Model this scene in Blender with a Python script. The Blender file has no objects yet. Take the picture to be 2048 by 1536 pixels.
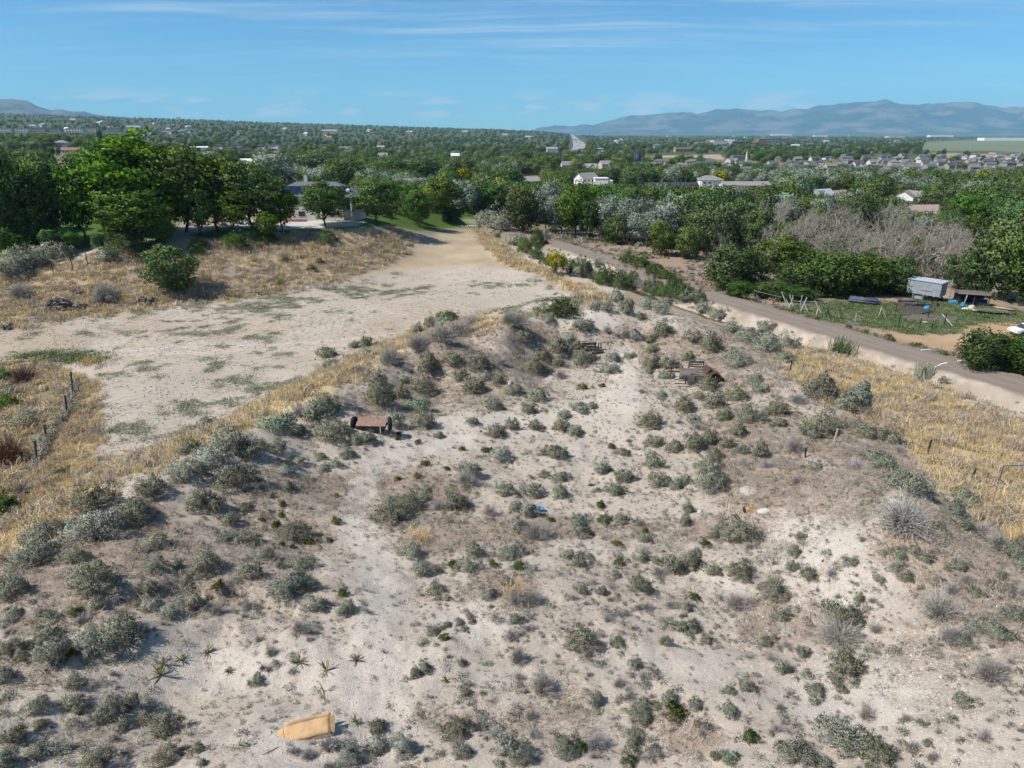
import bpy, math, random
import numpy as np
from mathutils import Vector, Matrix, Euler

R = math.radians
scene = bpy.context.scene
col = scene.collection
rnd = random.Random(7)

# ------------------------------------------------------------------ camera
CAMZ = 30.0
PITCH = R(20.41)
FPX = 1365.0            # focal length in photo pixels (2048 wide)
cam_d = bpy.data.cameras.new('camera')
cam = bpy.data.objects.new('camera', cam_d)
col.objects.link(cam)
cam.location = (0, 0, CAMZ)
cam.rotation_euler = (math.pi / 2 - PITCH, 0, 0)
cam_d.sensor_width = 36.0
cam_d.lens = 36.0 * FPX / 2048.0
cam_d.clip_start = 0.5
cam_d.clip_end = 90000.0
scene.camera = cam

# ------------------------------------------------------------------ sun and sky
SUN_EL = R(50)
SUN_AZ = math.atan2(-0.94, -0.34)          # measured from +Y towards +X
sun_dir = Vector((math.sin(SUN_AZ) * math.cos(SUN_EL), math.cos(SUN_AZ) * math.cos(SUN_EL), math.sin(SUN_EL)))
sd = bpy.data.lights.new('sun', 'SUN')
sd.energy = 4.8
sd.angle = R(0.53)
sd.color = (1.0, 0.95, 0.88)
sun = bpy.data.objects.new('sun', sd)
col.objects.link(sun)
sun.rotation_euler = sun_dir.to_track_quat('Z', 'Y').to_euler()

world = bpy.data.worlds.new('World')
scene.world = world
world.use_nodes = True
wt = world.node_tree
wt.nodes.clear()


def nd(t, typ, **kw):
    n = t.nodes.new(typ)
    for k, v in kw.items():
        if k == 'ins':
            for a, b in v.items():
                n.inputs[a].default_value = b
        else:
            setattr(n, k, v)
    return n


def mth(t, op, a, b=None, c=None, clamp=False):
    n = t.nodes.new('ShaderNodeMath')
    n.operation = op
    n.use_clamp = clamp
    for i, v in enumerate((a, b, c)):
        if v is None:
            continue
        if isinstance(v, (int, float)):
            n.inputs[i].default_value = v
        else:
            t.links.new(v, n.inputs[i])
    return n.outputs[0]


def mixc(t, fac, a, b, mode='MIX'):
    n = t.nodes.new('ShaderNodeMix')
    n.data_type = 'RGBA'
    n.blend_type = mode
    for sock, v in ((n.inputs[0], fac), (n.inputs[6], a), (n.inputs[7], b)):
        if isinstance(v, (int, float)):
            sock.default_value = v
        elif isinstance(v, tuple):
            sock.default_value = v if len(v) == 4 else (*v, 1)
        else:
            t.links.new(v, sock)
    return n.outputs[2]


def mapr(t, v, a, b, c=0.0, d=1.0, smooth=True):
    n = t.nodes.new('ShaderNodeMapRange')
    n.interpolation_type = 'SMOOTHSTEP' if smooth else 'LINEAR'
    t.links.new(v, n.inputs[0])
    for i, x in enumerate((a, b, c, d)):
        n.inputs[i + 1].default_value = x
    return n.outputs[0]


def noise(t, vec, scale, detail=4, rough=0.55, dist=0.0):
    n = t.nodes.new('ShaderNodeTexNoise')
    n.inputs['Scale'].default_value = scale
    n.inputs['Detail'].default_value = detail
    n.inputs['Roughness'].default_value = rough
    n.inputs['Distortion'].default_value = dist
    if vec is not None:
        t.links.new(vec, n.inputs['Vector'])
    return n.outputs[0]


sky = nd(wt, 'ShaderNodeTexSky', sky_type='NISHITA', sun_disc=False, sun_elevation=SUN_EL, sun_rotation=SUN_AZ,
         altitude=1400.0, air_density=1.0, dust_density=0.0, ozone_density=3.0)
tc = nd(wt, 'ShaderNodeTexCoord')
sep = nd(wt, 'ShaderNodeSeparateXYZ')
wt.links.new(tc.outputs['Generated'], sep.inputs[0])
dz = mth(wt, 'MAXIMUM', sep.outputs[2], 0.0)
den = mth(wt, 'ADD', dz, 0.06)
cx = mth(wt, 'DIVIDE', sep.outputs[0], den)
cy = mth(wt, 'DIVIDE', sep.outputs[1], den)
comb = nd(wt, 'ShaderNodeCombineXYZ')
wt.links.new(cx, comb.inputs[0])
wt.links.new(cy, comb.inputs[1])
mp = nd(wt, 'ShaderNodeMapping')
mp.inputs['Rotation'].default_value = (0, 0, R(-22))
mp.inputs['Scale'].default_value = (0.16, 1.15, 1)
mp.inputs['Location'].default_value = (1.7, 0.35, 0)
wt.links.new(comb.outputs[0], mp.inputs[0])
warp = nd(wt, 'ShaderNodeTexNoise', ins={'Scale': 0.45, 'Detail': 2.0})
wt.links.new(comb.outputs[0], warp.inputs['Vector'])
wadd = nd(wt, 'ShaderNodeVectorMath', operation='MULTIPLY_ADD')
wt.links.new(warp.outputs['Color'], wadd.inputs[0])
wadd.inputs[1].default_value = (0.5, 0.9, 0)
wt.links.new(mp.outputs[0], wadd.inputs[2])
st = noise(wt, wadd.outputs[0], 2.1, 8, 0.66)
big = noise(wt, comb.outputs[0], 0.30, 3, 0.5)
cir = mth(wt, 'MULTIPLY', mapr(wt, st, 0.43, 0.74), mapr(wt, big, 0.28, 0.54))
cir = mth(wt, 'MULTIPLY', cir, mapr(wt, dz, 0.03, 0.14))
# a belt of far small cumulus low over the horizon
mp2 = nd(wt, 'ShaderNodeMapping')
mp2.inputs['Scale'].default_value = (1.0, 1.0, 3.6)
wt.links.new(tc.outputs['Generated'], mp2.inputs[0])
cu = noise(wt, mp2.outputs[0], 13.0, 6, 0.55)
cum = mth(wt, 'MULTIPLY', mapr(wt, cu, 0.50, 0.62), mth(wt, 'MULTIPLY', mapr(wt, dz, 0.012, 0.022), mapr(wt, dz, 0.055, 0.03)))
cloud = mth(wt, 'ADD', mth(wt, 'MULTIPLY', cir, 0.60), mth(wt, 'MULTIPLY', cum, 0.85), clamp=True)
tint = mixc(wt, 1.0, sky.outputs[0], (0.40, 0.80, 1.02), 'MULTIPLY')
skyc = mixc(wt, cloud, tint, (6.2, 6.9, 7.4))
bg = nd(wt, 'ShaderNodeBackground')
bg.inputs['Strength'].default_value = 0.092
wt.links.new(skyc, bg.inputs['Color'])
wo = nd(wt, 'ShaderNodeOutputWorld')
wt.links.new(bg.outputs[0], wo.inputs['Surface'])

vs = scene.view_settings
vs.view_transform = 'Standard'
vs.look = 'None'
vs.exposure = 0.36
vs.gamma = 1.0
vs.use_curve_mapping = False
scene.cycles.max_bounces = 4
scene.cycles.diffuse_bounces = 2
scene.cycles.glossy_bounces = 2
scene.cycles.transmission_bounces = 3
scene.cycles.transparent_max_bounces = 6
scene.cycles.volume_bounces = 1
scene.cycles.use_denoising = True
scene.cycles.use_adaptive_sampling = True
scene.cycles.adaptive_threshold = 0.02
scene.cycles.use_light_tree = False

# ------------------------------------------------------------------ maths helpers
CP, SP = math.cos(PITCH), math.sin(PITCH)


def project(x, y, z):
    v = z - CAMZ
    dep = y * CP - v * SP
    up = y * SP + v * CP
    d = np.maximum(dep, 0.3)
    return 1024 + FPX * x / d, 768 - FPX * up / d, dep


def ray(px, py):
    a = (px - 1024) / FPX
    b = (768 - py) / FPX
    return np.array([a, CP + b * SP, -SP + b * CP])


def at_h(px, py, H):
    d = ray(px, py)
    t = H / -d[2]
    return d[0] * t, d[1] * t


def sstep(a, b, x):
    t = np.clip((x - a) / (b - a), 0, 1)
    return t * t * (3 - 2 * t)


def vnoise(x, y, seed=0):
    x0 = np.floor(x).astype(np.int64)
    y0 = np.floor(y).astype(np.int64)
    fx = x - x0
    fy = y - y0
    fx = fx * fx * (3 - 2 * fx)
    fy = fy * fy * (3 - 2 * fy)

    def h(i, j):
        n = (i * 374761393 + j * 668265263 + seed * 974634777) & 0xFFFFFFFF
        n = ((n ^ (n >> 13)) * 1274126177) & 0xFFFFFFFF
        return ((n ^ (n >> 16)) & 0xFFFF) / 65535.0
    return (h(x0, y0) * (1 - fx) + h(x0 + 1, y0) * fx) * (1 - fy) + (h(x0, y0 + 1) * (1 - fx) + h(x0 + 1, y0 + 1) * fx) * fy


def fbm(x, y, seed=0, oct=4, gain=0.5):
    s = 0.0
    a = 1.0
    tot = 0.0
    for i in range(oct):
        s = s + a * vnoise(x * 2 ** i + 17.3 * i, y * 2 ** i - 9.1 * i, seed + i)
        tot += a
        a *= gain
    return s / tot


# ------------------------------------------------------------------ the lie of the land
# (photo x, photo y, metres below the camera) of points whose level can be judged
CTRL = [
    (0, 1536, 14), (512, 1536, 14.8), (1024, 1536, 15.2), (1536, 1536, 15), (2048, 1536, 13.8),
    (0, 1390, 14.4), (300, 1390, 15.3), (600, 1390, 15.6), (1000, 1390, 15.7), (1500, 1390, 15.7), (1850, 1390, 14.6),
    (0, 1250, 14.7), (300, 1235, 14.9), (420, 1310, 15.7), (540, 1235, 15.6), (700, 1250, 16), (1024, 1250, 16.1), (1400, 1250, 16.4),
    (1750, 1230, 15.6), (2000, 1230, 14.2),
    (60, 1140, 14.9), (200, 1060, 15.2), (450, 1060, 16.4), (800, 1050, 17.4), (1200, 1050, 17.9), (1450, 1060, 17.2), (1600, 1080, 16.5),
    (1750, 1030, 14.7), (1900, 1050, 14.9), (2048, 1110, 15),
    (330, 960, 15.4), (480, 890, 16.0), (620, 900, 17.6), (900, 900, 18.6), (1200, 900, 19.1), (1450, 900, 18.4), (1650, 900, 17.5),
    (1790, 950, 15.6), (1880, 960, 17.2),
    (660, 800, 16.7), (800, 790, 18.5), (1000, 780, 19), (1250, 780, 19.3), (1450, 800, 19), (1600, 810, 18.5), (1700, 870, 17.6),
    (760, 725, 17.6), (830, 735, 18.4), (880, 690, 16.9), (880, 748, 18.8), (950, 690, 18.3), (1020, 662, 17.0), (1040, 712, 19), (1110, 690, 19),
    (1190, 628, 17.2), (1240, 612, 17.1), (1150, 700, 19.4), (1350, 648, 17.8), (1290, 640, 18.1), (1300, 705, 19.4), (1400, 760, 19.3), (1440, 680, 18.6), (1250, 700, 19.5),
    (1530, 700, 19.0), (1640, 770, 18.9),
    # the far side of the knoll, down to the field
    (0, 1040, 26.3), (90, 985, 26.3), (180, 920, 26.4), (350, 890, 26.4), (450, 848, 26.4), (540, 800, 26.5), (650, 742, 26.6), (760, 695, 26.7),
    (850, 662, 26.8), (1000, 636, 27), (1100, 634, 27),
    # field
    (0, 900, 27.4), (0, 780, 28.2), (80, 760, 27.6), (250, 800, 26.4), (0, 690, 27.6), (350, 690, 26.8), (600, 640, 26.8), (850, 600, 26.9), (1000, 560, 27), (1100, 600, 27),
    (1160, 596, 26.4), (1060, 545, 26.0), (980, 495, 25.6),
    # bank on the left, foot and brow
    (0, 645, 27.4), (200, 612, 27.1), (400, 592, 27), (560, 574, 27), (720, 547, 27),
    (0, 560, 24.5), (100, 525, 23), (300, 492, 20.9), (450, 476, 20.6), (600, 459, 20.5), (740, 453, 20.7), (830, 478, 24.6), (800, 512, 26.4),
    (0, 500, 21.6), (150, 480, 21), (300, 455, 20.5), (450, 445, 20.4), (640, 436, 20.4), (720, 438, 20.4), (790, 440, 22.5), (860, 445, 24.6), (940, 450, 26),
    (880, 470, 25.8), (920, 500, 26.4),
    # beyond the canal road
    (1150, 500, 28.2), (1300, 520, 28.4), (1400, 550, 28.4), (1500, 570, 28.5), (1640, 590, 28.2), (1800, 630, 27.6), (1950, 650, 27.2), (1880, 600, 28),
    (2048, 660, 27), (1990, 720, 26.6), (2048, 740, 26.2), (1750, 520, 30), (2000, 560, 29), (1500, 500, 30), (1300, 470, 29.5), (1100, 450, 29.5),
    (1620, 706, 22.6), (1750, 738, 22.8), (1900, 802, 22), (2048, 872, 21), (1700, 800, 19.8), (1850, 880, 18.9), (2000, 980, 17.6),
]
ctrl = [(*at_h(a, b, h), h) for a, b, h in CTRL]
ctrl += [(-6, 3, 14), (6, 3, 14), (0, -4, 13.5), (25, 6, 13), (-25, 6, 14), (40, 20, 16), (60, 30, 23), (-40, 20, 22), (-60, 40, 27), (-90, 60, 27.5), (90, 60, 26), (120, 90, 27),
         (0, 92, 24), (9, 92, 23), (18, 92, 24.5), (27, 86, 24), (6, 108, 26.5), (16, 108, 27), (-110, 110, 27), (-140, 150, 22),
         (-120, 190, 20.5), (-60, 200, 20.2), (-30, 205, 20.4), (-60, 230, 23), (-110, 240, 22), (-20, 230, 25), (10, 230, 29.5), (60, 230, 30), (120, 200, 30), (150, 150, 29), (200, 180, 30), (-180, 200, 22)]
ROADPX = [(1030, 463, 28.6), (1065, 471, 28.1), (1100, 482, 27.7), (1250, 530, 27.2), (1400, 584, 26.9), (1550, 628, 26.5), (1700, 672, 26.0), (1850, 715, 25.7), (2048, 772, 25.3)]
ROAD = [np.array([*at_h(a, b, h), h]) for a, b, h in ROADPX]
ext = ROAD[-1] - ROAD[-2]
ext = ext / np.hypot(ext[0], ext[1])
ROAD.append(ROAD[-1] + ext * 45 * np.array([1, 1, 0]))
e0 = ROAD[0] - ROAD[1]
e0 = e0 / np.hypot(e0[0], e0[1])
ROAD.insert(0, ROAD[0] + e0 * 40 * np.array([1, 1, 0]) + np.array([0, 0, 1.0]))
ROAD = np.array(ROAD)


def valley_H(x, y):
    r = np.hypot(x, y) + 1e-6
    b = 1024 + FPX * x / np.maximum(y, 1.0) * 0.97
    b = np.where(y < 1, np.where(x > 0, 2600.0, -600.0), b)
    lr = np.log(r)
    rr = np.log(np.array([100, 200, 300, 450, 900, 2000, 6000, 20000, 40000.0]))
    Hr = np.interp(lr, rr, [28, 29.5, 32, 35, 39, 43, 55, 95, 130])
    Hl = np.interp(lr, rr, [24, 22.5, 23.5, 23, 20, 13, 0, 0, 0])
    w = sstep(1000, 100, b)
    base = Hr * (1 - w) + Hl * w
    el = np.interp(b, [-600, 0, 200, 400, 700, 1000, 1150, 1400, 3000], [30, 25.5, 22.5, 18.5, 9.5, 0, -6.0, -11, -11]) / FPX * 0.93
    rise = sstep(math.log(1500), math.log(6500), lr)
    far = -el * np.minimum(r, 7000) + np.maximum(r - 7000, 0) * 0.02
    rgt = sstep(1040, 1240, b)
    far = far * (1 - rgt) + base * rgt
    return base * (1 - rise) + far * rise


cpts = np.array(ctrl)
ring = []
for bd in np.linspace(-62, 62, 15):
    for rr_ in (290, 380):
        x, y = rr_ * math.sin(R(bd)), rr_ * math.cos(R(bd))
        ring.append((x, y, float(valley_H(np.array([x]), np.array([y]))[0])))
cpts = np.vstack([cpts, np.array(ring)])


def tcoord(x, y):
    r = np.hypot(x, y + 6.0)
    return np.stack([np.arctan2(x, y + 6.0) * 1.3, np.log(np.maximum(r, 1.0))], -1)


cq = tcoord(cpts[:, 0], cpts[:, 1])


def tk(d2):
    return np.where(d2 > 1e-12, 0.5 * d2 * np.log(np.maximum(d2, 1e-12)), 0.0)


n_ = len(cq)
K = tk(((cq[:, None] - cq[None]) ** 2).sum(-1)) + np.eye(n_) * 2e-4
Pm = np.hstack([np.ones((n_, 1)), cq])
A = np.vstack([np.hstack([K, Pm]), np.hstack([Pm.T, np.zeros((3, 3))])])
sol = np.linalg.solve(A, np.concatenate([cpts[:, 2], np.zeros(3)]))
tw, tp = sol[:n_], sol[n_:]


def near_H(x, y):
    q = tcoord(x, y)
    out = np.empty(len(q))
    for i in range(0, len(q), 40000):
        s = q[i:i + 40000]
        d2 = ((s[:, None, 0] - cq[None, :, 0]) ** 2 + (s[:, None, 1] - cq[None, :, 1]) ** 2)
        out[i:i + 40000] = tk(d2) @ tw + tp[0] + s @ tp[1:]
    return out


def road_sd(x, y, line=None):
    """signed distance to the canal road (positive on the far side) and its level there"""
    line = ROAD if line is None else line
    best = np.full(x.shape, 1e9)
    sgn = np.zeros(x.shape)
    lev = np.zeros(x.shape)
    for a, b in zip(line[:-1], line[1:]):
        dx, dy = b[0] - a[0], b[1] - a[1]
        L2 = dx * dx + dy * dy
        t = np.clip(((x - a[0]) * dx + (y - a[1]) * dy) / L2, 0, 1)
        ex, ey = x - (a[0] + t * dx), y - (a[1] + t * dy)
        d = np.hypot(ex, ey)
        m = d < best
        best = np.where(m, d, best)
        sgn = np.where(m, np.sign(-(dx * ey - dy * ex)), sgn)
        sgn = np.where(m, -np.sign(dx * ey - dy * ex) * -1.0, sgn)
        lev = np.where(m, a[2] + t * (b[2] - a[2]), lev)
    return best * sgn, lev


def height(x, y):
    x = np.asarray(x, float)
    y = np.asarray(y, float)
    r = np.hypot(x, y)
    v = valley_H(x, y)
    H = v.copy()
    m = r < 420
    if m.any():
        xn, yn, rn = x[m], y[m], r[m]
        hn = near_H(xn, yn)
        k = sstep(260, 400, rn)
        H[m] = hn * (1 - k) + v[m] * k
        # roughness of the dug-over knoll
        kn = sstep(27, 22, H[m]) * sstep(120, 80, rn)
        b1 = (fbm(xn / 3.2, yn / 3.2, 3, 3) - 0.5) * 0.75
        b2 = (fbm(xn / 0.7, yn / 0.7, 5, 3) - 0.5) * 0.16
        b3 = (fbm(xn / 9.0, yn / 9.0, 9, 2) - 0.5) * 0.30
        H[m] -= (b1 + b2) * (0.2 + 0.8 * kn) * sstep(200, 120, rn) + b3 * sstep(60, 120, rn)
        # little eroded scarp in the near left
        sx = xn + 10.6 + (fbm(xn / 0.8, yn / 0.8, 11, 3) - 0.5) * 1.2
        sy = yn - 18.9 + (fbm(xn / 0.6, yn / 0.6, 12, 3) - 0.5) * 1.2
        q = np.hypot(sx / 3.3, sy / 2.0)
        H[m] += 0.36 * sstep(1.0, 0.84, q) * sstep(-1.6, 0.8, sy)
        # canal road corridor
        d, lev = road_sd(xn, yn)
        wob = (fbm(xn / 4, yn / 4, 21, 3) - 0.5) * 1.2
        dd = d + wob * sstep(3.0, 6.0, np.abs(d))
        prof = np.interp(dd, [-14.5, -10.6, -9.0, -6.6, -3.3, -2.8, 2.8, 3.6, 9.0], [-0.3, 0.2, 2.3, 2.3, 0.12, 0.0, 0.0, 0.25, 0.5])
        wgt = np.where(dd < 0, sstep(-15.5, -10.2, dd), sstep(8.0, 3.3, dd))
        rut = 0.06 * (np.exp(-((np.abs(d) - 0.95) / 0.35) ** 2)) + (fbm(xn / 1.2, yn / 1.2, 31, 2) - 0.5) * 0.1
        gul = np.where((dd < -3.9) & (dd > -7.4), (fbm(xn / 0.9, yn / 0.9, 41, 3) - 0.5) * 0.5, 0)
        H[m] = H[m] * (1 - wgt) + (lev + prof + rut + gul) * wgt
    m2 = ~m
    if m2.any():
        H[m2] += (fbm(x[m2] / 300, y[m2] / 300, 51, 2) - 0.5) * 5
    return CAMZ - H


def z_at(x, y):
    return float(height(np.array([x], float), np.array([y], float))[0])


# ------------------------------------------------------------------ ground sheet
NB = 620
bear = np.radians(np.linspace(-64, 64, NB))
rad = np.concatenate([np.geomspace(2.5, 260, 640, endpoint=False), np.geomspace(260, 30000, 140)])
NR = len(rad)
gx = (rad[:, None] * np.sin(bear)[None]).ravel()
gy = (rad[:, None] * np.cos(bear)[None]).ravel()
gz = height(gx, gy)
gridz = gz.reshape(NR, NB)
lograd = np.log(rad)


def ground_z(x, y):
    """height of the mesh itself (bilinear in the sheet), vectorised"""
    r = np.clip(np.hypot(x, y), rad[0], rad[-1])
    i = np.clip(np.searchsorted(rad, r) - 1, 0, NR - 2)
    t = (r - rad[i]) / (rad[i + 1] - rad[i])
    j = (np.arctan2(x, y) - bear[0]) / (bear[1] - bear[0])
    j0 = np.clip(np.floor(j).astype(int), 0, NB - 2)
    u = np.clip(j - j0, 0, 1)
    return (gridz[i, j0] * (1 - t) + gridz[i + 1, j0] * t) * (1 - u) + (gridz[i, j0 + 1] * (1 - t) + gridz[i + 1, j0 + 1] * t) * u


def hit(px, py):
    """where the sight line through a photo pixel meets the ground"""
    d = ray(px, py)
    ts = np.geomspace(4, 40000, 4000)
    X, Y, Z = d[0] * ts, d[1] * ts, CAMZ + d[2] * ts
    g = ground_z(X, Y)
    k = np.argmax(Z < g)
    if not (Z < g).any():
        k = len(ts) - 1
    a = ts[max(k - 1, 0)]
    b = ts[k]
    for _ in range(12):
        m = (a + b) / 2
        if CAMZ + d[2] * m < ground_z(np.array([d[0] * m]), np.array([d[1] * m]))[0]:
            b = m
        else:
            a = m
    return d[0] * b, d[1] * b, CAMZ + d[2] * b


def pix_of(x, y, z):
    a, b, c = project(np.array([x], float), np.array([y], float), np.array([z], float))
    return float(a[0]), float(b[0]), float(c[0])


gpx, gpy, gdep = project(gx, gy, gz)
gpy = np.where(gdep < 1.0, 4000.0, gpy)
grr = np.hypot(gx, gy)
# ragged zone borders
wsc = np.clip(FPX / np.maximum(gdep, 3.0), 0, 120)
wx = (fbm(gx / 1.6, gy / 1.6, 71, 4, 0.6) - 0.5) * 2
wy = (fbm(gx / 1.6, gy / 1.6, 72, 4, 0.6) - 0.5) * 2
zpx = gpx + wx * np.clip(wsc * 0.9, 3, 34)
zpy = gpy + wy * np.clip(wsc * 0.5, 2, 22)


def zone(poly, soft=7.0, X=None, Y=None):
    X = zpx if X is None else X
    Y = zpy if Y is None else Y
    P = np.array(poly, float)
    out = np.zeros(X.shape)
    lo, hi = P.min(0) - soft * 2, P.max(0) + soft * 2
    m = (X > lo[0]) & (X < hi[0]) & (Y > lo[1]) & (Y < hi[1])
    if not m.any():
        return out
    x, y = X[m], Y[m]
    ins = np.zeros(x.shape, bool)
    dist = np.full(x.shape, 1e9)
    for (x1, y1), (x2, y2) in zip(P, np.roll(P, -1, 0)):
        c = ((y1 > y) != (y2 > y)) & (x < (x2 - x1) * (y - y1) / (y2 - y1 + 1e-12) + x1)
        ins ^= c
        L2 = (x2 - x1) ** 2 + (y2 - y1) ** 2 + 1e-9
        t = np.clip(((x - x1) * (x2 - x1) + (y - y1) * (y2 - y1)) / L2, 0, 1)
        dist = np.minimum(dist, np.hypot(x - x1 - t * (x2 - x1), y - y1 - t * (y2 - y1)))
    sdv = np.where(ins, dist, -dist)
    out[m] = sstep(-soft, soft, sdv)
    return out


def blob(lst):
    out = np.zeros(gpx.shape)
    for cx_, cy_, rx, ry, s in lst:
        q = np.hypot((zpx - cx_) / rx, (zpy - cy_) / ry)
        out = np.maximum(out, s * sstep(1.25, 0.55, q))
    return out


Z_FIELD = [(-300, 665), (0, 650), (150, 626), (300, 606), (420, 597), (560, 580), (700, 553), (830, 538), (940, 532), (1020, 537), (1080, 552), (1150, 590),
           (1185, 613), (1120, 636), (1060, 640), (1000, 638), (900, 648), (850, 660), (760, 690), (650, 740), (540, 800), (470, 840), (400, 868), (350, 884), (280, 900),
           (230, 925), (165, 945), (185, 880), (198, 780), (185, 726), (100, 726), (0, 722), (-300, 722)]
Z_PATH = [(700, 553), (800, 514), (850, 484), (884, 462), (945, 460), (955, 480), (985, 518), (1020, 537), (940, 532), (830, 538)]
Z_BERM = [(948, 460), (985, 476), (1060, 528), (1130, 558), (1220, 596), (1212, 618), (1180, 612), (1150, 588), (1080, 550), (1020, 535), (985, 512), (955, 480)]
Z_LSLOPE = [(-300, 600), (0, 545), (100, 530), (230, 500), (420, 488), (480, 466), (600, 464), (700, 462), (780, 455), (832, 475), (806, 512), (700, 553), (560, 580), (420, 597),
            (300, 606), (150, 626), (0, 650), (-300, 665)]
Z_CREST = [(-200, 1120), (0, 1040), (90, 985), (180, 925), (230, 922), (280, 903), (350, 884), (430, 860), (540, 800), (650, 740), (760, 694), (850, 660), (900, 648), (1000, 636), (1040, 640),
           (990, 652), (910, 664), (800, 705), (700, 768), (640, 800), (540, 850), (440, 885), (330, 925), (250, 962), (160, 1012), (100, 1055), (0, 1130), (-200, 1230)]
Z_FENCE = [(195, 765), (203, 880), (165, 945), (90, 1010), (30, 1045), (60, 940), (110, 830), (132, 765), (60, 770), (40, 745), (130, 740)]
Z_RGRASS = [(1555, 712), (1600, 700), (1650, 702), (1750, 728), (1900, 790), (2048, 860), (2300, 990), (2300, 1180), (2048, 1090), (1980, 1045), (1900, 985), (1840, 925), (1770, 850), (1700, 830), (1660, 800), (1610, 770)]
Z_YARD = [(1560, 618), (1600, 606), (1700, 600), (1790, 604), (1830, 596), (1930, 605), (2048, 622), (2300, 640), (2300, 655), (2048, 648), (1940, 648), (1915, 664), (1850, 668), (1780, 664), (1700, 650), (1620, 632)]
Z_RPATH = [(1740, 664), (1850, 670), (1915, 664), (1945, 652), (2000, 640), (2048, 634), (2300, 640), (2300, 668), (2048, 660), (2010, 672), (1960, 680), (1900, 700), (1850, 694), (1790, 680)]
Z_DRY = [(1170, 488), (1290, 488), (1400, 505), (1420, 560), (1400, 590), (1300, 562), (1240, 525)]
Z_LAWN = [(730, 455), (700, 458), (560, 470), (430, 480), (380, 470), (440, 455), (560, 452), (690, 450), (735, 440), (960, 432), (955, 452), (880, 458), (835, 462), (780, 452)]
Z_LAWN2 = [(-200, 520), (-200, 430), (350, 430), (350, 462), (260, 492), (150, 500), (0, 520)]
Z_DRIVE = [(470, 452), (480, 440), (560, 440), (735, 441), (715, 450), (690, 453), (560, 460)]
Z_MEADOW = [(1840, 302), (1850, 284), (2048, 276), (2300, 272), (2300, 312), (2048, 306), (1990, 302)]
Z_TANFIELD = [(1855, 309), (1870, 305), (2000, 309), (2040, 318), (1900, 316)]

m_field = zone(Z_FIELD, 5)
m_path = zone(Z_PATH, 8)
m_berm = zone(Z_BERM, 5)
m_lsl = zone(Z_LSLOPE, 6)
m_crest = zone(Z_CREST, 8)
m_fence = zone(Z_FENCE, 8)
m_rg = zone(Z_RGRASS, 14)
m_yard = zone(Z_YARD, 4)
m_rp = zone(Z_RPATH, 5)
m_dry = zone(Z_DRY, 8)
m_lawn = np.maximum(np.maximum(zone(Z_LAWN, 3, gpx, gpy), zone(Z_LAWN2, 4)), zone([(712, 442), (735, 404), (965, 398), (962, 442)], 3, gpx, gpy))
m_drive = zone(Z_DRIVE, 2, gpx, gpy)
far_k = sstep(150, 230, grr)
m_mead = zone(Z_MEADOW, 2, gpx, gpy) * sstep(500, 800, grr)
m_tanf = zone(Z_TANFIELD, 2, gpx, gpy) * sstep(500, 800, grr)

# brown plant litter on the knoll
litter = blob([(250, 1090, 190, 90, .9), (90, 1190, 150, 90, .8), (420, 1160, 190, 60, .8), (560, 1000, 120, 70, .7), (760, 990, 200, 60, .75), (700, 960, 150, 40, .5),
               (850, 1070, 130, 45, .95), (1050, 1060, 190, 40, .75), (1340, 1070, 190, 45, .8), (1530, 960, 120, 90, .9), (1650, 1000, 140, 70, .9), (1560, 1080, 80, 90, .8),
               (1780, 900, 130, 90, .8), (1900, 1090, 190, 90, .75), (1980, 1200, 150, 140, .8), (1500, 860, 130, 60, .75), (1500, 740, 120, 60, .7), (1450, 660, 150, 40, .5),
               (1700, 880, 120, 60, .8), (900, 780, 190, 40, .7), (800, 810, 120, 40, .6), (1340, 700, 160, 40, .65), (1230, 670, 90, 30, .5), (1000, 730, 140, 30, .8), (860, 700, 130, 40, .8), (1030, 670, 100, 30, .9),
               (1380, 1190, 90, 40, .4), (1580, 1240, 120, 60, .75), (1000, 1190, 90, 60, .8), (1390, 1480, 70, 50, .9), (1080, 1420, 140, 90, .45), (880, 1440, 80, 30, .5),
               (560, 1080, 150, 60, .6), (330, 1200, 200, 40, .7), (60, 1330, 80, 60, .5), (250, 1480, 150, 60, .4), (1880, 1330, 140, 120, .45), (1700, 1150, 130, 40, .3), (1200, 1180, 170, 60, .25)])
pale = blob([(1250, 760, 35, 90, 1), (1190, 830, 90, 25, .7), (1000, 850, 190, 25, .9), (850, 890, 120, 25, .9), (720, 935, 90, 25, .8), (1600, 1090, 110, 70, 1), (1650, 1180, 160, 50, .7), (1180, 630, 60, 40, 1), (1370, 645, 80, 18, .6), (1260, 1090, 240, 20, .6),
             (760, 1180, 60, 170, .7), (700, 1340, 240, 60, .8), (480, 1340, 160, 60, .9), (960, 1240, 80, 50, .9), (1330, 1170, 60, 20, .8), (1700, 1400, 160, 80, .8), (1040, 1370, 90, 40, .7), (1190, 880, 110, 60, .5), (600, 1480, 140, 60, .9), (1420, 1170, 120, 30, .8), (1350, 1330, 150, 60, .4)])
gravel = blob([(1780, 1380, 220, 130, 1), (1620, 1110, 110, 80, .8), (1650, 1230, 150, 60, .9), (1850, 1490, 180, 60, .8), (1390, 1230, 120, 40, .5), (950, 1240, 80, 60, .4)])

def band(pts, w):
    out = np.zeros(gpx.shape)
    for (x1, y1, w1), (x2, y2, w2) in zip(pts[:-1], pts[1:]):
        L2 = (x2 - x1) ** 2 + (y2 - y1) ** 2
        t_ = np.clip(((zpx - x1) * (x2 - x1) + (zpy - y1) * (y2 - y1)) / L2, 0, 1)
        d_ = np.hypot(zpx - x1 - t_ * (x2 - x1), (zpy - y1 - t_ * (y2 - y1)) * 1.3)
        out = np.maximum(out, sstep(1.2, 0.5, d_ / (w1 + (w2 - w1) * t_) / w))
    return out


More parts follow.
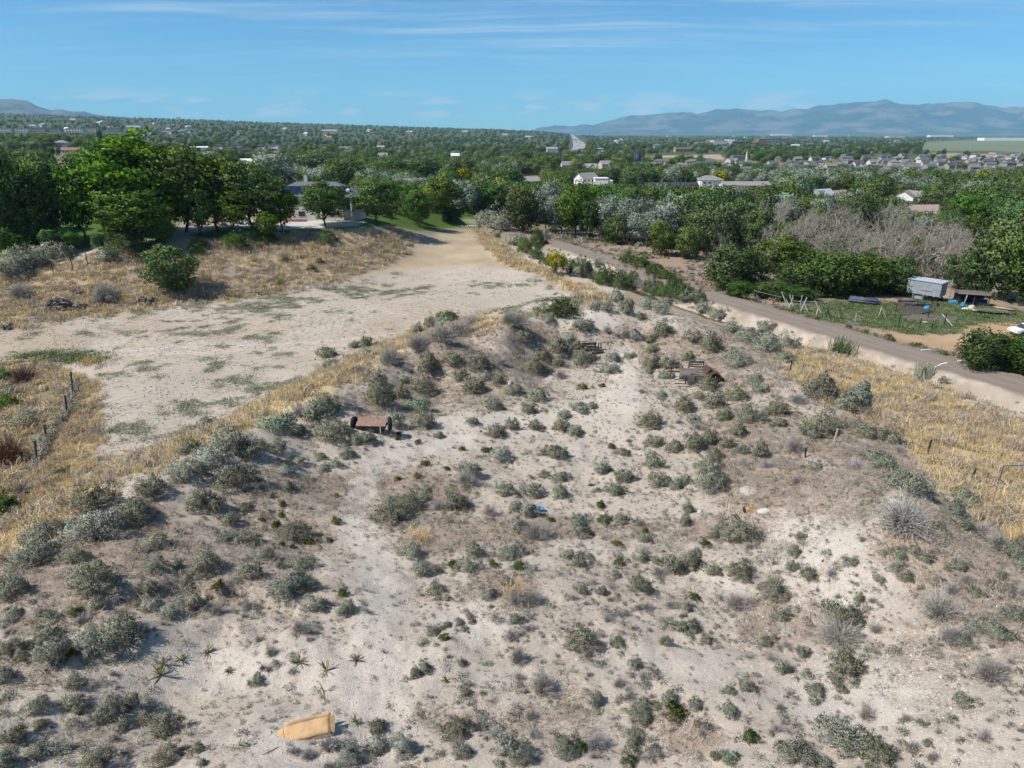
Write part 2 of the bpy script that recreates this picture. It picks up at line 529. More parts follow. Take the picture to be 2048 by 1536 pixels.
track_k = band([(760, 1480, 90), (745, 1330, 70), (760, 1200, 55), (735, 1080, 42), (715, 990, 34), (760, 930, 26), (860, 885, 20), (1000, 848, 18), (1130, 828, 18), (1215, 790, 17), (1250, 730, 16), (1245, 700, 14)], 1.0)
pale = np.maximum(pale, track_k * 0.95)
gcol = np.tile(np.array([0.455, 0.393, 0.328]), (len(gx), 1))


def lay(mask, c, var=0.0, seed=0, sc=1.0):
    global gcol
    c = np.array(c)
    k = mask[:, None]
    if var:
        n = (fbm(gx / sc, gy / sc, seed, 4, 0.6) - 0.5)[:, None] * 2 * var
        c = c[None] * (1 + n)
    gcol = gcol * (1 - k) + c * k


lay(pale, (0.54, 0.482, 0.415), 0.10, 91, 2.0)
green_n = fbm(gx / 60, gy / 60, 95, 4)
valley = np.stack([0.17 + 0.10 * green_n, 0.165 + 0.04 * green_n, 0.11 + 0.03 * green_n], -1)
fgreen = np.stack([0.060 + 0.05 * green_n, 0.078 + 0.045 * green_n, 0.036 + 0.03 * green_n], -1)
kg = sstep(700, 1500, grr)[:, None]
valley = valley * (1 - kg) + fgreen * kg
kf = sstep(150, 190, grr)[:, None]
gcol = gcol * (1 - kf) + valley * kf
k_out = sstep(0.0, 1.0, (np.where(gpx > 1250, 1, 0) * sstep(24.5, 26.5, CAMZ - gz)))
lay(k_out * (1 - far_k), (0.30, 0.235, 0.17), 0.25, 96, 6)
lay(sstep(-100, -350, zpx) * (gdep > 30), (0.25, 0.21, 0.13), 0.2, 97, 6)
lay(zone([(-300, 722), (0, 722), (110, 730), (140, 765), (110, 830), (60, 940), (20, 1040), (-300, 1100)], 10), (0.20, 0.17, 0.105), 0.4, 98, 3)
lay(m_field, (0.45, 0.39, 0.325), 0.10, 99, 5)
# the field: paler near part, tan swaths, weedy green patches, curved wheel marks
cxw, cyw = at_h(470, 650, 26.8)
rw = np.hypot(gx - cxw, gy - cyw)
arcs = (0.5 + 0.5 * np.sin(rw * 2 * math.pi / 1.1 + fbm(gx / 5, gy / 5, 101, 2) * 5)) * sstep(26, 18, rw)
c2x, c2y = at_h(300, 880, 26.4)
rw2 = np.hypot(gx - c2x, gy - c2y)
arcs2 = (0.5 + 0.5 * np.sin(rw2 * 2 * math.pi / 1.3 + fbm(gx / 6, gy / 6, 102, 2) * 4)) * sstep(18, 12, rw2) * sstep(3, 5, rw2)
tanp = fbm(gx / 9, gy / 9, 103, 4, 0.6)
fk = m_field * sstep(760, 690, zpy)
lay(fk * sstep(0.50, 0.66, tanp) * 0.6, (0.40, 0.315, 0.22), 0.1, 104, 1)
lay(m_field * np.maximum(arcs, arcs2) * 0.30 * sstep(0.35, 0.6, fbm(gx / 3, gy / 3, 105, 3)), (0.54, 0.47, 0.40))
track = sum(np.exp(-((zpy * 0.4 + gpy * 0.6 - (yy + (np.interp(gpx, [-300, 0, 400, 640, 820], [42, 26, 10, 0, -20])))) / ww) ** 2) for yy, ww in ((684, 3.2), (694, 2.4)))
lay(np.clip(track, 0, 1) * m_field * sstep(860, 760, gpx) * 0.7, (0.56, 0.50, 0.435))
weed = fbm(gx / 2.4, gy / 2.4, 106, 5, 0.62) * 0.65 + fbm(gx / 14, gy / 14, 107, 3) * 0.5
lay(m_field * sstep(0.655, 0.70, weed) * 0.75, (0.115, 0.125, 0.07))
lay(m_field * blob([(110, 715, 110, 18, 1)]), (0.10, 0.11, 0.06), 0.4, 110, 2)
lay(m_path, (0.39, 0.315, 0.215), 0.25, 111, 4)
gstreak = fbm(gx / 0.9, gy / 2.2, 112, 4, 0.6)
lay(m_lsl, (0.285, 0.238, 0.185), 0.45, 113, 2.5)
lay(m_lsl * sstep(0.48, 0.62, fbm(gx / 10, gy / 6, 114, 3)), (0.39, 0.31, 0.205), 0.25, 115, 1.2)
lay(np.clip(m_crest + m_berm, 0, 1), (0.52, 0.42, 0.25), 0.25, 116, 1.2)
lay(m_fence, (0.38, 0.28, 0.14), 0.35, 117, 1.2)
lay(m_rg, (0.47, 0.36, 0.20), 0.35, 118, 2.0)
lay(m_rg * sstep(0.52, 0.68, fbm(gx / 3, gy / 3, 119, 4)) * 0.7, (0.24, 0.185, 0.125), 0.2, 120, 1)
lay(m_yard, (0.105, 0.115, 0.055), 0.35, 121, 2.5)
lay(m_yard * sstep(0.56, 0.7, fbm(gx / 4, gy / 4, 122, 4)) * 0.7, (0.25, 0.2, 0.13))
lay(m_rp, (0.42, 0.295, 0.18), 0.2, 123, 3)
lay(m_dry, (0.32, 0.24, 0.175), 0.25, 124, 3)
lay(zone([(1830, 606), (1870, 596), (1885, 580), (1840, 570), (1815, 588)], 4), (0.45, 0.33, 0.17), 0.2, 125, 2)
lay(m_lawn, (0.075, 0.125, 0.028), 0.2, 126, 5)
lay(m_drive, (0.50, 0.49, 0.46), 0.06, 127, 3)
lay(m_mead, (0.17, 0.20, 0.13), 0.15, 128, 60)
lay(m_tanf, (0.34, 0.26, 0.19), 0.1, 129, 60)
rd, rlev = road_sd(gx, gy)
near_ = grr < 330
rdw = rd + (fbm(gx / 1.5, gy / 1.5, 131, 3) - 0.5) * 1.2
lay(np.where(near_, sstep(-3.7, -2.6, rdw) * sstep(3.6, 2.4, rdw), 0), (0.235, 0.195, 0.16), 0.12, 132, 1.5)
lay(np.where(near_, np.exp(-((np.abs(rd) - 1.0) / 0.4) ** 2), 0) * 0.5, (0.29, 0.25, 0.215))
lay(np.where(near_, sstep(-8.2, -7.2, rdw) * sstep(-2.6, -3.6, rdw) * sstep(0, 20, gpx - 1340) * (0.45 + 0.55 * sstep(0.40, 0.55, fbm(gx / 2.2, gy / 2.2, 134, 4))), 0), (0.42, 0.36, 0.30), 0.35, 133, 0.9)

veg = np.clip(m_field + m_path + m_berm + m_lsl + m_crest + m_fence + m_rg + m_yard + m_rp + m_dry + m_lawn + m_drive, 0, 1)
knoll = (1 - veg) * sstep(25.5, 22.5, CAMZ - gz) * sstep(130, 95, grr)
litter_m = np.clip(litter * knoll * 0.98 + 0.17 * knoll, 0, 1) * (1 - 0.8 * pale)


def make_mesh(name, V, F, attrs=None, smooth=False):
    """V n x 3, F m x k all of one size"""
    V = np.ascontiguousarray(V, np.float32)
    F = np.ascontiguousarray(F, np.int32)
    me = bpy.data.meshes.new(name)
    me.vertices.add(len(V))
    me.vertices.foreach_set('co', V.ravel())
    k = F.shape[1]
    me.loops.add(F.size)
    me.loops.foreach_set('vertex_index', F.ravel())
    me.polygons.add(len(F))
    me.polygons.foreach_set('loop_start', np.arange(0, F.size, k, dtype=np.int32))
    me.polygons.foreach_set('loop_total', np.full(len(F), k, np.int32))
    if smooth:
        me.polygons.foreach_set('use_smooth', np.ones(len(F), bool))
    for an, (typ, arr) in (attrs or {}).items():
        a = me.attributes.new(an, typ, 'POINT')
        a.data.foreach_set('color' if typ == 'FLOAT_COLOR' else 'value', np.ascontiguousarray(arr, np.float32).ravel())
    me.update(calc_edges=True)
    return me


idx = np.arange(NR * NB).reshape(NR, NB)
GF = np.stack([idx[:-1, :-1], idx[:-1, 1:], idx[1:, 1:], idx[1:, :-1]], -1).reshape(-1, 4)[:, ::-1]
gme = make_mesh('ground', np.stack([gx, gy, gz], -1), GF, {
    'base': ('FLOAT_COLOR', np.hstack([np.clip(gcol, 0.01, 0.8), np.ones((len(gx), 1))])),
    'litter': ('FLOAT', litter_m), 'knoll': ('FLOAT', knoll), 'gravel': ('FLOAT', gravel * knoll), 'field': ('FLOAT', m_field)}, True)


def new_obj(name, data, parent=None, loc=None, rot=None, scale=None, **props):
    o = bpy.data.objects.new(name, data)
    col.objects.link(o)
    if parent is not None:
        o.parent = parent
    if loc is not None:
        o.location = loc
    if rot is not None:
        o.rotation_euler = rot if not isinstance(rot, (int, float)) else (0, 0, rot)
    if scale is not None:
        o.scale = scale if not isinstance(scale, (int, float)) else (scale,) * 3
    for k, v in props.items():
        if v is not None:
            o[k] = v
    return o


def new_mat(name, rough=0.85, spec=0.15):
    m = bpy.data.materials.new(name)
    m.use_nodes = True
    t = m.node_tree
    b = t.nodes['Principled BSDF']
    b.inputs['Roughness'].default_value = rough
    b.inputs['Specular IOR Level'].default_value = spec
    return m, t, b


gm, t, b = new_mat('ground_soil', 0.95, 0.05)
geo = nd(t, 'ShaderNodeNewGeometry')
pos = geo.outputs['Position']


def attr(t, name):
    a = nd(t, 'ShaderNodeAttribute', attribute_name=name)
    return a


base = attr(t, 'base').outputs['Color']
lit = attr(t, 'litter').outputs['Fac']
kn = attr(t, 'knoll').outputs['Fac']
gv = attr(t, 'gravel').outputs['Fac']
fl = attr(t, 'field').outputs['Fac']
n1 = noise(t, pos, 1.1, 6, 0.65)
n2 = noise(t, pos, 9.0, 4, 0.7)
n3 = noise(t, pos, 0.25, 3, 0.5)
c0 = mixc(t, mth(t, 'MULTIPLY', mapr(t, n2, 0.25, 0.75), 0.30), base, mixc(t, 1.0, base, (0.60, 0.58, 0.55), 'MULTIPLY'))
lf = mth(t, 'ADD', mth(t, 'MULTIPLY', lit, 0.62), mth(t, 'MULTIPLY', mth(t, 'SUBTRACT', n1, 0.5), 1.5))
lf = mth(t, 'ADD', lf, mth(t, 'MULTIPLY', mth(t, 'SUBTRACT', n2, 0.5), 1.3))
lf = mth(t, 'MULTIPLY', mapr(t, lf, 0.18, 0.66), mth(t, 'MULTIPLY', kn, 0.88))
litc = mixc(t, n2, (0.185, 0.128, 0.088), (0.40, 0.31, 0.235))
litc = mixc(t, mapr(t, n3, 0.4, 0.65), litc, mixc(t, n2, (0.165, 0.130, 0.098), (0.36, 0.305, 0.245)))
c1 = mixc(t, lf, c0, litc)
# stones: cells of several sizes, pale ones and a few dark
v1 = nd(t, 'ShaderNodeTexVoronoi', ins={'Scale': 11.0, 'Randomness': 1.0})
t.links.new(pos, v1.inputs['Vector'])
stone = mth(t, 'MULTIPLY', mapr(t, v1.outputs['Distance'], 0.40, 0.22), mapr(t, v1.outputs['Color'], 0.45, 0.7))
stone = mth(t, 'MULTIPLY', stone, mth(t, 'ADD', mth(t, 'MULTIPLY', gv, 0.7), mth(t, 'MULTIPLY', kn, 0.16)), clamp=True)
c2 = mixc(t, stone, c1, (0.56, 0.53, 0.49))
v2 = nd(t, 'ShaderNodeTexVoronoi', ins={'Scale': 5.0, 'Randomness': 1.0})
t.links.new(pos, v2.inputs['Vector'])
dark = mth(t, 'MULTIPLY', mapr(t, v2.outputs['Distance'], 0.34, 0.12), mapr(t, n1, 0.50, 0.62))
dark = mth(t, 'MULTIPLY', dark, mth(t, 'ADD', mth(t, 'MULTIPLY', kn, 0.50), mth(t, 'MULTIPLY', fl, 0.25)))
c3 = mixc(t, dark, c2, (0.16, 0.145, 0.11))
n4 = noise(t, pos, 30.0, 2, 0.7)
grit = mth(t, 'MULTIPLY', mapr(t, n4, 0.50, 0.30), mth(t, 'ADD', mth(t, 'ADD', mth(t, 'MULTIPLY', kn, 0.60), mth(t, 'MULTIPLY', fl, 0.25)), 0.14))
n5 = noise(t, pos, 4.2, 5, 0.75)
clot = mth(t, 'MULTIPLY', mapr(t, n5, 0.53, 0.66), mth(t, 'ADD', mth(t, 'MULTIPLY', kn, 0.42), mth(t, 'MULTIPLY', fl, 0.40)))
c3 = mixc(t, clot, c3, mixc(t, n2, (0.15, 0.125, 0.09), (0.30, 0.26, 0.20)))
c3 = mixc(t, mth(t, 'MULTIPLY', mapr(t, n5, 0.46, 0.34), mth(t, 'MULTIPLY', mth(t, 'ADD', kn, fl), 0.45)), c3, (0.58, 0.525, 0.46))
for cc_, pitch_, r0_, r1_ in (((cxw, cyw), 5.2, 24.0, 2.0), ((c2x, c2y), 4.6, 17.0, 3.0), (at_h(780, 640, 26.9), 5.0, 20.0, 2.0)):
    dv = nd(t, 'ShaderNodeVectorMath', operation='SUBTRACT')
    t.links.new(pos, dv.inputs[0])
    dv.inputs[1].default_value = (cc_[0], cc_[1], 3.2)
    ln = nd(t, 'ShaderNodeVectorMath', operation='LENGTH')
    t.links.new(dv.outputs[0], ln.inputs[0])
    wv = mth(t, 'SINE', mth(t, 'ADD', mth(t, 'MULTIPLY', ln.outputs['Value'], pitch_), mth(t, 'MULTIPLY', n3, 22.0)))
    msk = mth(t, 'MULTIPLY', mth(t, 'MULTIPLY', mapr(t, ln.outputs['Value'], r0_, r0_ * 0.7), mapr(t, ln.outputs['Value'], r1_, r1_ + 2)), mth(t, 'MULTIPLY', fl, mapr(t, n1, 0.40, 0.58)))
    c3 = mixc(t, mth(t, 'MULTIPLY', mapr(t, wv, 0.35, 0.9), mth(t, 'MULTIPLY', msk, 0.26)), c3, (0.25, 0.20, 0.145))
    c3 = mixc(t, mth(t, 'MULTIPLY', mapr(t, wv, -0.2, -0.9), mth(t, 'MULTIPLY', msk, 0.30)), c3, (0.56, 0.50, 0.43))
c3 = mixc(t, grit, c3, mixc(t, 1.0, c3, (0.44, 0.41, 0.37), 'MULTIPLY'))
t.links.new(c3, b.inputs['Base Color'])
bmp = nd(t, 'ShaderNodeBump', ins={'Strength': 0.5, 'Distance': 0.06})
t.links.new(noise(t, pos, 14.0, 2, 0.7), bmp.inputs['Height'])
t.links.new(bmp.outputs[0], b.inputs['Normal'])
gme.materials.append(gm)
ground = new_obj('ground', gme, kind='structure', label='pale dug-over knoll, field and valley floor')

# ------------------------------------------------------------------ materials
def leaf_mat(name, dark, light, transl=0.2, var=0.25, hue=0.02):
    m = bpy.data.materials.new(name)
    m.use_nodes = True
    t = m.node_tree
    t.nodes.clear()
    a = attr(t, 'tint').outputs['Fac']
    oi = nd(t, 'ShaderNodeObjectInfo')
    c = mixc(t, a, dark, light)
    hs = nd(t, 'ShaderNodeHueSaturation')
    t.links.new(c, hs.inputs['Color'])
    t.links.new(mapr(t, oi.outputs['Random'], 0, 1, 1 - var, 1 + var, False), hs.inputs['Value'])
    r2 = mth(t, 'FRACT', mth(t, 'MULTIPLY', oi.outputs['Random'], 7.31))
    t.links.new(mapr(t, r2, 0, 1, 0.5 - hue, 0.5 + hue, False), hs.inputs['Hue'])
    r3 = mth(t, 'FRACT', mth(t, 'MULTIPLY', oi.outputs['Random'], 13.7))
    t.links.new(mapr(t, r3, 0, 1, 0.8, 1.1, False), hs.inputs['Saturation'])
    d = nd(t, 'ShaderNodeBsdfDiffuse')
    t.links.new(hs.outputs[0], d.inputs['Color'])
    out = nd(t, 'ShaderNodeOutputMaterial')
    if transl > 0:
        tr = nd(t, 'ShaderNodeBsdfTranslucent')
        t.links.new(hs.outputs[0], tr.inputs['Color'])
        mx = nd(t, 'ShaderNodeMixShader')
        mx.inputs[0].default_value = transl
        t.links.new(d.outputs[0], mx.inputs[1])
        t.links.new(tr.outputs[0], mx.inputs[2])
        t.links.new(mx.outputs[0], out.inputs['Surface'])
    else:
        t.links.new(d.outputs[0], out.inputs['Surface'])
    return m


_mats = {}


def plain(name, c, rough=0.8, var=0.18, scale=3.0, metal=0.0, spec=0.2, c2=None, rnd_obj=0.0):
    """a surface of one colour with soft blotches and wear"""
    if name in _mats:
        return _mats[name]
    m, t, b = new_mat(name, rough, spec)
    tcn = nd(t, 'ShaderNodeTexCoord')
    n = noise(t, tcn.outputs['Object'], scale, 5, 0.6)
    c2 = c2 or tuple(max(0.0, v * (1 - 2 * var)) for v in c)
    cc = mixc(t, mapr(t, n, 0.38, 0.68), c, c2)
    if rnd_obj:
        oi = nd(t, 'ShaderNodeObjectInfo')
        hs = nd(t, 'ShaderNodeHueSaturation')
        t.links.new(cc, hs.inputs['Color'])
        t.links.new(mapr(t, oi.outputs['Random'], 0, 1, 1 - rnd_obj, 1 + rnd_obj, False), hs.inputs['Value'])
        cc = hs.outputs[0]
    t.links.new(cc, b.inputs['Base Color'])
    b.inputs['Metallic'].default_value = metal
    _mats[name] = m
    return m


M_SAGE = leaf_mat('sage_leaves', (0.2021, 0.2236, 0.1683), (0.4447, 0.4732, 0.3621), 0.12, 0.16)
M_BLUE = leaf_mat('silver_sage_leaves', (0.2416, 0.2703, 0.2293), (0.5112, 0.5459, 0.4637), 0.12, 0.14)
M_OLIVE = leaf_mat('olive_sage_leaves', (0.1733, 0.18, 0.1208), (0.3885, 0.39, 0.2783), 0.12, 0.18)
M_TEAL = leaf_mat('fresh_sage_leaves', (0.16, 0.225, 0.155), (0.345, 0.455, 0.325), 0.12, 0.12)
M_GREY = leaf_mat('dry_twigs', (0.2318, 0.2009, 0.1777), (0.4791, 0.4405, 0.4096), 0, 0.18)
M_RED = leaf_mat('reddish_twigs', (0.132, 0.0744, 0.054), (0.282, 0.18, 0.132), 0.0, 0.12)
M_RABB = leaf_mat('rabbitbrush_leaves', (0.0712, 0.0808, 0.0171), (0.1805, 0.1947, 0.0475), 0.1, 0.2)
M_DGRN = leaf_mat('dark_green_leaves', (0.043, 0.0806, 0.0161), (0.1277, 0.2083, 0.0484), 0.2, 0.18)
M_GRASS = leaf_mat('dry_grass_blades', (0.405, 0.2901, 0.1325), (0.7854, 0.6296, 0.3597), 0.25, 0.18, 0.012)
M_GRASSB = leaf_mat('brown_grass_blades', (0.237, 0.1947, 0.1584), (0.4977, 0.4146, 0.3321), 0.2, 0.25)
M_LOC = leaf_mat('locust_leaves', (0.058, 0.1067, 0.0148), (0.1594, 0.2602, 0.0355), 0.2, 0.15)
M_MAP = leaf_mat('maple_leaves', (0.045, 0.0975, 0.0206), (0.1463, 0.2625, 0.0562), 0.2, 0.15)
M_SIL = leaf_mat('silver_leaves', (0.1403, 0.1806, 0.1275), (0.3443, 0.4128, 0.3187), 0.2, 0.15)
M_MID = leaf_mat('mixed_leaves', (0.0511, 0.0833, 0.0228), (0.1505, 0.215, 0.0672), 0.2, 0.22, 0.03)
M_BRT = leaf_mat('bright_leaves', (0.0621, 0.1009, 0.0254), (0.1794, 0.2492, 0.0714), 0.2, 0.15)
M_YEL = leaf_mat('yellow_leaves', (0.18, 0.198, 0.0144), (0.432, 0.408, 0.03), 0.2, 0.12)
M_DEAD = leaf_mat('bare_branches', (0.185, 0.162, 0.1269), (0.43, 0.395, 0.3243), 0.0, 0.22)
M_BARK = plain('bark', (0.105, 0.082, 0.062), 0.9, 0.25, 12.0)
M_STEM = plain('shrub_stem', (0.175, 0.145, 0.120), 0.9, 0.25, 20.0)
M_TWIG = plain('grey_twigs', (0.33, 0.295, 0.265), 0.9, 0.25, 20.0)
M_STONE = plain('pebble_stone', (0.56, 0.53, 0.49), 0.85, 0.15, 6.0, rnd_obj=0.3)

nrng = np.random.default_rng(11)


def unit(v):
    return v / (np.linalg.norm(v, axis=-1, keepdims=True) + 1e-9)


def diamonds(P, D, L, W, rng):
    """thin leaf-shaped quads: base point P, direction D, length L, width W"""
    n = len(P)
    side = unit(np.cross(D, unit(rng.normal(size=(n, 3)))))
    L = np.broadcast_to(np.asarray(L, float), (n,))[:, None]
    W = np.broadcast_to(np.asarray(W, float), (n,))[:, None]
    V = np.stack([P, P + D * L * 0.55 + side * W * 0.5, P + D * L, P + D * L * 0.5 - side * W * 0.5], 1).reshape(-1, 3)
    F = np.arange(n * 4).reshape(n, 4)
    return V, F


def tubes(paths, sides=4):
    """paths: list of (points k x 3, radii k)"""
    VV, FF, off = [], [], 0
    for pts, rr in paths:
        pts = np.asarray(pts, float)
        k = len(pts)
        tan = unit(np.gradient(pts, axis=0))
        ref = np.where(np.abs(tan[:, 2:3]) > 0.9, np.array([[1.0, 0, 0]]), np.array([[0, 0, 1.0]]))
        a = unit(np.cross(tan, ref))
        bb = np.cross(tan, a)
        ang = np.linspace(0, 2 * math.pi, sides, endpoint=False)
        ringv = pts[:, None] + (a[:, None] * np.cos(ang)[None, :, None] + bb[:, None] * np.sin(ang)[None, :, None]) * np.asarray(rr)[:, None, None]
        VV.append(ringv.reshape(-1, 3))
        i = np.arange(k * sides).reshape(k, sides)
        FF.append(np.stack([i[:-1], np.roll(i, -1, 1)[:-1], np.roll(i, -1, 1)[1:], i[1:]], -1).reshape(-1, 4) + off)
        off += k * sides
    return np.concatenate(VV), np.concatenate(FF)


def curve_path(a, b, bend, k, r0, r1, rng):
    t = np.linspace(0, 1, k)[:, None]
    a, b = np.asarray(a, float), np.asarray(b, float)
    p = a + (b - a) * t + np.sin(t * math.pi) * np.asarray(bend)
    p[1:-1] += rng.normal(size=(k - 2, 3)) * np.linalg.norm(b - a) * 0.03 if k > 2 else 0
    return p, np.linspace(r0, r1, k)


def leafy(name, V, F, tint, mat, N=None):
    """N: which way each leaf's neighbourhood faces, so that a clump shades as one soft surface"""
    if N is not None:
        g = np.cross(V[F[:, 1]] - V[F[:, 0]], V[F[:, 2]] - V[F[:, 0]])
        fl = (g * N[F[:, 0]]).sum(1) < 0
        F = np.where(fl[:, None], F[:, ::-1], F)
    me = make_mesh(name, V, F, {'tint': ('FLOAT', tint)}, N is not None)
    if N is not None:
        me.normals_split_custom_set_from_vertices(N.tolist())
    me.materials.append(mat)
    return me


# ------------------------------------------------------------------ shrubs (unit: 1 m across)
def sage_meshes(seed, clumps, per, hgt, sprig, mat, loose=0.0, upright=0.5):
    rng = np.random.default_rng(seed)
    d = unit(rng.normal(size=(clumps, 3)))
    d[:, 2] = np.abs(d[:, 2])
    lob = rng.uniform(0, 6.28, 5)
    az = np.arctan2(d[:, 1], d[:, 0])
    rr = rng.uniform(0.45, 1.0, clumps) ** 0.5 * (1 + 0.24 * np.sin(az * 2 + lob[0]) + 0.20 * np.sin(az * 3 + lob[1]) + 0.14 * np.sin(az * 5 + lob[3])) * (1 + loose * rng.normal(size=clumps))
    top = (0.78 + 0.30 * np.sin(az * 2 + lob[2]) * np.cos(d[:, 2] * 2))
    C = d * rr[:, None] * np.array([0.43, 0.43, hgt * 0.86])
    C[:, 2] *= top
    C[:, 2] += 0.05
    rc = rng.uniform(0.75, 1.35, clumps) * (1.15 / math.sqrt(clumps))
    P = np.repeat(C, per, 0)
    q = unit(rng.normal(size=P.shape))
    q[:, 2] = q[:, 2] * 0.8 + upright * 0.6
    q = unit(q)
    P = P + q * np.repeat(rc, per)[:, None] * rng.uniform(0.1, 1.0, (len(P), 1))
    P[:, 2] = np.maximum(P[:, 2], 0.01)
    D = unit(unit(P * np.array([1, 1, 0.7])) * 0.8 + q * 0.6 + np.array([0, 0, upright]) + rng.normal(size=P.shape) * 0.25)
    V, F = diamonds(P, D, rng.uniform(0.6, 1.2, len(P)) * sprig, rng.uniform(0.22, 0.42, len(P)) * sprig, rng)
    ct = np.repeat(rng.uniform(0.15, 0.85, clumps), per)
    tint = np.clip(ct + rng.normal(size=len(P)) * 0.18, 0, 1)
    Nn = unit(unit(P / np.array([0.43, 0.43, hgt * 0.8]) + np.array([0, 0, 0.15])) * 0.9 + q * 0.55 + rng.normal(size=P.shape) * 0.30)
    leaf = leafy('foliage', V, F, np.repeat(tint, 4), mat, np.repeat(Nn, 4, 0))
    paths = []
    for i in range(min(clumps, 16)):
        c = C[rng.integers(clumps)]
        paths.append(curve_path((rng.normal() * 0.02, rng.normal() * 0.02, -0.03), c, (0, 0, 0.03), 4, 0.014, 0.004, rng))
    for i in range(44):
        a_ = rng.uniform(0, 6.28)
        e_ = rng.uniform(0.05, 0.75)
        L_ = rng.uniform(0.34, 0.56)
        tip = np.array([math.cos(a_) * math.cos(e_) * L_, math.sin(a_) * math.cos(e_) * L_, math.sin(e_) * L_ * hgt * 1.5 + 0.03])
        paths.append(curve_path(tip * 0.15, tip, (0, 0, 0.04), 3, 0.007, 0.002, rng))
    V, F = tubes(paths, 3)
    sm = make_mesh('stems', V, F)
    sm.materials.append(M_TWIG)
    return leaf, sm


def twig_meshes(seed, n, hgt, mat, leafmat=None, leafn=0, wid=0.006):
    rng = np.random.default_rng(seed)
    d = unit(rng.normal(size=(n, 3)))
    d[:, 2] = np.abs(d[:, 2]) * 0.9 + 0.12
    d = unit(d)
    az = np.arctan2(d[:, 1], d[:, 0])
    L = rng.uniform(0.55, 1.05, n) * (1 + 0.2 * np.sin(az * 2 + rng.uniform(0, 6)) + 0.12 * np.sin(az * 5))
    sc = np.array([0.5, 0.5, hgt])
    p0 = rng.normal(size=(n, 3)) * np.array([0.05, 0.05, 0]) + np.array([0, 0, -0.01])
    p3 = d * L[:, None] * sc
    p1 = p0 + (p3 - p0) * 0.4 + np.array([0, 0, 0.05]) + rng.normal(size=(n, 3)) * 0.02
    p2 = p0 + (p3 - p0) * 0.75 + np.array([0, 0, 0.03]) + rng.normal(size=(n, 3)) * 0.03
    side = unit(np.cross(p3 - p0, rng.normal(size=(n, 3))))
    w = wid * np.array([1.0, 0.9, 0.7, 0.25])
    V = np.stack([x + s * side * ww for x, ww in zip((p0, p1, p2, p3), w) for s in (-1, 1)], 1)
    i = np.arange(n)[:, None] * 8
    F = np.concatenate([i + np.array([[0, 1, 3, 2]]), i + np.array([[2, 3, 5, 4]]), i + np.array([[4, 5, 7, 6]])])
    tint = np.repeat(np.clip(rng.normal(0.5, 0.25, n), 0, 1), 8)
    stem = leafy('stems', V.reshape(-1, 3), F, tint, mat)
    leafn = leafn or n // 2
    k = rng.integers(0, n, leafn)
    s = rng.uniform(0.65, 1.02, leafn)[:, None]
    P = p0[k] + (p3[k] - p0[k]) * s + rng.normal(size=(leafn, 3)) * 0.02
    P[:, 2] = np.maximum(P[:, 2], 0.01)
    V, F = diamonds(P, unit(d[k] + rng.normal(size=(leafn, 3)) * 0.5), rng.uniform(0.025, 0.055, leafn), 0.014, rng)
    leaf = leafy('foliage', V, F, np.repeat(rng.uniform(0.1, 0.9, leafn), 4), leafmat or mat)
    return leaf, stem


SHRUB = {}
for k in range(6):
    SHRUB.setdefault('s', []).append(sage_meshes(20 + k, 70, 40, 0.66, 0.075, M_SAGE))
    SHRUB.setdefault('b', []).append(sage_meshes(30 + k, 80, 40, 0.62, 0.070, M_BLUE))
    SHRUB.setdefault('o', []).append(sage_meshes(40 + k, 70, 40, 0.72, 0.080, M_OLIVE, 0.08, 0.35))
    SHRUB.setdefault('g', []).append(twig_meshes(1050 + k, 420, 0.62, M_GREY, M_GREY))
for k in range(5):
    SHRUB.setdefault('S', []).append(sage_meshes(60 + k, 190, 30, 0.66, 0.050, M_SAGE, 0.05))
    SHRUB.setdefault('P', []).append(sage_meshes(70 + k, 190, 30, 0.62, 0.048, M_BLUE, 0.05))
    SHRUB.setdefault('O', []).append(sage_meshes(80 + k, 190, 30, 0.70, 0.050, M_OLIVE, 0.06, 0.4))
    SHRUB.setdefault('W', []).append(twig_meshes(90 + k, 1000, 0.60, M_GREY, M_SAGE, 900, 0.004))
for k in range(2):
    SHRUB.setdefault('t', []).append(sage_meshes(100 + k, 80, 28, 0.60, 0.075, M_TEAL))
    SHRUB.setdefault('y', []).append(sage_meshes(110 + k, 60, 28, 0.75, 0.11, M_RABB, 0.0, 0.9))
    SHRUB.setdefault('d', []).append(sage_meshes(120 + k, 70, 28, 0.62, 0.08, M_DGRN, 0.08))
    SHRUB.setdefault('R', []).append(twig_meshes(130 + k, 900, 0.72, M_RED, M_RED, 200, 0.005))
    SHRUB.setdefault('B', []).append(sage_meshes(140 + k, 260, 28, 0.80, 0.042, M_BRT, 0.10, 0.6))
    SHRUB.setdefault('D', []).append(sage_meshes(150 + k, 260, 28, 0.66, 0.042, M_DGRN, 0.10, 0.3))
    SHRUB.setdefault('V', []).append(sage_meshes(160 + k, 200, 28, 0.85, 0.050, M_MID, 0.10, 0.7))

SHRUB_WORDS = {'s': ('sagebrush', 'grey-green sagebrush'), 'S': ('sagebrush', 'grey-green sagebrush'), 'b': ('sagebrush', 'pale silvery sagebrush'), 'P': ('sagebrush', 'pale silvery sagebrush'),
               'o': ('scrub_bush', 'olive-green scrub bush'), 'O': ('scrub_bush', 'olive-green scrub bush'), 'g': ('dry_shrub', 'grey dry twiggy shrub'), 'W': ('dry_shrub', 'grey dry twiggy shrub'),
               't': ('sagebrush', 'bluish-green fresh sagebrush'), 'y': ('rabbitbrush', 'yellow-green rabbitbrush tuft'), 'd': ('green_shrub', 'dark green leafy shrub'),
               'R': ('dry_shrub', 'reddish-brown twiggy shrub'), 'B': ('green_bush', 'bright green bush'), 'D': ('green_bush', 'dark green bush'), 'V': ('green_bush', 'soft green willow bush')}

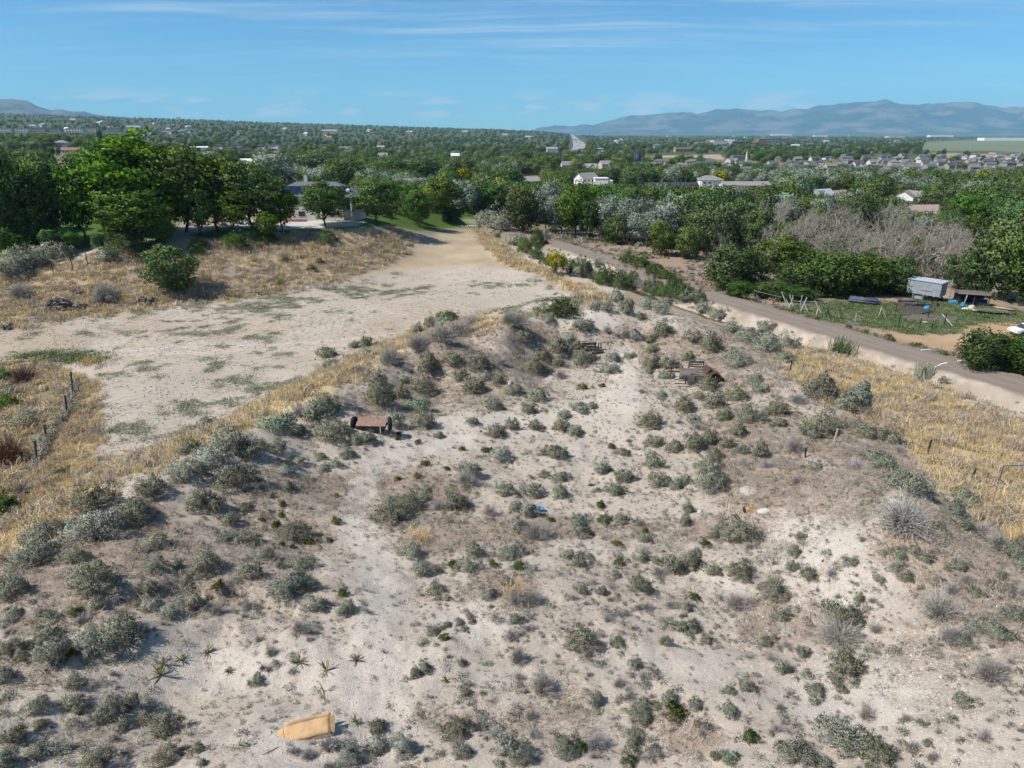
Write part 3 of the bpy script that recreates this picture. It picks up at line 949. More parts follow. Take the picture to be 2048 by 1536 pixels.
# things that other things are described by (photo pixels)
MARKS = [('the tan cardboard box', 612, 1455), ('the rusted axle with two tyres', 740, 850), ('the wooden truck wreck', 1405, 745), ('the dark wagon wreck', 1182, 694),
         ('the blue tub', 1081, 1018), ('the pale boulder by it', 1267, 1033), ('the cut log and bag', 1515, 1020), ('the pale concrete disc', 1500, 978),
         ('the two-track trail', 1255, 740), ('the conical juniper', 1720, 800), ('the steel gate frame', 2000, 950), ('the white mound', 1190, 640), ('the grey spoil mound', 880, 700),
         ('the leaning yucca', 712, 1315), ('the near scarp edge', 400, 1250), ('the ridge-top bare shrub', 1800, 1050), ('the canal reeds', 1680, 695), ('the leaning fence posts', 110, 830),
         ('the white gravel cone', 1600, 1110), ('the bright green leafy bush below the house bank', 350, 545), ('the brown stony hollow', 1570, 1240), ('the lower picture edge', 1100, 1536),
         ('the left field corner', 190, 920), ('the tall grass tuft', 1020, 1185), ('the foreground gravel flat', 1780, 1400), ('the crest grass bend', 480, 880)]
MARKS = [m if m[0] != 'the pale boulder by it' else ('the pale boulder', 1267, 1033) for m in MARKS]
MARKS = [m if 'bright green leafy' not in m[0] else ('the round green bank bush', 350, 545) for m in MARKS]
ORD = ['nearest', 'second nearest', 'third nearest', 'fourth nearest', 'fifth nearest', 'sixth nearest', 'seventh nearest', 'eighth nearest', 'ninth nearest', 'tenth nearest',
       'eleventh nearest', 'twelfth nearest', 'thirteenth nearest', 'fourteenth nearest', 'fifteenth nearest', 'sixteenth nearest', 'seventeenth nearest', 'eighteenth nearest', 'nineteenth nearest',
       'twentieth nearest', 'twenty-first nearest', 'twenty-second nearest', 'twenty-third nearest', 'twenty-fourth nearest', 'twenty-fifth nearest', 'twenty-sixth nearest', 'twenty-seventh nearest', 'twenty-eighth nearest']


def label_all(items, marks):
    """items: [(object, description, px, py)]: tells look-alikes apart by the landmark they are nearest to"""
    buckets = {}
    for o, desc, px, py in items:
        best = min(marks, key=lambda m: math.hypot(px - m[1], (py - m[2]) * 1.4))
        dx, dy = px - best[1], (py - best[2]) * 1.2
        way = ('left of' if dx < 0 else 'right of') if abs(dx) > abs(dy) else ('beyond' if dy < 0 else 'in front of')
        buckets.setdefault((desc, way, best[0]), []).append((math.hypot(px - best[1], py - best[2]), o))
    for (desc, way, mk), lst in buckets.items():
        lst.sort(key=lambda p: p[0])
        for i, (_, o) in enumerate(lst):
            if len(lst) == 1:
                o['label'] = f'{desc}, the one {way} {mk}'
            else:
                o['label'] = f'{desc}, {ORD[min(i, len(ORD) - 1)]} {way} {mk}'


shrub_items = []
tree_items = []


def put_shrub(px, py, wpx, hpx, kind, group='shrubs on the knoll'):
    """photo pixel of the middle of its foot, width and height in photo pixels"""
    x, y, z = hit(px, min(py, 1900))
    depth = y * CP - (z - CAMZ) * SP
    w = wpx * depth / FPX * 1.03
    dl = math.hypot(x, y)
    x += x / dl * w * 0.36
    y += y / dl * w * 0.36
    z = z_ground(x, y)
    sdep = (CAMZ - z) / math.hypot(dl, CAMZ - z)
    hh = (hpx * depth / FPX - w * 0.55 * sdep) / math.sqrt(max(1 - sdep * sdep, 0.1))
    hh = min(max(hh, 0.55 * w), 1.05 * w)
    big = {'s': 'S', 'b': 'P', 'o': 'O', 'g': 'W'}
    kk = big[kind] if kind in big and wpx > 52 else kind
    lf, sm = rnd.choice(SHRUB[kk])
    nm, words_ = SHRUB_WORDS[kk]
    e = new_obj(nm, None, None, (x, y, z - 0.02), rnd.uniform(0, 6.28), (w * rnd.uniform(0.94, 1.06), w * rnd.uniform(0.94, 1.06), hh / 0.66), category=nm.replace('_', ' '), group=group)
    e.empty_display_size = 0.1
    new_obj('foliage', lf, e)
    new_obj('stems', sm, e)
    size = 'large ' if wpx > 62 else 'small ' if wpx < 27 else ''
    shrub_items.append((e, size + words_, px, py - hpx / 2))
    return e


def z_ground(x, y):
    return float(ground_z(np.array([x], float), np.array([y], float))[0])


A_ = ((0, 1000, 2.866), """270,240,230,130,s;560,250,300,190,b;770,160,240,150,o;90,580,210,200,s;210,390,270,150,s;440,370,170,130,o;550,560,290,230,o;900,290,150,110,s;830,310,90,50,g;970,300,60,40,g;
890,420,150,110,s;1010,400,90,80,s;1190,445,200,170,o;1450,460,130,110,o;1320,160,110,80,o;1300,240,110,80,b;1420,270,170,100,s;1530,350,110,100,s;1605,395,50,60,s;1740,410,150,80,s;1650,600,220,150,s;
1750,530,170,110,s;1820,650,130,110,s;1690,250,200,90,o;435,670,90,70,d;100,670,90,60,s;290,690,70,60,s;230,670,50,50,s;880,640,130,110,b;990,680,160,90,b;850,560,120,60,s;1070,510,70,50,s;1250,670,110,100,g;
1430,630,110,80,g;1130,640,90,100,o;1260,550,80,60,y;720,900,280,240,s;540,920,220,190,b;330,960,180,200,s;385,930,110,70,y;850,780,70,90,g;60,900,150,110,o;40,1060,120,120,s;120,920,90,50,s;430,1090,110,80,s;
225,1240,150,130,s;420,1200,120,80,s;470,1230,90,60,o;640,1270,160,160,s;765,1210,100,130,s;960,1360,160,170,o;710,1330,110,70,s;650,1390,60,40,s;90,1400,140,90,o;230,1490,160,130,s;240,1320,90,50,o;570,1560,180,120,o;
960,1530,170,110,o;1140,1450,70,80,s;1160,1530,60,70,b;1720,780,140,120,g;1790,775,60,40,g;1490,820,80,60,g;1560,910,90,90,g;1480,1070,80,80,s;1890,1460,140,160,g;1770,1500,100,100,g;30,1536,140,130,s;
1620,45,46,40,y;1615,105,40,34,y;1580,165,52,50,y;1500,128,36,30,y;1620,175,34,30,y;1785,260,60,50,y;1615,270,42,36,y;1680,280,40,26,y;1890,245,46,34,y;1740,258,40,30,y;1930,145,60,34,y;60,780,80,60,g;180,860,90,60,o;560,640,120,60,s;480,720,110,70,g;300,800,140,110,s""")
B_ = ((680, 1000, 2.866), """290,30,60,60,s;390,70,180,90,o;300,140,220,70,o;660,60,200,130,o;580,70,140,80,g;860,100,110,100,g;1005,70,80,80,s;1080,110,110,120,s;1020,190,110,100,s;1130,250,180,160,g;980,350,160,120,s;1030,410,100,70,d;
770,335,120,80,s;740,420,140,90,s;420,340,130,110,s;480,440,130,100,s;555,550,120,100,s;1370,160,130,80,t;1380,220,130,70,s;1515,140,80,70,d;1620,145,90,80,s;1725,160,70,100,g;1745,250,80,60,s;1315,340,70,70,s;1370,390,110,110,s;
1420,340,70,60,s;1600,385,80,70,d;1575,450,70,50,b;1725,360,90,90,s;1810,370,60,60,s;1900,430,130,130,o;1830,450,120,70,g;1390,545,90,90,s;1725,530,130,90,o;1500,550,60,70,s;1345,585,80,50,g;1550,590,70,50,g;860,580,100,90,s;
960,500,80,80,o;1110,610,130,130,g;1010,620,140,70,g;1010,715,90,80,s;980,830,110,120,g;1020,970,140,170,g;1090,760,90,70,g;1030,1040,90,60,g;40,670,110,110,s;20,560,60,50,y;1380,890,220,170,o;1160,1140,190,200,g;1095,1280,110,110,g;
435,1025,80,80,o;490,1000,90,80,s;600,810,60,50,y;540,780,80,60,s;1540,710,100,70,g;1640,670,80,60,g;1760,640,90,80,g;1940,760,90,80,s;1870,840,70,80,s;1690,980,80,90,b;1590,855,90,80,s;1740,1040,100,80,g;1600,1090,120,80,g;
1430,1020,60,40,g;1465,1190,90,100,s;1720,1280,170,120,s;1880,1210,120,110,s;1660,1160,110,60,g;810,1340,140,140,g;900,1390,120,120,g;960,1480,140,150,b;680,1380,180,110,o;1110,1380,120,80,g;1040,1530,170,100,s;700,1490,130,80,s;
215,1350,120,90,o;230,1460,130,120,b;370,1490,150,170,b;60,1530,170,150,b;1290,1490,160,110,s;1380,1450,80,80,d;1470,1460,180,130,g;1800,1480,100,70,s;1680,1420,90,90,s;1650,1540,100,60,d;1690,1340,80,60,g;1920,1280,140,60,y;
700,955,60,50,o;720,1130,70,40,o;620,580,60,40,s;760,715,50,40,o;690,720,50,40,s;610,735,60,40,s;710,755,50,40,s;1490,40,50,30,y;1205,130,50,34,y;1745,195,40,40,y;1900,640,120,70,g;1590,270,60,40,y;640,390,60,50,y;880,390,60,40,y""")
C_ = ((1360, 1000, 2.866), """330,260,240,190,o;400,290,100,70,g;90,325,70,60,s;190,225,70,50,s;140,270,80,60,d;30,150,70,90,s;40,80,80,80,s;335,460,180,130,o;180,440,110,80,s;60,400,140,80,o;530,590,180,150,o;635,420,70,100,s;650,330,90,60,o;
735,470,110,90,o;865,460,110,80,g;970,390,90,60,s;690,240,80,50,o;1045,250,70,50,g;1250,240,380,220,g;1560,100,150,100,s;1610,170,120,110,s;1470,170,80,50,s;1660,50,100,60,s;1730,200,130,100,g;1920,350,150,190,s;1820,280,160,100,g;
1950,400,80,80,s;1265,345,60,60,s;1340,320,70,60,s;1585,410,100,70,s;1640,490,120,70,g;1835,460,70,90,s;1290,480,90,70,o;1135,480,70,60,s;1225,420,70,50,s;1470,720,300,220,g;1550,560,120,130,g;1560,850,200,160,g;1620,860,110,90,s;
1800,810,190,150,s;1690,780,120,70,s;1920,700,140,110,s;1760,1070,230,220,g;1020,600,60,80,o;1100,600,70,60,g;930,760,240,130,o;900,870,300,180,g;1120,780,110,80,g;930,1050,260,190,o;915,1110,80,70,s;330,650,190,80,g;575,700,110,50,s;
60,770,110,90,s;30,640,70,60,s;80,580,70,60,d;480,840,90,60,s;160,830,90,70,s;700,910,80,80,s;610,860,90,70,g;520,930,100,70,g;580,1000,90,100,s;640,990,70,60,g;380,1100,110,90,s;285,1120,80,70,s;85,1210,90,90,s;770,1140,120,90,s;
285,1250,100,90,s;555,1340,90,80,g;405,1400,110,100,d;290,1520,110,90,t;570,1210,60,90,g;655,1180,50,40,g;1050,1280,130,150,g;1295,1280,80,70,g;1390,1300,60,40,s;1630,1200,120,80,s;1730,1400,120,120,g;1330,1460,110,110,g;
1440,1510,100,60,g;930,1470,300,170,s;1110,1536,230,150,o;660,1530,230,160,s;900,1300,70,80,g;1420,1420,60,50,s;1770,1280,60,50,g;200,1500,70,60,o;150,1320,60,50,o;1400,370,90,60,s;1450,320,80,50,g;1700,560,90,60,o;1960,560,90,100,g;1880,560,80,60,s;1850,1000,90,90,g""")
D_ = ((0, 620, 3.2), """165,745,150,110,s;220,770,100,80,R;80,1000,260,230,R;150,1200,150,170,g;20,1330,260,160,d;600,1290,260,190,o;720,1140,150,80,g;980,1230,230,190,o;900,980,170,110,g;980,1010,80,70,g;1240,920,150,130,o;1780,800,230,190,t;
1920,810,120,90,s;1920,700,150,110,g;1210,1120,220,190,s;1360,1050,260,200,b;1480,940,300,160,s;1600,970,240,160,s;1770,930,170,130,s;1290,1300,170,180,o;1390,1310,150,120,o;1530,1180,300,130,o;1640,1200,100,60,g;1830,1010,70,60,s;
1920,1000,100,60,s;1830,1070,120,70,b;1850,1170,90,90,o;1570,1300,100,50,o;1740,1205,50,50,s;1330,735,90,60,s;400,1060,90,60,d;15,400,50,50,s;60,640,160,110,d;160,480,200,100,R;40,460,130,90,d;200,690,120,60,g;80,560,120,70,s""")
E_ = ((620, 560, 3.2), """690,350,90,80,o;765,320,90,100,o;880,280,160,80,D;870,310,140,60,s;1040,295,160,90,g;1590,260,240,120,D;1530,285,90,60,s;1820,200,90,60,s;1895,210,80,70,s;285,440,80,60,s;360,430,90,90,o;375,490,100,60,t;110,500,130,90,o;
130,580,120,90,o;330,600,110,60,g;430,680,140,100,o;455,820,190,200,o;580,760,120,100,o;600,660,80,60,b;720,740,190,140,o;760,630,150,140,o;915,580,130,100,o;960,660,120,90,o;1070,590,170,110,o;1055,735,160,130,o;1130,650,100,70,b;
1210,670,100,80,o;1160,580,80,60,s;520,560,200,100,g;620,600,100,70,g;1430,610,170,100,o;1500,600,80,60,s;1600,640,110,80,g;1310,745,110,90,s;1370,430,120,90,o;1460,780,150,100,s;1175,835,120,90,s;1405,860,120,50,o;1620,890,90,50,s;
1610,980,100,100,o;1690,1010,120,70,o;1560,965,60,40,g;1445,965,100,80,o;1295,965,90,90,o;1190,1010,130,70,o;1740,860,90,70,s;1810,825,70,50,s;1900,355,70,70,g;1740,370,150,100,o;1655,415,80,60,b;1715,470,90,80,o;1590,500,160,120,o;
1750,560,190,130,o;1590,560,90,70,o;1480,520,120,60,o;1920,610,130,90,b;1940,530,90,80,b;100,860,190,120,o;90,900,190,110,t;160,1070,270,180,o;30,930,120,150,s;260,840,150,90,g;550,950,140,130,s;690,850,160,110,t;730,960,190,120,o;
510,1010,90,70,g;370,1060,110,90,o;300,1060,70,80,s;820,1015,70,40,o;1035,935,80,30,o;1220,1180,150,120,b;1130,1110,60,50,y;1020,1270,160,120,s;1500,1130,110,90,g;1580,1150,150,90,o;940,1480,180,150,o;1000,1340,180,70,g;840,1480,130,100,g;
1270,1390,140,90,s;1430,1400,160,110,s;1605,1300,120,80,s;1600,1400,110,110,s;1500,1270,80,60,s;1870,1250,100,100,s;1950,1380,90,80,s;720,1420,110,60,s;740,1370,80,50,s;510,1430,60,60,s;180,1210,90,70,t;100,1225,80,40,t;70,1150,80,50,s;
240,1150,110,70,s;560,1025,36,30,y;570,995,36,30,y;690,1052,44,36,y;735,1195,60,46,y;690,1275,52,42,y;560,1290,46,40,y;970,1095,46,36,y;875,1222,40,36,y;580,1408,46,34,y;165,1396,50,34,y;1750,702,60,46,y;1870,688,44,30,y;1800,1322,30,26,y;
1845,1355,30,30,y;1860,1465,60,36,y;960,370,220,60,g;850,420,260,80,g;1320,330,200,90,g;1280,300,170,70,g;700,480,200,70,g;1230,560,110,50,g""")
F_ = ((1100, 560, 3.49), """530,250,110,120,s;760,240,170,100,s;820,180,110,80,s;670,200,120,100,s;470,170,120,110,s;630,280,80,40,o;1060,250,130,100,s;1170,290,130,90,s;1260,370,130,100,s;480,420,100,60,g;525,410,60,60,o;600,440,150,60,g;
780,400,150,110,o;700,440,110,70,o;990,450,130,90,o;1120,510,170,140,o;710,520,100,70,o;710,630,110,130,o;685,660,60,60,s;555,555,80,50,t;820,630,130,100,o;815,700,110,80,t;960,570,100,70,o;1310,620,190,130,s;1280,560,130,100,s;
1400,450,200,150,s;1500,500,240,160,s;1640,490,200,150,s;1500,380,120,90,s;1620,570,90,80,s;1340,420,130,100,s;940,690,60,50,s;1100,780,160,70,o;780,825,90,60,t;930,930,140,130,o;690,1050,200,150,o;1040,840,90,70,o;1150,900,160,140,o;
1300,850,170,110,o;1210,990,130,100,o;1390,1010,200,170,o;1470,800,110,100,t;1590,950,160,110,o;1740,880,160,110,g;1420,730,120,80,s;1310,1100,130,120,o;1600,1030,90,60,o;1000,1010,110,90,s;1030,1050,100,80,g;1000,1200,160,150,o;
1110,1170,130,130,o;1150,1260,110,100,o;1230,1180,110,90,o;730,1170,130,90,o;860,1210,140,100,o;1340,1220,100,80,s;1470,1250,110,140,o;550,1140,60,50,g;515,1230,90,50,o;720,1320,160,130,s;750,1450,150,120,s;880,1470,110,100,s;
930,1430,110,80,s;1100,1370,220,150,s;1130,1500,260,130,s;520,1420,150,110,o;365,1360,110,90,s;460,1500,140,90,s;1700,1220,190,180,g;1830,1120,150,120,s;1850,1330,110,90,b;1520,1320,140,80,g;1720,1440,150,90,g;430,1180,60,34,y;900,1010,80,60,g;640,790,70,50,g;290,900,60,50,s;200,920,110,70,s""")
G_ = ((1528, 540, 3.338), """380,870,280,220,O;520,930,130,120,s;130,610,110,70,s;220,900,150,100,g;80,980,190,100,o;110,1050,80,60,o;370,1130,280,160,o;500,1060,110,70,o;690,1130,190,110,o;850,1160,150,120,o;730,1280,160,110,s;800,1340,160,100,s;
620,1340,170,110,g;970,1520,300,210,s;1330,1560,190,100,s;1180,1400,90,60,g;600,960,130,90,g;350,560,80,40,s;900,1220,110,50,g;1420,1310,90,60,g;1260,1340,100,60,g""")
for (x0, y0, sc), txt in (A_, B_, C_, D_, E_, F_, G_):
    for rec in txt.replace('\n', '').split(';'):
        u, v, w, h, k = rec.split(',')
        put_shrub(x0 + float(u) / sc, y0 + float(v) / sc, float(w) / sc, float(h) / sc, k)

# bushes of the bank, the hedge by the road and the canal strip
for px, py, w, h, k in [(272, 527, 90, 66, 'D'), (30, 560, 100, 60, 's'), (60, 545, 80, 50, 's'), (115, 525, 70, 36, 's'), (218, 528, 44, 34, 's'), (205, 500, 40, 26, 'g'),
                        (215, 610, 70, 50, 'g'), (400, 500, 40, 20, 'd'), (480, 505, 60, 40, 'D'), (655, 492, 40, 22, 'd'), (572, 525, 16, 14, 'd'), (625, 545, 20, 16, 'd'), (640, 528, 14, 12, 'd'), (560, 572, 18, 12, 'd'),
                        (45, 600, 60, 24, 'g'), (540, 490, 40, 20, 'd'), (395, 512, 26, 24, 'd'),
                        (1255, 528, 40, 24, 'D'), (1280, 538, 46, 26, 'D'), (1308, 550, 44, 24, 'D'), (1332, 560, 40, 20, 'D'), (1350, 568, 26, 14, 'd'),
                        (1076, 500, 40, 48, 'D'), (1142, 548, 32, 36, 'D'), (1245, 555, 22, 16, 'd'), (1195, 540, 30, 34, 'g'),
                        (1006, 468, 84, 60, 'S'), (972, 446, 44, 28, 'S'), (1032, 492, 50, 34, 'S'), (1050, 508, 40, 28, 'V'), (1072, 520, 36, 26, 'V'), (1095, 532, 34, 24, 'V'), (775, 436, 26, 16, 'y'), (795, 430, 20, 14, 'B'), (815, 432, 24, 14, 'd'), (730, 432, 22, 16, 'y'), (745, 426, 26, 18, 'B'), (762, 418, 30, 20, 'd'), (800, 416, 30, 20, 'B'), (830, 420, 30, 20, 'y'), (865, 426, 28, 18, 'B'), (925, 436, 30, 22, 'd'), (945, 430, 34, 26, 'B'), (900, 432, 24, 16, 'd')]:
    put_shrub(px, py, w, h, k, 'bushes below the house bank' if px < 700 else 'garden bushes beside the house' if px < 960 and py < 440 else 'bushes along the canal')
for i in range(30):
    t_ = i / 29
    px = 1150 + 245 * t_ + rnd.uniform(-6, 8)
    py = 556 + 62 * t_ + rnd.uniform(-8, 2)
    put_shrub(px, py, rnd.uniform(26, 46), rnd.uniform(24, 38), rnd.choice('VVSVgV'), 'bushes along the canal')
for px, py, w, h in [(1690, 712, 34, 34), (1672, 706, 26, 30), (1845, 752, 34, 26)]:
    pass

# ------------------------------------------------------------------ trees (unit: 1 m tall, crown 1 m across)
def tree_meshes(seed, clumps, per, leaf, mat, zb=0.22, flat=1.0, rcl=(0.10, 0.17), lean=0.0, shape=1.0, limbs=9, gap=0.0, trunk_r=0.022, hor=0.0):
    rng = np.random.default_rng(seed)
    d = unit(rng.normal(size=(clumps, 3)))
    az = np.arctan2(d[:, 1], d[:, 0])
    ph = rng.uniform(0, 6.28, 6)
    rr = rng.uniform(0.25, 1.0, clumps) ** 0.45
    rr *= 1 + 0.16 * np.sin(az * 2 + ph[0]) * (1 - np.abs(d[:, 2])) + 0.12 * np.sin(az * 3 + ph[1]) + 0.08 * np.sin(d[:, 2] * 5 + ph[2] + az)
    zc = (1 + zb) / 2
    C = d * rr[:, None] * np.array([0.42, 0.42, (1 - zb) / 2 * 0.92])
    if shape != 1.0:
        k = (C[:, 2] / ((1 - zb) / 2) + 1) / 2
        C[:, :2] *= (1.15 - (1 - shape) * k * 1.3).clip(0.1)[:, None]
    C[:, 2] += zc
    C[:, 0] += lean * C[:, 2]
    rc = rng.uniform(rcl[0], rcl[1], clumps)
    P = np.repeat(C, per, 0)
    q = unit(rng.normal(size=P.shape)) * rng.uniform(0.2, 1.0, (len(P), 1)) ** 0.5
    P = P + q * np.repeat(rc, per)[:, None] * np.array([1.15, 1.15, flat])
    D = unit(rng.normal(size=P.shape) * np.array([1, 1, 0.8 - hor * 0.6]) + unit(q) * 0.4)
    L = rng.uniform(0.6, 1.3, len(P)) * leaf
    V, F = diamonds(P - D * L[:, None] * 0.5, D, L, rng.uniform(0.45, 0.8, len(P)) * leaf, rng)
    ct = np.repeat(rng.uniform(0.2, 0.8, clumps), per)
    tint = np.clip(ct + rng.normal(size=len(P)) * 0.2 + (q[:, 2] * 0.12), 0, 1)
    ctr = np.array([0, 0, zc])
    Nn = unit(unit((P - ctr) / np.array([0.42, 0.42, (1 - zb) / 2])) * 0.7 + unit(q) * 0.75 + rng.normal(size=P.shape) * 0.30)
    crown = leafy('crown', V, F, np.repeat(tint, 4), mat, np.repeat(Nn, 4, 0))
    paths = [curve_path((0, 0, -0.02), (lean * 0.5, 0, zc * 0.95), (0.02, 0.01, 0), 6, trunk_r, trunk_r * 0.4, rng)]
    for i in range(limbs):
        c = C[rng.integers(clumps)]
        s = rng.uniform(0.35, 0.9) * min(c[2], zc) * 0.8
        paths.append(curve_path((lean * s * 0.5, 0, s), c, rng.normal(size=3) * 0.03, 5, trunk_r * 0.5, trunk_r * 0.12, rng))
    V, F = tubes(paths, 5)
    tr = make_mesh('trunk', V, F, None, True)
    tr.materials.append(M_BARK)
    return crown, tr


def dead_meshes(seed, leafy_n=0):
    rng = np.random.default_rng(seed)
    trunk, twig = [], []

    def grow(p, d, L, r, depth):
        k = 4
        pts = [p]
        for i in range(k):
            d = unit(d + rng.normal(size=3) * 0.20 + np.array([0, 0, 0.05]))
            pts.append(pts[-1] + d * L / k)
        (trunk if depth < 2 else twig).append((np.array(pts), np.linspace(r, r * 0.5, k + 1)))
        if depth >= 5:
            return
        n = 3 if depth in (1, 2, 3) else 2
        for i in range(n + (depth == 0) * 2):
            s = rng.integers(2, k + 1)
            grow(pts[s], unit(d * 0.7 + rng.normal(size=3) * 0.7 + np.array([0, 0, 0.15])), L * rng.uniform(0.55, 0.8), max(r * 0.48, 0.0016), depth + 1)
    for i in range(2):
        grow(np.array([rng.normal() * 0.03, rng.normal() * 0.03, -0.02]), unit(np.array([rng.normal() * 0.3, rng.normal() * 0.3, 1.0])), 0.36, 0.022, 0)
    V1, F1 = tubes(trunk, 5)
    V2, F2 = tubes(twig, 3)
    allz = max(V1[:, 2].max(), V2[:, 2].max())
    wxy = max(np.abs(V2[:, :2]).max(), 0.3)
    s = np.array([0.55 / wxy, 0.55 / wxy, 1 / allz])
    tr = leafy('trunk', V1 * s, F1, np.clip(rng.normal(0.55, 0.2, len(V1)), 0, 1), M_DEAD)
    cr = leafy('crown', V2 * s, F2, np.clip(rng.normal(0.6, 0.25, len(V2)), 0, 1), M_DEAD)
    return cr, tr


TREE = {}
for k in range(4):
    TREE.setdefault('L', []).append(tree_meshes(200 + k, 120, 56, 0.046, M_LOC, 0.20, 0.42, (0.09, 0.16), hor=0.8))
    TREE.setdefault('M', []).append(tree_meshes(210 + k, 110, 60, 0.046, M_MAP, 0.18, 0.9, (0.08, 0.15)))
    TREE.setdefault('S', []).append(tree_meshes(220 + k, 120, 50, 0.046, M_SIL, 0.08, 0.8, (0.09, 0.16)))
    TREE.setdefault('G', []).append(tree_meshes(230 + k, 120, 50, 0.046, M_MID, 0.08, 0.8, (0.08, 0.15)))
    TREE.setdefault('X', []).append(dead_meshes(240 + k))
for k in range(3):
    TREE.setdefault('W', []).append(tree_meshes(250 + k, 130, 52, 0.044, M_BRT, 0.05, 0.7, (0.08, 0.14)))
    TREE.setdefault('B', []).append(tree_meshes(260 + k, 130, 52, 0.046, M_DGRN, 0.02, 0.9, (0.09, 0.16)))
    TREE.setdefault('Y', []).append(tree_meshes(270 + k, 70, 40, 0.06, M_YEL, 0.10, 0.9, (0.10, 0.17)))
    TREE.setdefault('C', []).append(tree_meshes(280 + k, 110, 44, 0.046, M_MAP, 0.05, 0.6, (0.07, 0.12), shape=0.05))
    TREE.setdefault('P', []).append(tree_meshes(285 + k, 90, 44, 0.05, M_MID, 0.05, 1.4, (0.08, 0.13)))
# lighter builds of the same kinds for the middle distance and beyond
for k in range(3):
    TREE.setdefault('g', []).append(tree_meshes(300 + k, 60, 40, 0.068, M_MID, 0.06, 0.85, (0.12, 0.21), limbs=4))
    TREE.setdefault('m', []).append(tree_meshes(310 + k, 60, 40, 0.068, M_MAP, 0.06, 0.85, (0.12, 0.21), limbs=4))
    TREE.setdefault('s', []).append(tree_meshes(320 + k, 60, 40, 0.068, M_SIL, 0.05, 0.85, (0.12, 0.21), limbs=4))
    TREE.setdefault('w', []).append(tree_meshes(330 + k, 60, 40, 0.068, M_BRT, 0.06, 0.85, (0.12, 0.21), limbs=4))
TREE['y'] = [tree_meshes(340, 36, 22, 0.11, M_YEL, 0.06, 0.85, (0.12, 0.21), limbs=3)]
TREE['c'] = [tree_meshes(341, 40, 24, 0.10, M_MAP, 0.05, 0.6, (0.10, 0.16), shape=0.05, limbs=3)]

TREE_WORDS = {'L': ('locust_tree', 'bright green feathery tree'), 'M': ('maple_tree', 'dark green broad tree'), 'S': ('olive_tree', 'silvery grey-leaved tree'), 'G': ('broadleaf_tree', 'mid-green leafy tree'),
              'X': ('dead_tree', 'bare grey dead tree'), 'W': ('willow_tree', 'light green loose tree'), 'B': ('thicket_tree', 'dense dark green low tree'), 'Y': ('yellow_tree', 'yellow-green tree'), 'C': ('conifer_tree', 'pointed dark conifer'),
              'P': ('poplar_tree', 'tall narrow green tree')}


def put_tree(px, py, wpx, toppy, kind, group, low=False):
    x, y, z = hit(px, py)
    depth = y * CP - (z - CAMZ) * SP
    w = wpx * depth / FPX
    h = (py - toppy) * depth / FPX * 0.95
    dl = math.hypot(x, y)
    x += x / dl * w * 0.2
    y += y / dl * w * 0.2
    z = z_ground(x, y)
    kk = kind.lower() if low and kind.lower() in TREE else kind
    cr, tr = rnd.choice(TREE[kk])
    nm, wd = TREE_WORDS[kind]
    e = new_obj(nm, None, None, (x, y, z - 0.05), rnd.uniform(0, 6.28), (w, w, h), category='tree', group=group)
    new_obj('crown', cr, e)
    new_obj('trunk', tr, e)
    tree_items.append((e, wd, px, (py + toppy) / 2))
    return e


GT = 'trees around the house garden'
for px, py, w, top, k in [(8, 505, 130, 292, 'M'), (70, 500, 100, 345, 'M'), (112, 488, 130, 318, 'M'), (172, 486, 110, 322, 'M'), (212, 478, 150, 298, 'M'), (30, 470, 120, 330, 'M'),
                          (292, 478, 215, 264, 'L'), (280, 505, 150, 372, 'L'), (372, 470, 150, 292, 'L'), (345, 478, 90, 350, 'L'), (440, 470, 150, 308, 'L'), (402, 478, 80, 360, 'L'), (505, 474, 130, 322, 'L'), (470, 478, 90, 380, 'L'), (566, 472, 84, 374, 'L'),
                          (535, 488, 60, 425, 'L'), (652, 460, 96, 362, 'L'), (350, 594, 112, 492, 'W'), (1112, 552, 46, 502, 'Y'), (756, 452, 104, 356, 'M'), (838, 455, 62, 380, 'M'), (886, 446, 76, 352, 'L'), (858, 420, 40, 372, 'Y'), (905, 445, 50, 415, 'G'), (820, 440, 30, 395, 'M'),
                          (110, 512, 52, 458, 'M'), (150, 505, 34, 462, 'M'), (200, 505, 30, 464, 'M'), (75, 500, 110, 440, 'G'), (20, 520, 70, 460, 'M'), (330, 500, 60, 440, 'L'), (240, 500, 60, 445, 'G')]:
    put_tree(px, py, w, top, k, GT)
GR = 'riverside trees beyond the canal'
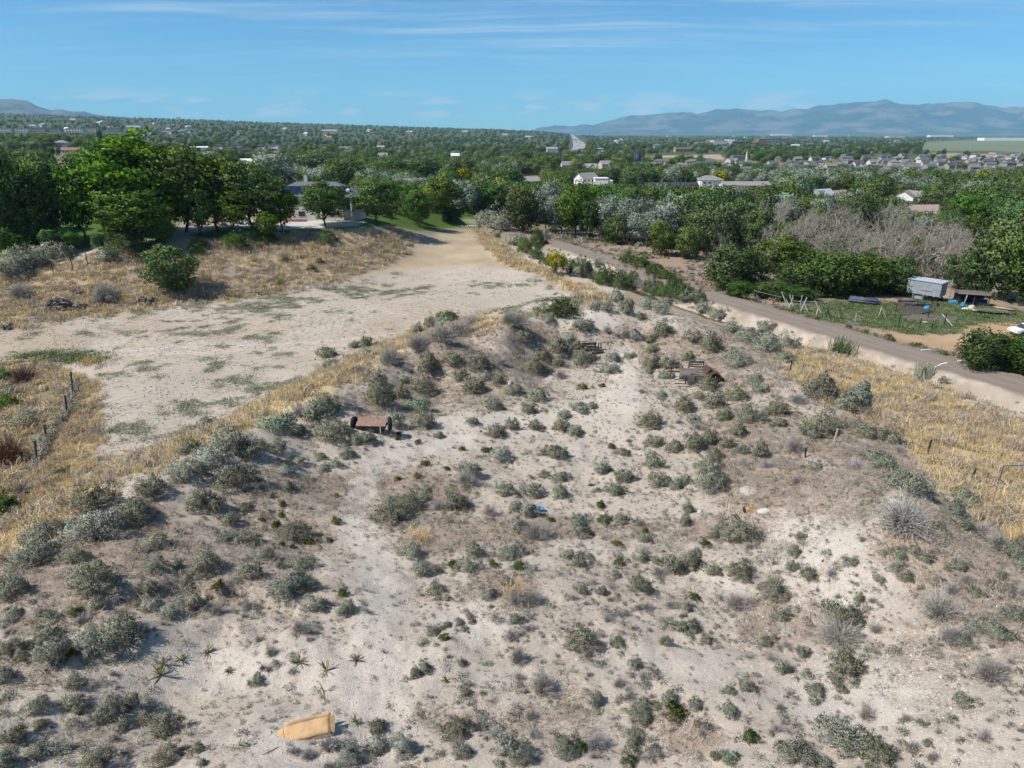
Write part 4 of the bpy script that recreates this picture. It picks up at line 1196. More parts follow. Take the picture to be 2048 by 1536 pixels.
for px, py, w, top, k in [(1045, 468, 84, 368, 'G'), (1092, 462, 66, 356, 'S'), (1150, 478, 84, 366, 'M'), (1122, 470, 66, 385, 'S'), (1172, 480, 56, 400, 'M'), (1212, 480, 70, 388, 'S'), (1258, 486, 76, 390, 'S'), (1232, 490, 56, 430, 'W'),
                          (1300, 478, 70, 396, 'S'), (1330, 498, 96, 402, 'S'), (1275, 492, 66, 420, 'S'), (1385, 500, 110, 384, 'W'), (1425, 515, 100, 400, 'G'), (1470, 505, 100, 392, 'W'), (1355, 470, 80, 384, 'S'), (1440, 470, 80, 370, 'G'), (1510, 520, 80, 410, 'W'),
                          (1320, 512, 60, 440, 'W'), (1375, 520, 70, 450, 'W'), (1462, 584, 124, 488, 'B'), (1500, 575, 80, 500, 'W'), (1560, 560, 110, 468, 'W'), (1600, 592, 110, 520, 'B'), (1650, 596, 130, 500, 'B'), (1715, 594, 140, 506, 'B'), (1780, 592, 110, 512, 'B'),
                          (1540, 598, 90, 560, 'B'), (1590, 604, 90, 572, 'B'), (1665, 530, 66, 476, 'B'), (1480, 596, 70, 560, 'B'), (1590, 540, 60, 480, 'W'),
                          (2010, 606, 150, 424, 'W'), (1950, 596, 90, 470, 'C'), (2060, 620, 130, 440, 'W'), (1915, 580, 80, 500, 'W'), (1985, 560, 90, 440, 'W'), (2075, 540, 120, 400, 'W'), (1960, 740, 110, 656, 'B'), (2046, 752, 96, 668, 'B'), (2010, 735, 90, 664, 'B')]:
    put_tree(px, py, w, top, k, GR)
for px, py, w, top, k in [(1605, 525, 90, 408, 'X'), (1655, 535, 130, 405, 'X'), (1690, 560, 110, 430, 'X'), (1732, 545, 140, 392, 'X'), (1772, 520, 80, 384, 'X'), (1812, 545, 110, 412, 'X'), (1880, 550, 130, 408, 'X'), (1848, 560, 100, 440, 'X'),
                          (1580, 535, 110, 432, 'X'), (1905, 565, 90, 470, 'X'), (1545, 480, 110, 404, 'X'), (1500, 470, 90, 390, 'X'), (1640, 500, 100, 415, 'X'), (1700, 500, 100, 400, 'X'), (1760, 570, 90, 470, 'X'), (1830, 590, 70, 500, 'X'), (1660, 480, 90, 400, 'X'), (1790, 500, 90, 400, 'X'),
                          (1860, 520, 90, 400, 'X'), (1620, 560, 80, 470, 'X'), (1560, 520, 80, 440, 'X'), (1930, 540, 90, 440, 'X'), (1520, 540, 90, 440, 'X'), (1440, 540, 80, 440, 'X')] + [(1560 + 13 * i + (i * 37) % 11, 480 + (i * 53) % 95, 80 + (i * 29) % 50, 392 + (i * 41) % 50 + ((i * 53) % 95) * 0.5, 'X') for i in range(0, 28, 2)] + [(1600, 545, 60, 480, 'G'), (1685, 520, 60, 450, 'G'), (1745, 560, 70, 490, 'W'), (1835, 540, 60, 470, 'G'), (1575, 500, 60, 440, 'W'), (1640, 470, 60, 410, 'G'), (1715, 470, 60, 415, 'G'), (1900, 500, 60, 430, 'G')]:
    put_tree(px, py, w, top, k, 'dead trees beyond the canal' if k == 'X' else GR)
GS = 'trees behind the house'
for px, py, w, top, k in [(470, 400, 70, 330, 'S'), (545, 392, 100, 304, 'S'), (585, 388, 80, 340, 'S'), (620, 380, 60, 345, 'G'), (690, 398, 90, 312, 'G'), (735, 392, 64, 334, 'S'), (780, 396, 66, 346, 'S'), (832, 406, 96, 352, 'S'), (925, 432, 90, 360, 'S'), (905, 412, 60, 358, 'S'),
                          (960, 425, 60, 380, 'G'), (730, 400, 60, 350, 'G'), (870, 400, 60, 350, 'G'), (990, 420, 60, 360, 'S'), (1010, 400, 90, 330, 'G'), (790, 375, 80, 320, 'G'), (850, 365, 80, 310, 'G'), (920, 370, 80, 315, 'W'), (1045, 340, 40, 300, 'W'), (1090, 345, 44, 312, 'M'),
                          (420, 350, 60, 300, 'S'), (640, 350, 90, 300, 'G'), (205, 300, 14, 255, 'P'), (660, 330, 50, 290, 'P')]:
    put_tree(px, py, w, top, k, GS)

# ------------------------------------------------------------------ mountains, water, highway
def mountain(name, prof, dist, depth, foot, seed, label):
    px = np.array([p[0] for p in prof], float)
    py = np.array([p[1] for p in prof], float)
    nb, nr = 420, 60
    P = np.linspace(px[0], px[-1], nb)
    Y = np.interp(P, px, py)
    tan_b = (P - 1024) / FPX / (CP + (768 - 262) / FPX * SP)
    el = (262 - Y) / (FPX / CP ** 2) * np.cos(np.arctan(tan_b))
    el += (fbm(P / 22, P * 0 + 3, seed, 3) - 0.5) * 0.0035
    bx, by = np.sin(np.arctan(tan_b)), np.cos(np.arctan(tan_b))
    V = []
    for j in range(nr):
        t_ = j / (nr - 1)
        r_ = dist + depth * t_
        X, Yw = bx * r_, by * r_
        hz = CAMZ + el * (dist + depth * 0.72)
        prof_t = np.interp(t_, [0, 0.12, 0.72, 1.0], [0.0, 0.06, 1.0, 0.72])
        rid = 1 - np.abs(fbm(X / 1500, Yw / 2600, seed + 3, 5, 0.55) * 2 - 1)
        cut = (rid - 0.55) * 1.05 * math.sin(math.pi * min(t_ / 0.80, 1.0)) if t_ < 0.8 else 0
        V.append(np.stack([X, Yw, foot + (hz - foot) * np.clip(prof_t * (1 + cut), 0, 1.02)], -1))
    V = np.concatenate(V)
    i = np.arange(nb * nr).reshape(nr, nb)
    F = np.stack([i[:-1, :-1], i[1:, :-1], i[1:, 1:], i[:-1, 1:]], -1).reshape(-1, 4)[:, ::-1]
    me = make_mesh(name, V, F, None, True)
    m, t, b = new_mat(name + '_slopes', 0.95, 0.0)
    g = nd(t, 'ShaderNodeNewGeometry')
    a = noise(t, g.outputs['Position'], 0.0011, 6, 0.62)
    c = mixc(t, mapr(t, a, 0.45, 0.60), (0.020, 0.027, 0.026), (0.15, 0.108, 0.092))
    t.links.new(c, b.inputs['Base Color'])
    me.materials.append(m)
    return new_obj(name, me, kind='structure', label=label)


mountain('mountain_range', [(1060, 264), (1080, 258), (1110, 252), (1140, 254), (1185, 253), (1220, 243), (1270, 234), (1320, 231), (1370, 228), (1420, 225), (1470, 222), (1520, 226), (1560, 225), (1610, 220),
                            (1650, 214), (1700, 211), (1755, 206), (1800, 213), (1860, 214), (1900, 209), (1940, 211), (1990, 218), (2048, 217), (2200, 210), (2500, 222), (2900, 215)], 19000, 7000, -80, 5,
         'hazy blue mountain range along the right horizon')
mountain('mountain', [(-900, 190), (-500, 186), (-200, 193), (0, 201), (40, 203), (70, 211), (110, 223), (160, 227), (220, 232), (260, 240), (330, 252)], 13000, 5000, 30, 15, 'blue hill at the left end of the horizon')

# canal water
V = []
for i, p in enumerate(ROAD):
    a = ROAD[max(i - 1, 0)]
    c = ROAD[min(i + 1, len(ROAD) - 1)]
    dx, dy = c[0] - a[0], c[1] - a[1]
    L = math.hypot(dx, dy)
    nx, ny = dy / L, -dx / L
    for d_ in (5.6, 11.4):
        V.append((p[0] + nx * d_, p[1] + ny * d_, CAMZ - p[2] - 1.72))
V = np.array(V)
i = np.arange(len(V)).reshape(-1, 2)
me = make_mesh('canal_water', V, np.stack([i[:-1, 0], i[:-1, 1], i[1:, 1], i[1:, 0]], -1))
m, t, b = new_mat('canal_water', 0.06, 0.5)
b.inputs['Base Color'].default_value = (0.085, 0.095, 0.05, 1)
bm_ = nd(t, 'ShaderNodeBump', ins={'Strength': 0.15, 'Distance': 0.05})
tcn = nd(t, 'ShaderNodeTexCoord')
t.links.new(noise(t, tcn.outputs['Object'], 3.0, 3, 0.5), bm_.inputs['Height'])
t.links.new(bm_.outputs[0], b.inputs['Normal'])
me.materials.append(m)
new_obj('canal_water', me, kind='structure', label='still olive-green canal water below the road bank')


def drape(name, left, right, mat, label, lift=0.4, n=40):
    """a strip of road between two photo lines, laid on the ground"""
    L = np.array(left, float)
    Rr = np.array(right, float)
    tt = np.linspace(0, 1, n)
    tl = np.linspace(0, 1, len(L))
    V = []
    for q in tt:
        for S in (L, Rr):
            x, y, z = hit(np.interp(q, tl, S[:, 0]), np.interp(q, tl, S[:, 1]))
            V.append((x, y, z + lift))
    i = np.arange(len(V)).reshape(-1, 2)
    me = make_mesh(name, np.array(V), np.stack([i[:-1, 0], i[:-1, 1], i[1:, 1], i[1:, 0]], -1))
    me.materials.append(mat)
    return new_obj(name, me, kind='structure', label=label)


M_ASPH = plain('asphalt', (0.32, 0.315, 0.31), 0.9, 0.08, 0.02)
M_DIRT = plain('bare_dirt', (0.40, 0.31, 0.22), 0.95, 0.12, 0.05)
M_WHITE = plain('white_paint', (0.78, 0.78, 0.76), 0.6, 0.05, 1.0)
drape('highway', [(1141, 268), (1145, 278), (1146, 288), (1146, 296), (1140, 303), (1118, 309), (1098, 314)], [(1144, 268), (1158, 278), (1171, 288), (1170, 296), (1164, 304), (1140, 309), (1128, 314)], M_ASPH,
      'wide pale highway running to the horizon')
drape('side_street', [(1107, 346), (1106, 358)], [(1118, 346), (1121, 358)], M_ASPH, 'short grey street between the trees', 0.1, 8)
drape('dirt_lot', [(1188, 339), (1196, 349)], [(1224, 338), (1222, 347)], M_DIRT, 'tan dirt lot with parked cars', 0.1, 8)
drape('dirt_strip', [(1290, 320), (1290, 312)], [(1450, 319), (1440, 309)], M_DIRT, 'strip of bare dirt beside new houses', 0.1, 10)

# ------------------------------------------------------------------ scatter (uncountable stuff)
GV = np.stack([gx, gy, gz], -1)
fa, fb, fc = GV[GF[:, 0]], GV[GF[:, 1]], GV[GF[:, 2]]
farea = np.linalg.norm(np.cross(fb - fa, fc - fa), axis=1)
frng = np.random.default_rng(5)


def sample(mask, n):
    w = farea * mask[GF[:, 0]]
    w[np.hypot(fa[:, 0], fa[:, 1]) > 400] = 0
    f = frng.choice(len(GF), n, p=w / w.sum())
    u, v = frng.random(n)[:, None], frng.random(n)[:, None]
    q = GF[f]
    a, b_, c, d = GV[q[:, 0]], GV[q[:, 1]], GV[q[:, 2]], GV[q[:, 3]]
    return (a * (1 - u) + b_ * u) * (1 - v) + (d * (1 - u) + c * u) * v


def scatter(name, P, scl, rot, idx_, meshes, **props):
    src = bpy.data.collections.new(name + '_source')
    for i, meh in enumerate(meshes):
        o = bpy.data.objects.new(f'{name}_piece_{i:02d}', meh)
        src.objects.link(o)
    me = bpy.data.meshes.new(name)
    n = len(P)
    me.vertices.add(n)
    me.vertices.foreach_set('co', np.ascontiguousarray(P, np.float32).ravel())
    a = me.attributes.new('scl', 'FLOAT_VECTOR', 'POINT')
    a.data.foreach_set('vector', np.ascontiguousarray(scl, np.float32).ravel())
    a = me.attributes.new('rot', 'FLOAT_VECTOR', 'POINT')
    a.data.foreach_set('vector', np.ascontiguousarray(rot, np.float32).ravel())
    a = me.attributes.new('pick', 'INT', 'POINT')
    a.data.foreach_set('value', np.ascontiguousarray(idx_, np.int32))
    ng = bpy.data.node_groups.new(name, 'GeometryNodeTree')
    ng.interface.new_socket('Geometry', in_out='INPUT', socket_type='NodeSocketGeometry')
    ng.interface.new_socket('Geometry', in_out='OUTPUT', socket_type='NodeSocketGeometry')
    gi = ng.nodes.new('NodeGroupInput')
    go = ng.nodes.new('NodeGroupOutput')
    iop = ng.nodes.new('GeometryNodeInstanceOnPoints')
    ci = ng.nodes.new('GeometryNodeCollectionInfo')
    ci.inputs['Collection'].default_value = src
    ci.inputs['Separate Children'].default_value = True
    ci.inputs['Reset Children'].default_value = True
    iop.inputs['Pick Instance'].default_value = True
    ng.links.new(gi.outputs[0], iop.inputs['Points'])
    ng.links.new(ci.outputs[0], iop.inputs['Instance'])
    for an, typ, sock in (('scl', 'FLOAT_VECTOR', 'Scale'), ('rot', 'FLOAT_VECTOR', 'Rotation'), ('pick', 'INT', 'Instance Index')):
        na = ng.nodes.new('GeometryNodeInputNamedAttribute')
        na.data_type = typ
        na.inputs['Name'].default_value = an
        out = [s for s in na.outputs if s.enabled and s.name == 'Attribute'][0]
        ng.links.new(out, iop.inputs[sock])
    ng.links.new(iop.outputs[0], go.inputs[0])
    o = new_obj(name, me, **props)
    md = o.modifiers.new('scatter', 'NODES')
    md.node_group = ng
    return o


def scat(name, P, s, meshes, aniso=0.2, tilt=0.0, **props):
    n = len(P)
    s = np.asarray(s)
    S = s[:, None] * (1 + frng.uniform(-aniso, aniso, (n, 3)))
    rot = np.stack([frng.normal(0, 1, n) * tilt, frng.normal(0, 1, n) * tilt, frng.uniform(0, 6.28, n)], -1)
    return scatter(name, P, S, rot, frng.integers(0, len(meshes), n), meshes, kind='stuff', **props)


def blade_clump(seed, n, h, w, spread, mat, lean=0.35, wind=(0.25, 0.1)):
    rng = np.random.default_rng(seed)
    p0 = np.column_stack([rng.normal(size=(n, 2)) * spread, np.full(n, -0.02)])
    d = rng.normal(size=(n, 2)) * lean + np.array(wind)
    L = rng.uniform(0.55, 1.1, n) * h
    p1 = p0 + np.column_stack([d * 0.35 * L[:, None], L * 0.6])
    p2 = p0 + np.column_stack([d * 1.0 * L[:, None], L * (1 - 0.25 * np.hypot(d[:, 0], d[:, 1])).clip(0.5)])
    a = rng.uniform(0, 6.28, n)
    s = np.column_stack([np.cos(a), np.sin(a), np.zeros(n)]) * w / 2
    V = np.stack([p0 - s, p0 + s, p1 + s, p1 - s, p2 - s * 0.7, p2 + s * 0.7], 1).reshape(-1, 3)
    i = np.arange(n)[:, None] * 6
    F = np.concatenate([i + np.array([[0, 1, 2, 3]]), i + np.array([[3, 2, 5, 4]])])
    return leafy('blades', V, F, np.repeat(np.clip(rng.normal(0.55, 0.25, n), 0, 1), 6), mat)


GR_Y = [blade_clump(400 + k, 26, 0.42, 0.020, 0.17, M_GRASS) for k in range(4)]
GR_B = [blade_clump(410 + k, 26, 0.50, 0.034, 0.26, M_GRASSB, 0.45) for k in range(3)]
GR_L = [blade_clump(420 + k, 22, 0.60, 0.05, 0.32, M_GRASS, 0.45) for k in range(3)]
patch = sstep(0.34, 0.60, fbm(gx / 1.8, gy / 1.8, 501, 4, 0.6))
m_brush = zone([(-300, 722), (0, 722), (110, 728), (140, 765), (112, 830), (64, 940), (24, 1040), (-300, 1120)], 10)
P = sample(np.clip(zone(Z_CREST, 20) + zone(Z_RGRASS, 26) + m_fence * 0.8, 0, 1) * (0.12 + 0.5 * m_fence + 0.88 * patch), 17000)
n_ = len(P)
scatter('grass', P, frng.uniform(0.45, 1.4, n_)[:, None] * np.ones((1, 3)), np.stack([np.zeros(n_), np.zeros(n_), frng.uniform(0, 6.28, n_)], -1), np.where(frng.random(n_) < 0.8, frng.integers(0, 4, n_), frng.integers(4, 7, n_)), GR_Y + GR_B, kind='stuff',
        label='tall straw-coloured dry grass on the knoll flanks', category='grass')
P = sample(np.clip(m_lsl + m_berm * 1.3 + m_brush * 0.8 + zone([(700, 562), (560, 590), (300, 618), (0, 662), (0, 640), (300, 600), (560, 574), (700, 548)], 4) * 0.7, 0, 1.3) * (0.25 + 0.75 * patch), 8500)
n_ = len(P)
scatter('dry_grass', P, frng.uniform(0.6, 1.6, n_)[:, None] * np.ones((1, 3)), np.stack([np.zeros(n_), np.zeros(n_), frng.uniform(0, 6.28, n_)], -1), frng.integers(0, 6, n_), GR_B + GR_L, kind='stuff',
        label='matted brown and golden dry grass on the house bank', category='grass')
# low dead litter and tufts between the shrubs
TUFT = [sage_meshes(430 + k, 9, 9, 0.5, 0.26, M, 0.1, 0.5)[0] for k, M in enumerate((M_SAGE, M_OLIVE, M_GREY, M_GRASSB, M_OLIVE, M_GREY))]
P = sample(np.clip(knoll * (0.55 + 0.45 * litter) * (1 - 0.72 * pale) * (0.3 + 0.7 * sstep(0.35, 0.6, fbm(gx / 1.3, gy / 1.3, 502, 4, 0.6))), 0, 1), 42000)
scat('weeds', P, frng.uniform(0.05, 0.14, len(P)) * frng.choice([1, 1, 1, 1.8], len(P)), TUFT, 0.3, label='tiny grey-green tufts and weeds scattered over the bare soil', category='weeds')
LIT = [blade_clump(440 + k, 16, 0.16, 0.012, 0.15, M_GRASSB, 1.1) for k in range(3)]
P = sample(np.clip(knoll * litter, 0, 1), 12000)
scat('litter', P, frng.uniform(0.6, 1.3, len(P)), LIT, 0.3, label='flattened brown dead grass litter on the knoll', category='dead grass')
# low scrub filling in round the shrubs that can be counted
pts = []
for o_, d_, px_, py_ in shrub_items:
    if o_['group'] != 'shrubs on the knoll':
        continue
    w_ = o_.scale[0]
    for j in range(frng.poisson(1.2 + w_ * 2.4)):
        a_ = frng.uniform(0, 6.28)
        q_ = w_ * 0.45 + abs(frng.normal(0, 0.5)) * (0.5 + w_ * 0.5)
        pts.append((o_.location.x + math.cos(a_) * q_, o_.location.y + math.sin(a_) * q_ * 1.2))
pts = np.array(pts)
P = np.column_stack([pts, ground_z(pts[:, 0], pts[:, 1]) - 0.01])
SCR = [sage_meshes(520 + k, 22, 20, 0.6, 0.13, M, 0.1, 0.4)[0] for k, M in enumerate((M_SAGE, M_SAGE, M_OLIVE, M_BLUE))] + [twig_meshes(530 + k, 150, 0.6, M_GREY, M_GREY, 40, 0.011)[1] for k in range(3)]
scat('scrub_undergrowth', P, frng.uniform(0.14, 0.42, len(P)), SCR, 0.25, label='small young sagebrush and dead twig tufts filling in between the shrubs', category='undergrowth')
oct_v = np.array([(1, 0, 0), (-1, 0, 0), (0, 1, 0), (0, -1, 0), (0, 0, 0.7), (0, 0, -0.7)], float)
oct_f = np.array([(0, 2, 4), (2, 1, 4), (1, 3, 4), (3, 0, 4), (2, 0, 5), (1, 2, 5), (3, 1, 5), (0, 3, 5)])
PEB = []
for k in range(4):
    meh = make_mesh('pebble', oct_v * (1 + np.random.default_rng(450 + k).uniform(-0.3, 0.3, oct_v.shape)), oct_f)
    meh.materials.append(M_STONE)
    PEB.append(meh)
P = sample(np.clip(knoll * (0.10 + gravel + 0.35 * pale) * sstep(45, 25, grr), 0, 1), 14000)
scat('pebbles', P, np.abs(frng.normal(0.012, 0.012, len(P))) + 0.008, PEB, 0.4, 0.5, label='small whitish stones strewn over the soil', category='pebbles')
# green weeds growing over the field and yard
FW = [blade_clump(460 + k, 14, 0.10, 0.06, 0.28, M_OLIVE, 1.0, (0, 0)) for k in range(2)] + [blade_clump(463, 14, 0.12, 0.06, 0.28, M_DGRN, 1.0, (0, 0))]
P = sample(np.clip(m_field * sstep(0.63, 0.70, weed), 0, 1), 6000)
scat('field_weeds', P, frng.uniform(0.6, 1.5, len(P)), FW, 0.3, label='low dull-green weeds in patches on the bare field', category='weeds')
YG = [blade_clump(470 + k, 18, 0.22, 0.05, 0.3, M_DGRN, 0.6, (0, 0)) for k in range(2)] + [blade_clump(473, 18, 0.22, 0.05, 0.3, M_OLIVE, 0.6, (0, 0))]
P = sample(np.clip(m_yard + m_brush * 0.35 * sstep(0.5, 0.6, fbm(gx / 4, gy / 4, 503, 3)) + blob([(110, 715, 110, 16, 1)]) * m_field + zone([(340, 590), (560, 574), (560, 584), (420, 602), (340, 600)], 3), 0, 1), 5000)
scat('yard_grass', P, frng.uniform(0.6, 1.4, len(P)), YG, 0.3, label='short green grass in the junk yard beyond the road', category='grass')
M_CLOD = plain('soil_clod', (0.44, 0.385, 0.325), 0.95, 0.2, 5.0, rnd_obj=0.35)
CLD = []
for k in range(3):
    meh = make_mesh('clod', oct_v * (1 + np.random.default_rng(455 + k).uniform(-0.35, 0.35, oct_v.shape)), oct_f)
    meh.materials.append(M_CLOD)
    CLD.append(meh)
P = sample(np.clip(m_field * sstep(0.40, 0.62, fbm(gx / 2.5, gy / 2.5, 504, 4, 0.6)), 0, 1), 16000)
scat('clods_rubble', P, frng.uniform(0.04, 0.13, len(P)), CLD, 0.4, 0.4, label='dry soil clods strewn over the graded field', category='clods')
P = sample(np.clip(m_field * (0.05 + sstep(0.50, 0.66, weed)), 0, 1), 9000)
scat('stubble_weeds', P, frng.uniform(0.25, 0.7, len(P)), FW + [LIT[0]], 0.4, label='thin scattered weeds and stubble over the field', category='weeds')
# underbrush beneath the riverside trees
UB = [sage_meshes(480 + k, 16, 14, 0.6, 0.2, M, 0.1, 0.4)[0] for k, M in enumerate((M_GREY, M_OLIVE, M_GRASSB, M_MID))]
m_riv = zone([(1090, 476), (1300, 470), (1450, 450), (1950, 450), (2100, 560), (1900, 560), (1830, 585), (1560, 600), (1420, 580), (1400, 505), (1290, 488), (1170, 486)], 8) * (gdep > 100)
verge = np.where(near_, sstep(2.6, 3.4, rdw) * sstep(6.5, 4.5, rdw) + 0.5 * sstep(-7.0, -6.0, rdw) * sstep(-3.0, -4.0, rdw), 0) * (gpx > 1080)
P = sample(m_riv, 2600)
P2 = sample(np.clip(m_dry * 0.7 * sstep(0.45, 0.6, fbm(gx / 5, gy / 5, 505, 3)) + verge * sstep(0.42, 0.56, fbm(gx / 3, gy / 3, 506, 3)), 0, 1), 900)
P3 = np.vstack([P, P2])
scat('undergrowth', P3, np.concatenate([frng.uniform(0.8, 2.6, len(P)), frng.uniform(0.3, 0.9, len(P2))]), UB, 0.3, label='tangled grey and green undergrowth beneath the riverside trees', category='undergrowth')

# ------------------------------------------------------------------ built things
class MB:
    """collects boxes, bars, prisms and lathes and builds them as one mesh"""

    def __init__(self):
        self.v, self.f = [], []

    def _add(self, vs, fs):
        o = len(self.v)
        self.v += [tuple(map(float, p)) for p in vs]
        self.f += [tuple(i + o for i in f) for f in fs]
        return self

    def box(self, c, s, rz=0.0, rx=0.0, ry=0.0):
        m = Euler((rx, ry, rz)).to_matrix()
        vs = [Vector(c) + m @ Vector((sx * s[0] / 2, sy * s[1] / 2, sz * s[2] / 2)) for sx in (-1, 1) for sy in (-1, 1) for sz in (-1, 1)]
        return self._add(vs, [(0, 1, 3, 2), (4, 6, 7, 5), (0, 4, 5, 1), (2, 3, 7, 6), (0, 2, 6, 4), (1, 5, 7, 3)])

    def bar(self, a, b, w, h=None):
        h = h or w
        a, b = Vector(a), Vector(b)
        d = (b - a).normalized()
        up = Vector((0, 0, 1)) if abs(d.z) < 0.9 else Vector((0, 1, 0))
        s = d.cross(up).normalized()
        u = s.cross(d)
        vs = [p + s * x * w / 2 + u * y * h / 2 for p in (a, b) for x, y in ((-1, -1), (1, -1), (1, 1), (-1, 1))]
        return self._add(vs, [(3, 2, 1, 0), (4, 5, 6, 7), (0, 1, 5, 4), (1, 2, 6, 5), (2, 3, 7, 6), (3, 0, 4, 7)])

    def tube(self, pts, r, sides=8, cap=True):
        pts = [Vector(p) for p in pts]
        n = len(pts)
        rr = r if isinstance(r, (list, tuple)) else [r] * n
        vs = []
        for i, p in enumerate(pts):
            d = (pts[min(i + 1, n - 1)] - pts[max(i - 1, 0)]).normalized()
            up = Vector((0, 0, 1)) if abs(d.z) < 0.9 else Vector((0, 1, 0))
            s = d.cross(up).normalized()
            u = s.cross(d)
            vs += [p + (s * math.cos(a) + u * math.sin(a)) * rr[i] for a in [2 * math.pi * k / sides for k in range(sides)]]
        fs = [(i * sides + k, i * sides + (k + 1) % sides, (i + 1) * sides + (k + 1) % sides, (i + 1) * sides + k) for i in range(n - 1) for k in range(sides)]
        if cap:
            fs += [tuple(range(sides))[::-1], tuple((n - 1) * sides + k for k in range(sides))]
        return self._add(vs, fs)

    def prism(self, prof, y0, y1):
        """profile of (x, z) pushed from y0 to y1"""
        k = len(prof)
        vs = [(x, y0, z) for x, z in prof] + [(x, y1, z) for x, z in prof]
        fs = [(i, (i + 1) % k, k + (i + 1) % k, k + i) for i in range(k)] + [tuple(range(k))[::-1], tuple(range(k, 2 * k))]
        return self._add(vs, fs)

    def ring(self, c, axis, R0, r0, n=20, m=8, sq=1.0):
        """tyre: a ring of radius R0 and section r0 about an axis through c"""
        c, ax = Vector(c), Vector(axis).normalized()
        u = ax.cross(Vector((0, 0, 1)) if abs(ax.z) < 0.9 else Vector((1, 0, 0))).normalized()
        w = ax.cross(u)
        vs = []
        for i in range(n):
            a = 2 * math.pi * i / n
            e = u * math.cos(a) + w * math.sin(a)
            for k in range(m):
                b_ = 2 * math.pi * k / m
                vs.append(c + e * (R0 + r0 * math.cos(b_)) + ax * r0 * sq * math.sin(b_))
        fs = [(i * m + k, i * m + (k + 1) % m, ((i + 1) % n) * m + (k + 1) % m, ((i + 1) % n) * m + k) for i in range(n) for k in range(m)]
        return self._add(vs, fs)

    def lump(self, c, s, seed=0, n=10, m=7, rough=0.25):
        """rounded uneven heap or stone, flat below"""
        rg = random.Random(seed)
        vs, fs = [], []
        for j in range(m):
            ph = math.pi * 0.52 * (1 - j / (m - 1))
            for i in range(n):
                a = 2 * math.pi * i / n
                k = 1 + rg.uniform(-rough, rough)
                vs.append((c[0] + s[0] * math.sin(ph) * math.cos(a) * k, c[1] + s[1] * math.sin(ph) * math.sin(a) * k, c[2] + s[2] * math.cos(ph) * (1 + rg.uniform(-rough, rough) * 0.6)))
        fs = [(j * n + i, j * n + (i + 1) % n, (j + 1) * n + (i + 1) % n, (j + 1) * n + i) for j in range(m - 1) for i in range(n)]
        fs.append(tuple((m - 1) * n + i for i in range(n)))
        return self._add(vs, fs)

    def mesh(self, name, mat, smooth=False):
        me = bpy.data.meshes.new(name)
        me.from_pydata(self.v, [], self.f)
        if smooth:
            me.polygons.foreach_set('use_smooth', [True] * len(me.polygons))
        me.materials.append(mat)
        me.update()
        return me

    def build(self, name, mat, parent=None, smooth=False, **props):
        return new_obj(name, self.mesh(name, mat, smooth), parent, **props)


def thing(name, label, cat, loc, rz=0.0, group=None):
    return new_obj(name, None, None, loc, (0, 0, rz), label=label, category=cat, group=group)


def at(px, py, lift=0.0):
    x, y, z = hit(px, py)
    return Vector((x, y, z + lift))


def ppm(p):
    """photo pixels per metre at a point"""
    return FPX / (p[1] * CP - (p[2] - CAMZ) * SP)


M_CARD = plain('cardboard', (0.55, 0.36, 0.19), 0.85, 0.12, 4.0)
M_CARDIN = plain('cardboard_inside', (0.30, 0.175, 0.085), 0.9, 0.1, 5.0)
M_RUST = plain('rusty_iron', (0.125, 0.060, 0.042), 0.8, 0.25, 5.0, c2=(0.065, 0.040, 0.036))
M_RUSTP = plain('rusty_sheet', (0.27, 0.135, 0.10), 0.7, 0.2, 4.0, c2=(0.25, 0.20, 0.17))
M_RUBB = plain('tyre_rubber', (0.022, 0.022, 0.024), 0.8, 0.2, 8.0)
M_WOODG = plain('weathered_wood', (0.19, 0.165, 0.14), 0.9, 0.25, 7.0, c2=(0.09, 0.075, 0.065), rnd_obj=0.25)
M_WOODD = plain('dark_old_wood', (0.060, 0.050, 0.046), 0.9, 0.25, 7.0, rnd_obj=0.3)
M_WOODT = plain('cut_wood', (0.58, 0.34, 0.13), 0.8, 0.2, 6.0, c2=(0.30, 0.15, 0.07))
M_WOODP = plain('pale_wood', (0.52, 0.43, 0.28), 0.85, 0.15, 6.0)
M_WOODW = plain('whitewashed_wood', (0.55, 0.52, 0.48), 0.85, 0.2, 6.0)
M_IRON = plain('dark_iron', (0.035, 0.035, 0.038), 0.6, 0.2, 8.0)
M_STEEL = plain('grey_steel', (0.20, 0.21, 0.22), 0.5, 0.15, 4.0, metal=0.3)
M_GALV = plain('galvanised_siding', (0.30, 0.325, 0.35), 0.55, 0.12, 2.0)
M_GALVR = plain('galvanised_roof', (0.42, 0.46, 0.48), 0.5, 0.1, 1.5)
M_GPOST = plain('green_post_paint', (0.045, 0.085, 0.04), 0.6, 0.2, 6.0)
M_BLUE_P = plain('blue_plastic', (0.055, 0.24, 0.48), 0.45, 0.1, 3.0)
M_NAVY = plain('navy_metal', (0.022, 0.035, 0.085), 0.45, 0.15, 2.0)
M_PIPE = plain('slate_pipe', (0.095, 0.115, 0.155), 0.45, 0.2, 3.0)
M_CONC = plain('concrete', (0.46, 0.43, 0.39), 0.9, 0.12, 3.0)
M_BAG = plain('pale_tarp', (0.55, 0.50, 0.42), 0.85, 0.1, 6.0)
M_BOULD = plain('pale_boulder', (0.52, 0.47, 0.41), 0.9, 0.15, 4.0)
M_ORANGE = plain('orange_wood', (0.50, 0.19, 0.06), 0.8, 0.2, 5.0)
M_GLASS = plain('window_glass', (0.045, 0.055, 0.07), 0.12, 0.1, 1.0, spec=0.5)
M_CAR = plain('white_car_paint', (0.78, 0.78, 0.78), 0.25, 0.02, 1.0, spec=0.5)
M_ASHG = plain('dark_gravel', (0.085, 0.078, 0.070), 0.95, 0.25, 9.0)
M_STUC = plain('beige_stucco', (0.56, 0.53, 0.48), 0.9, 0.06, 1.0)
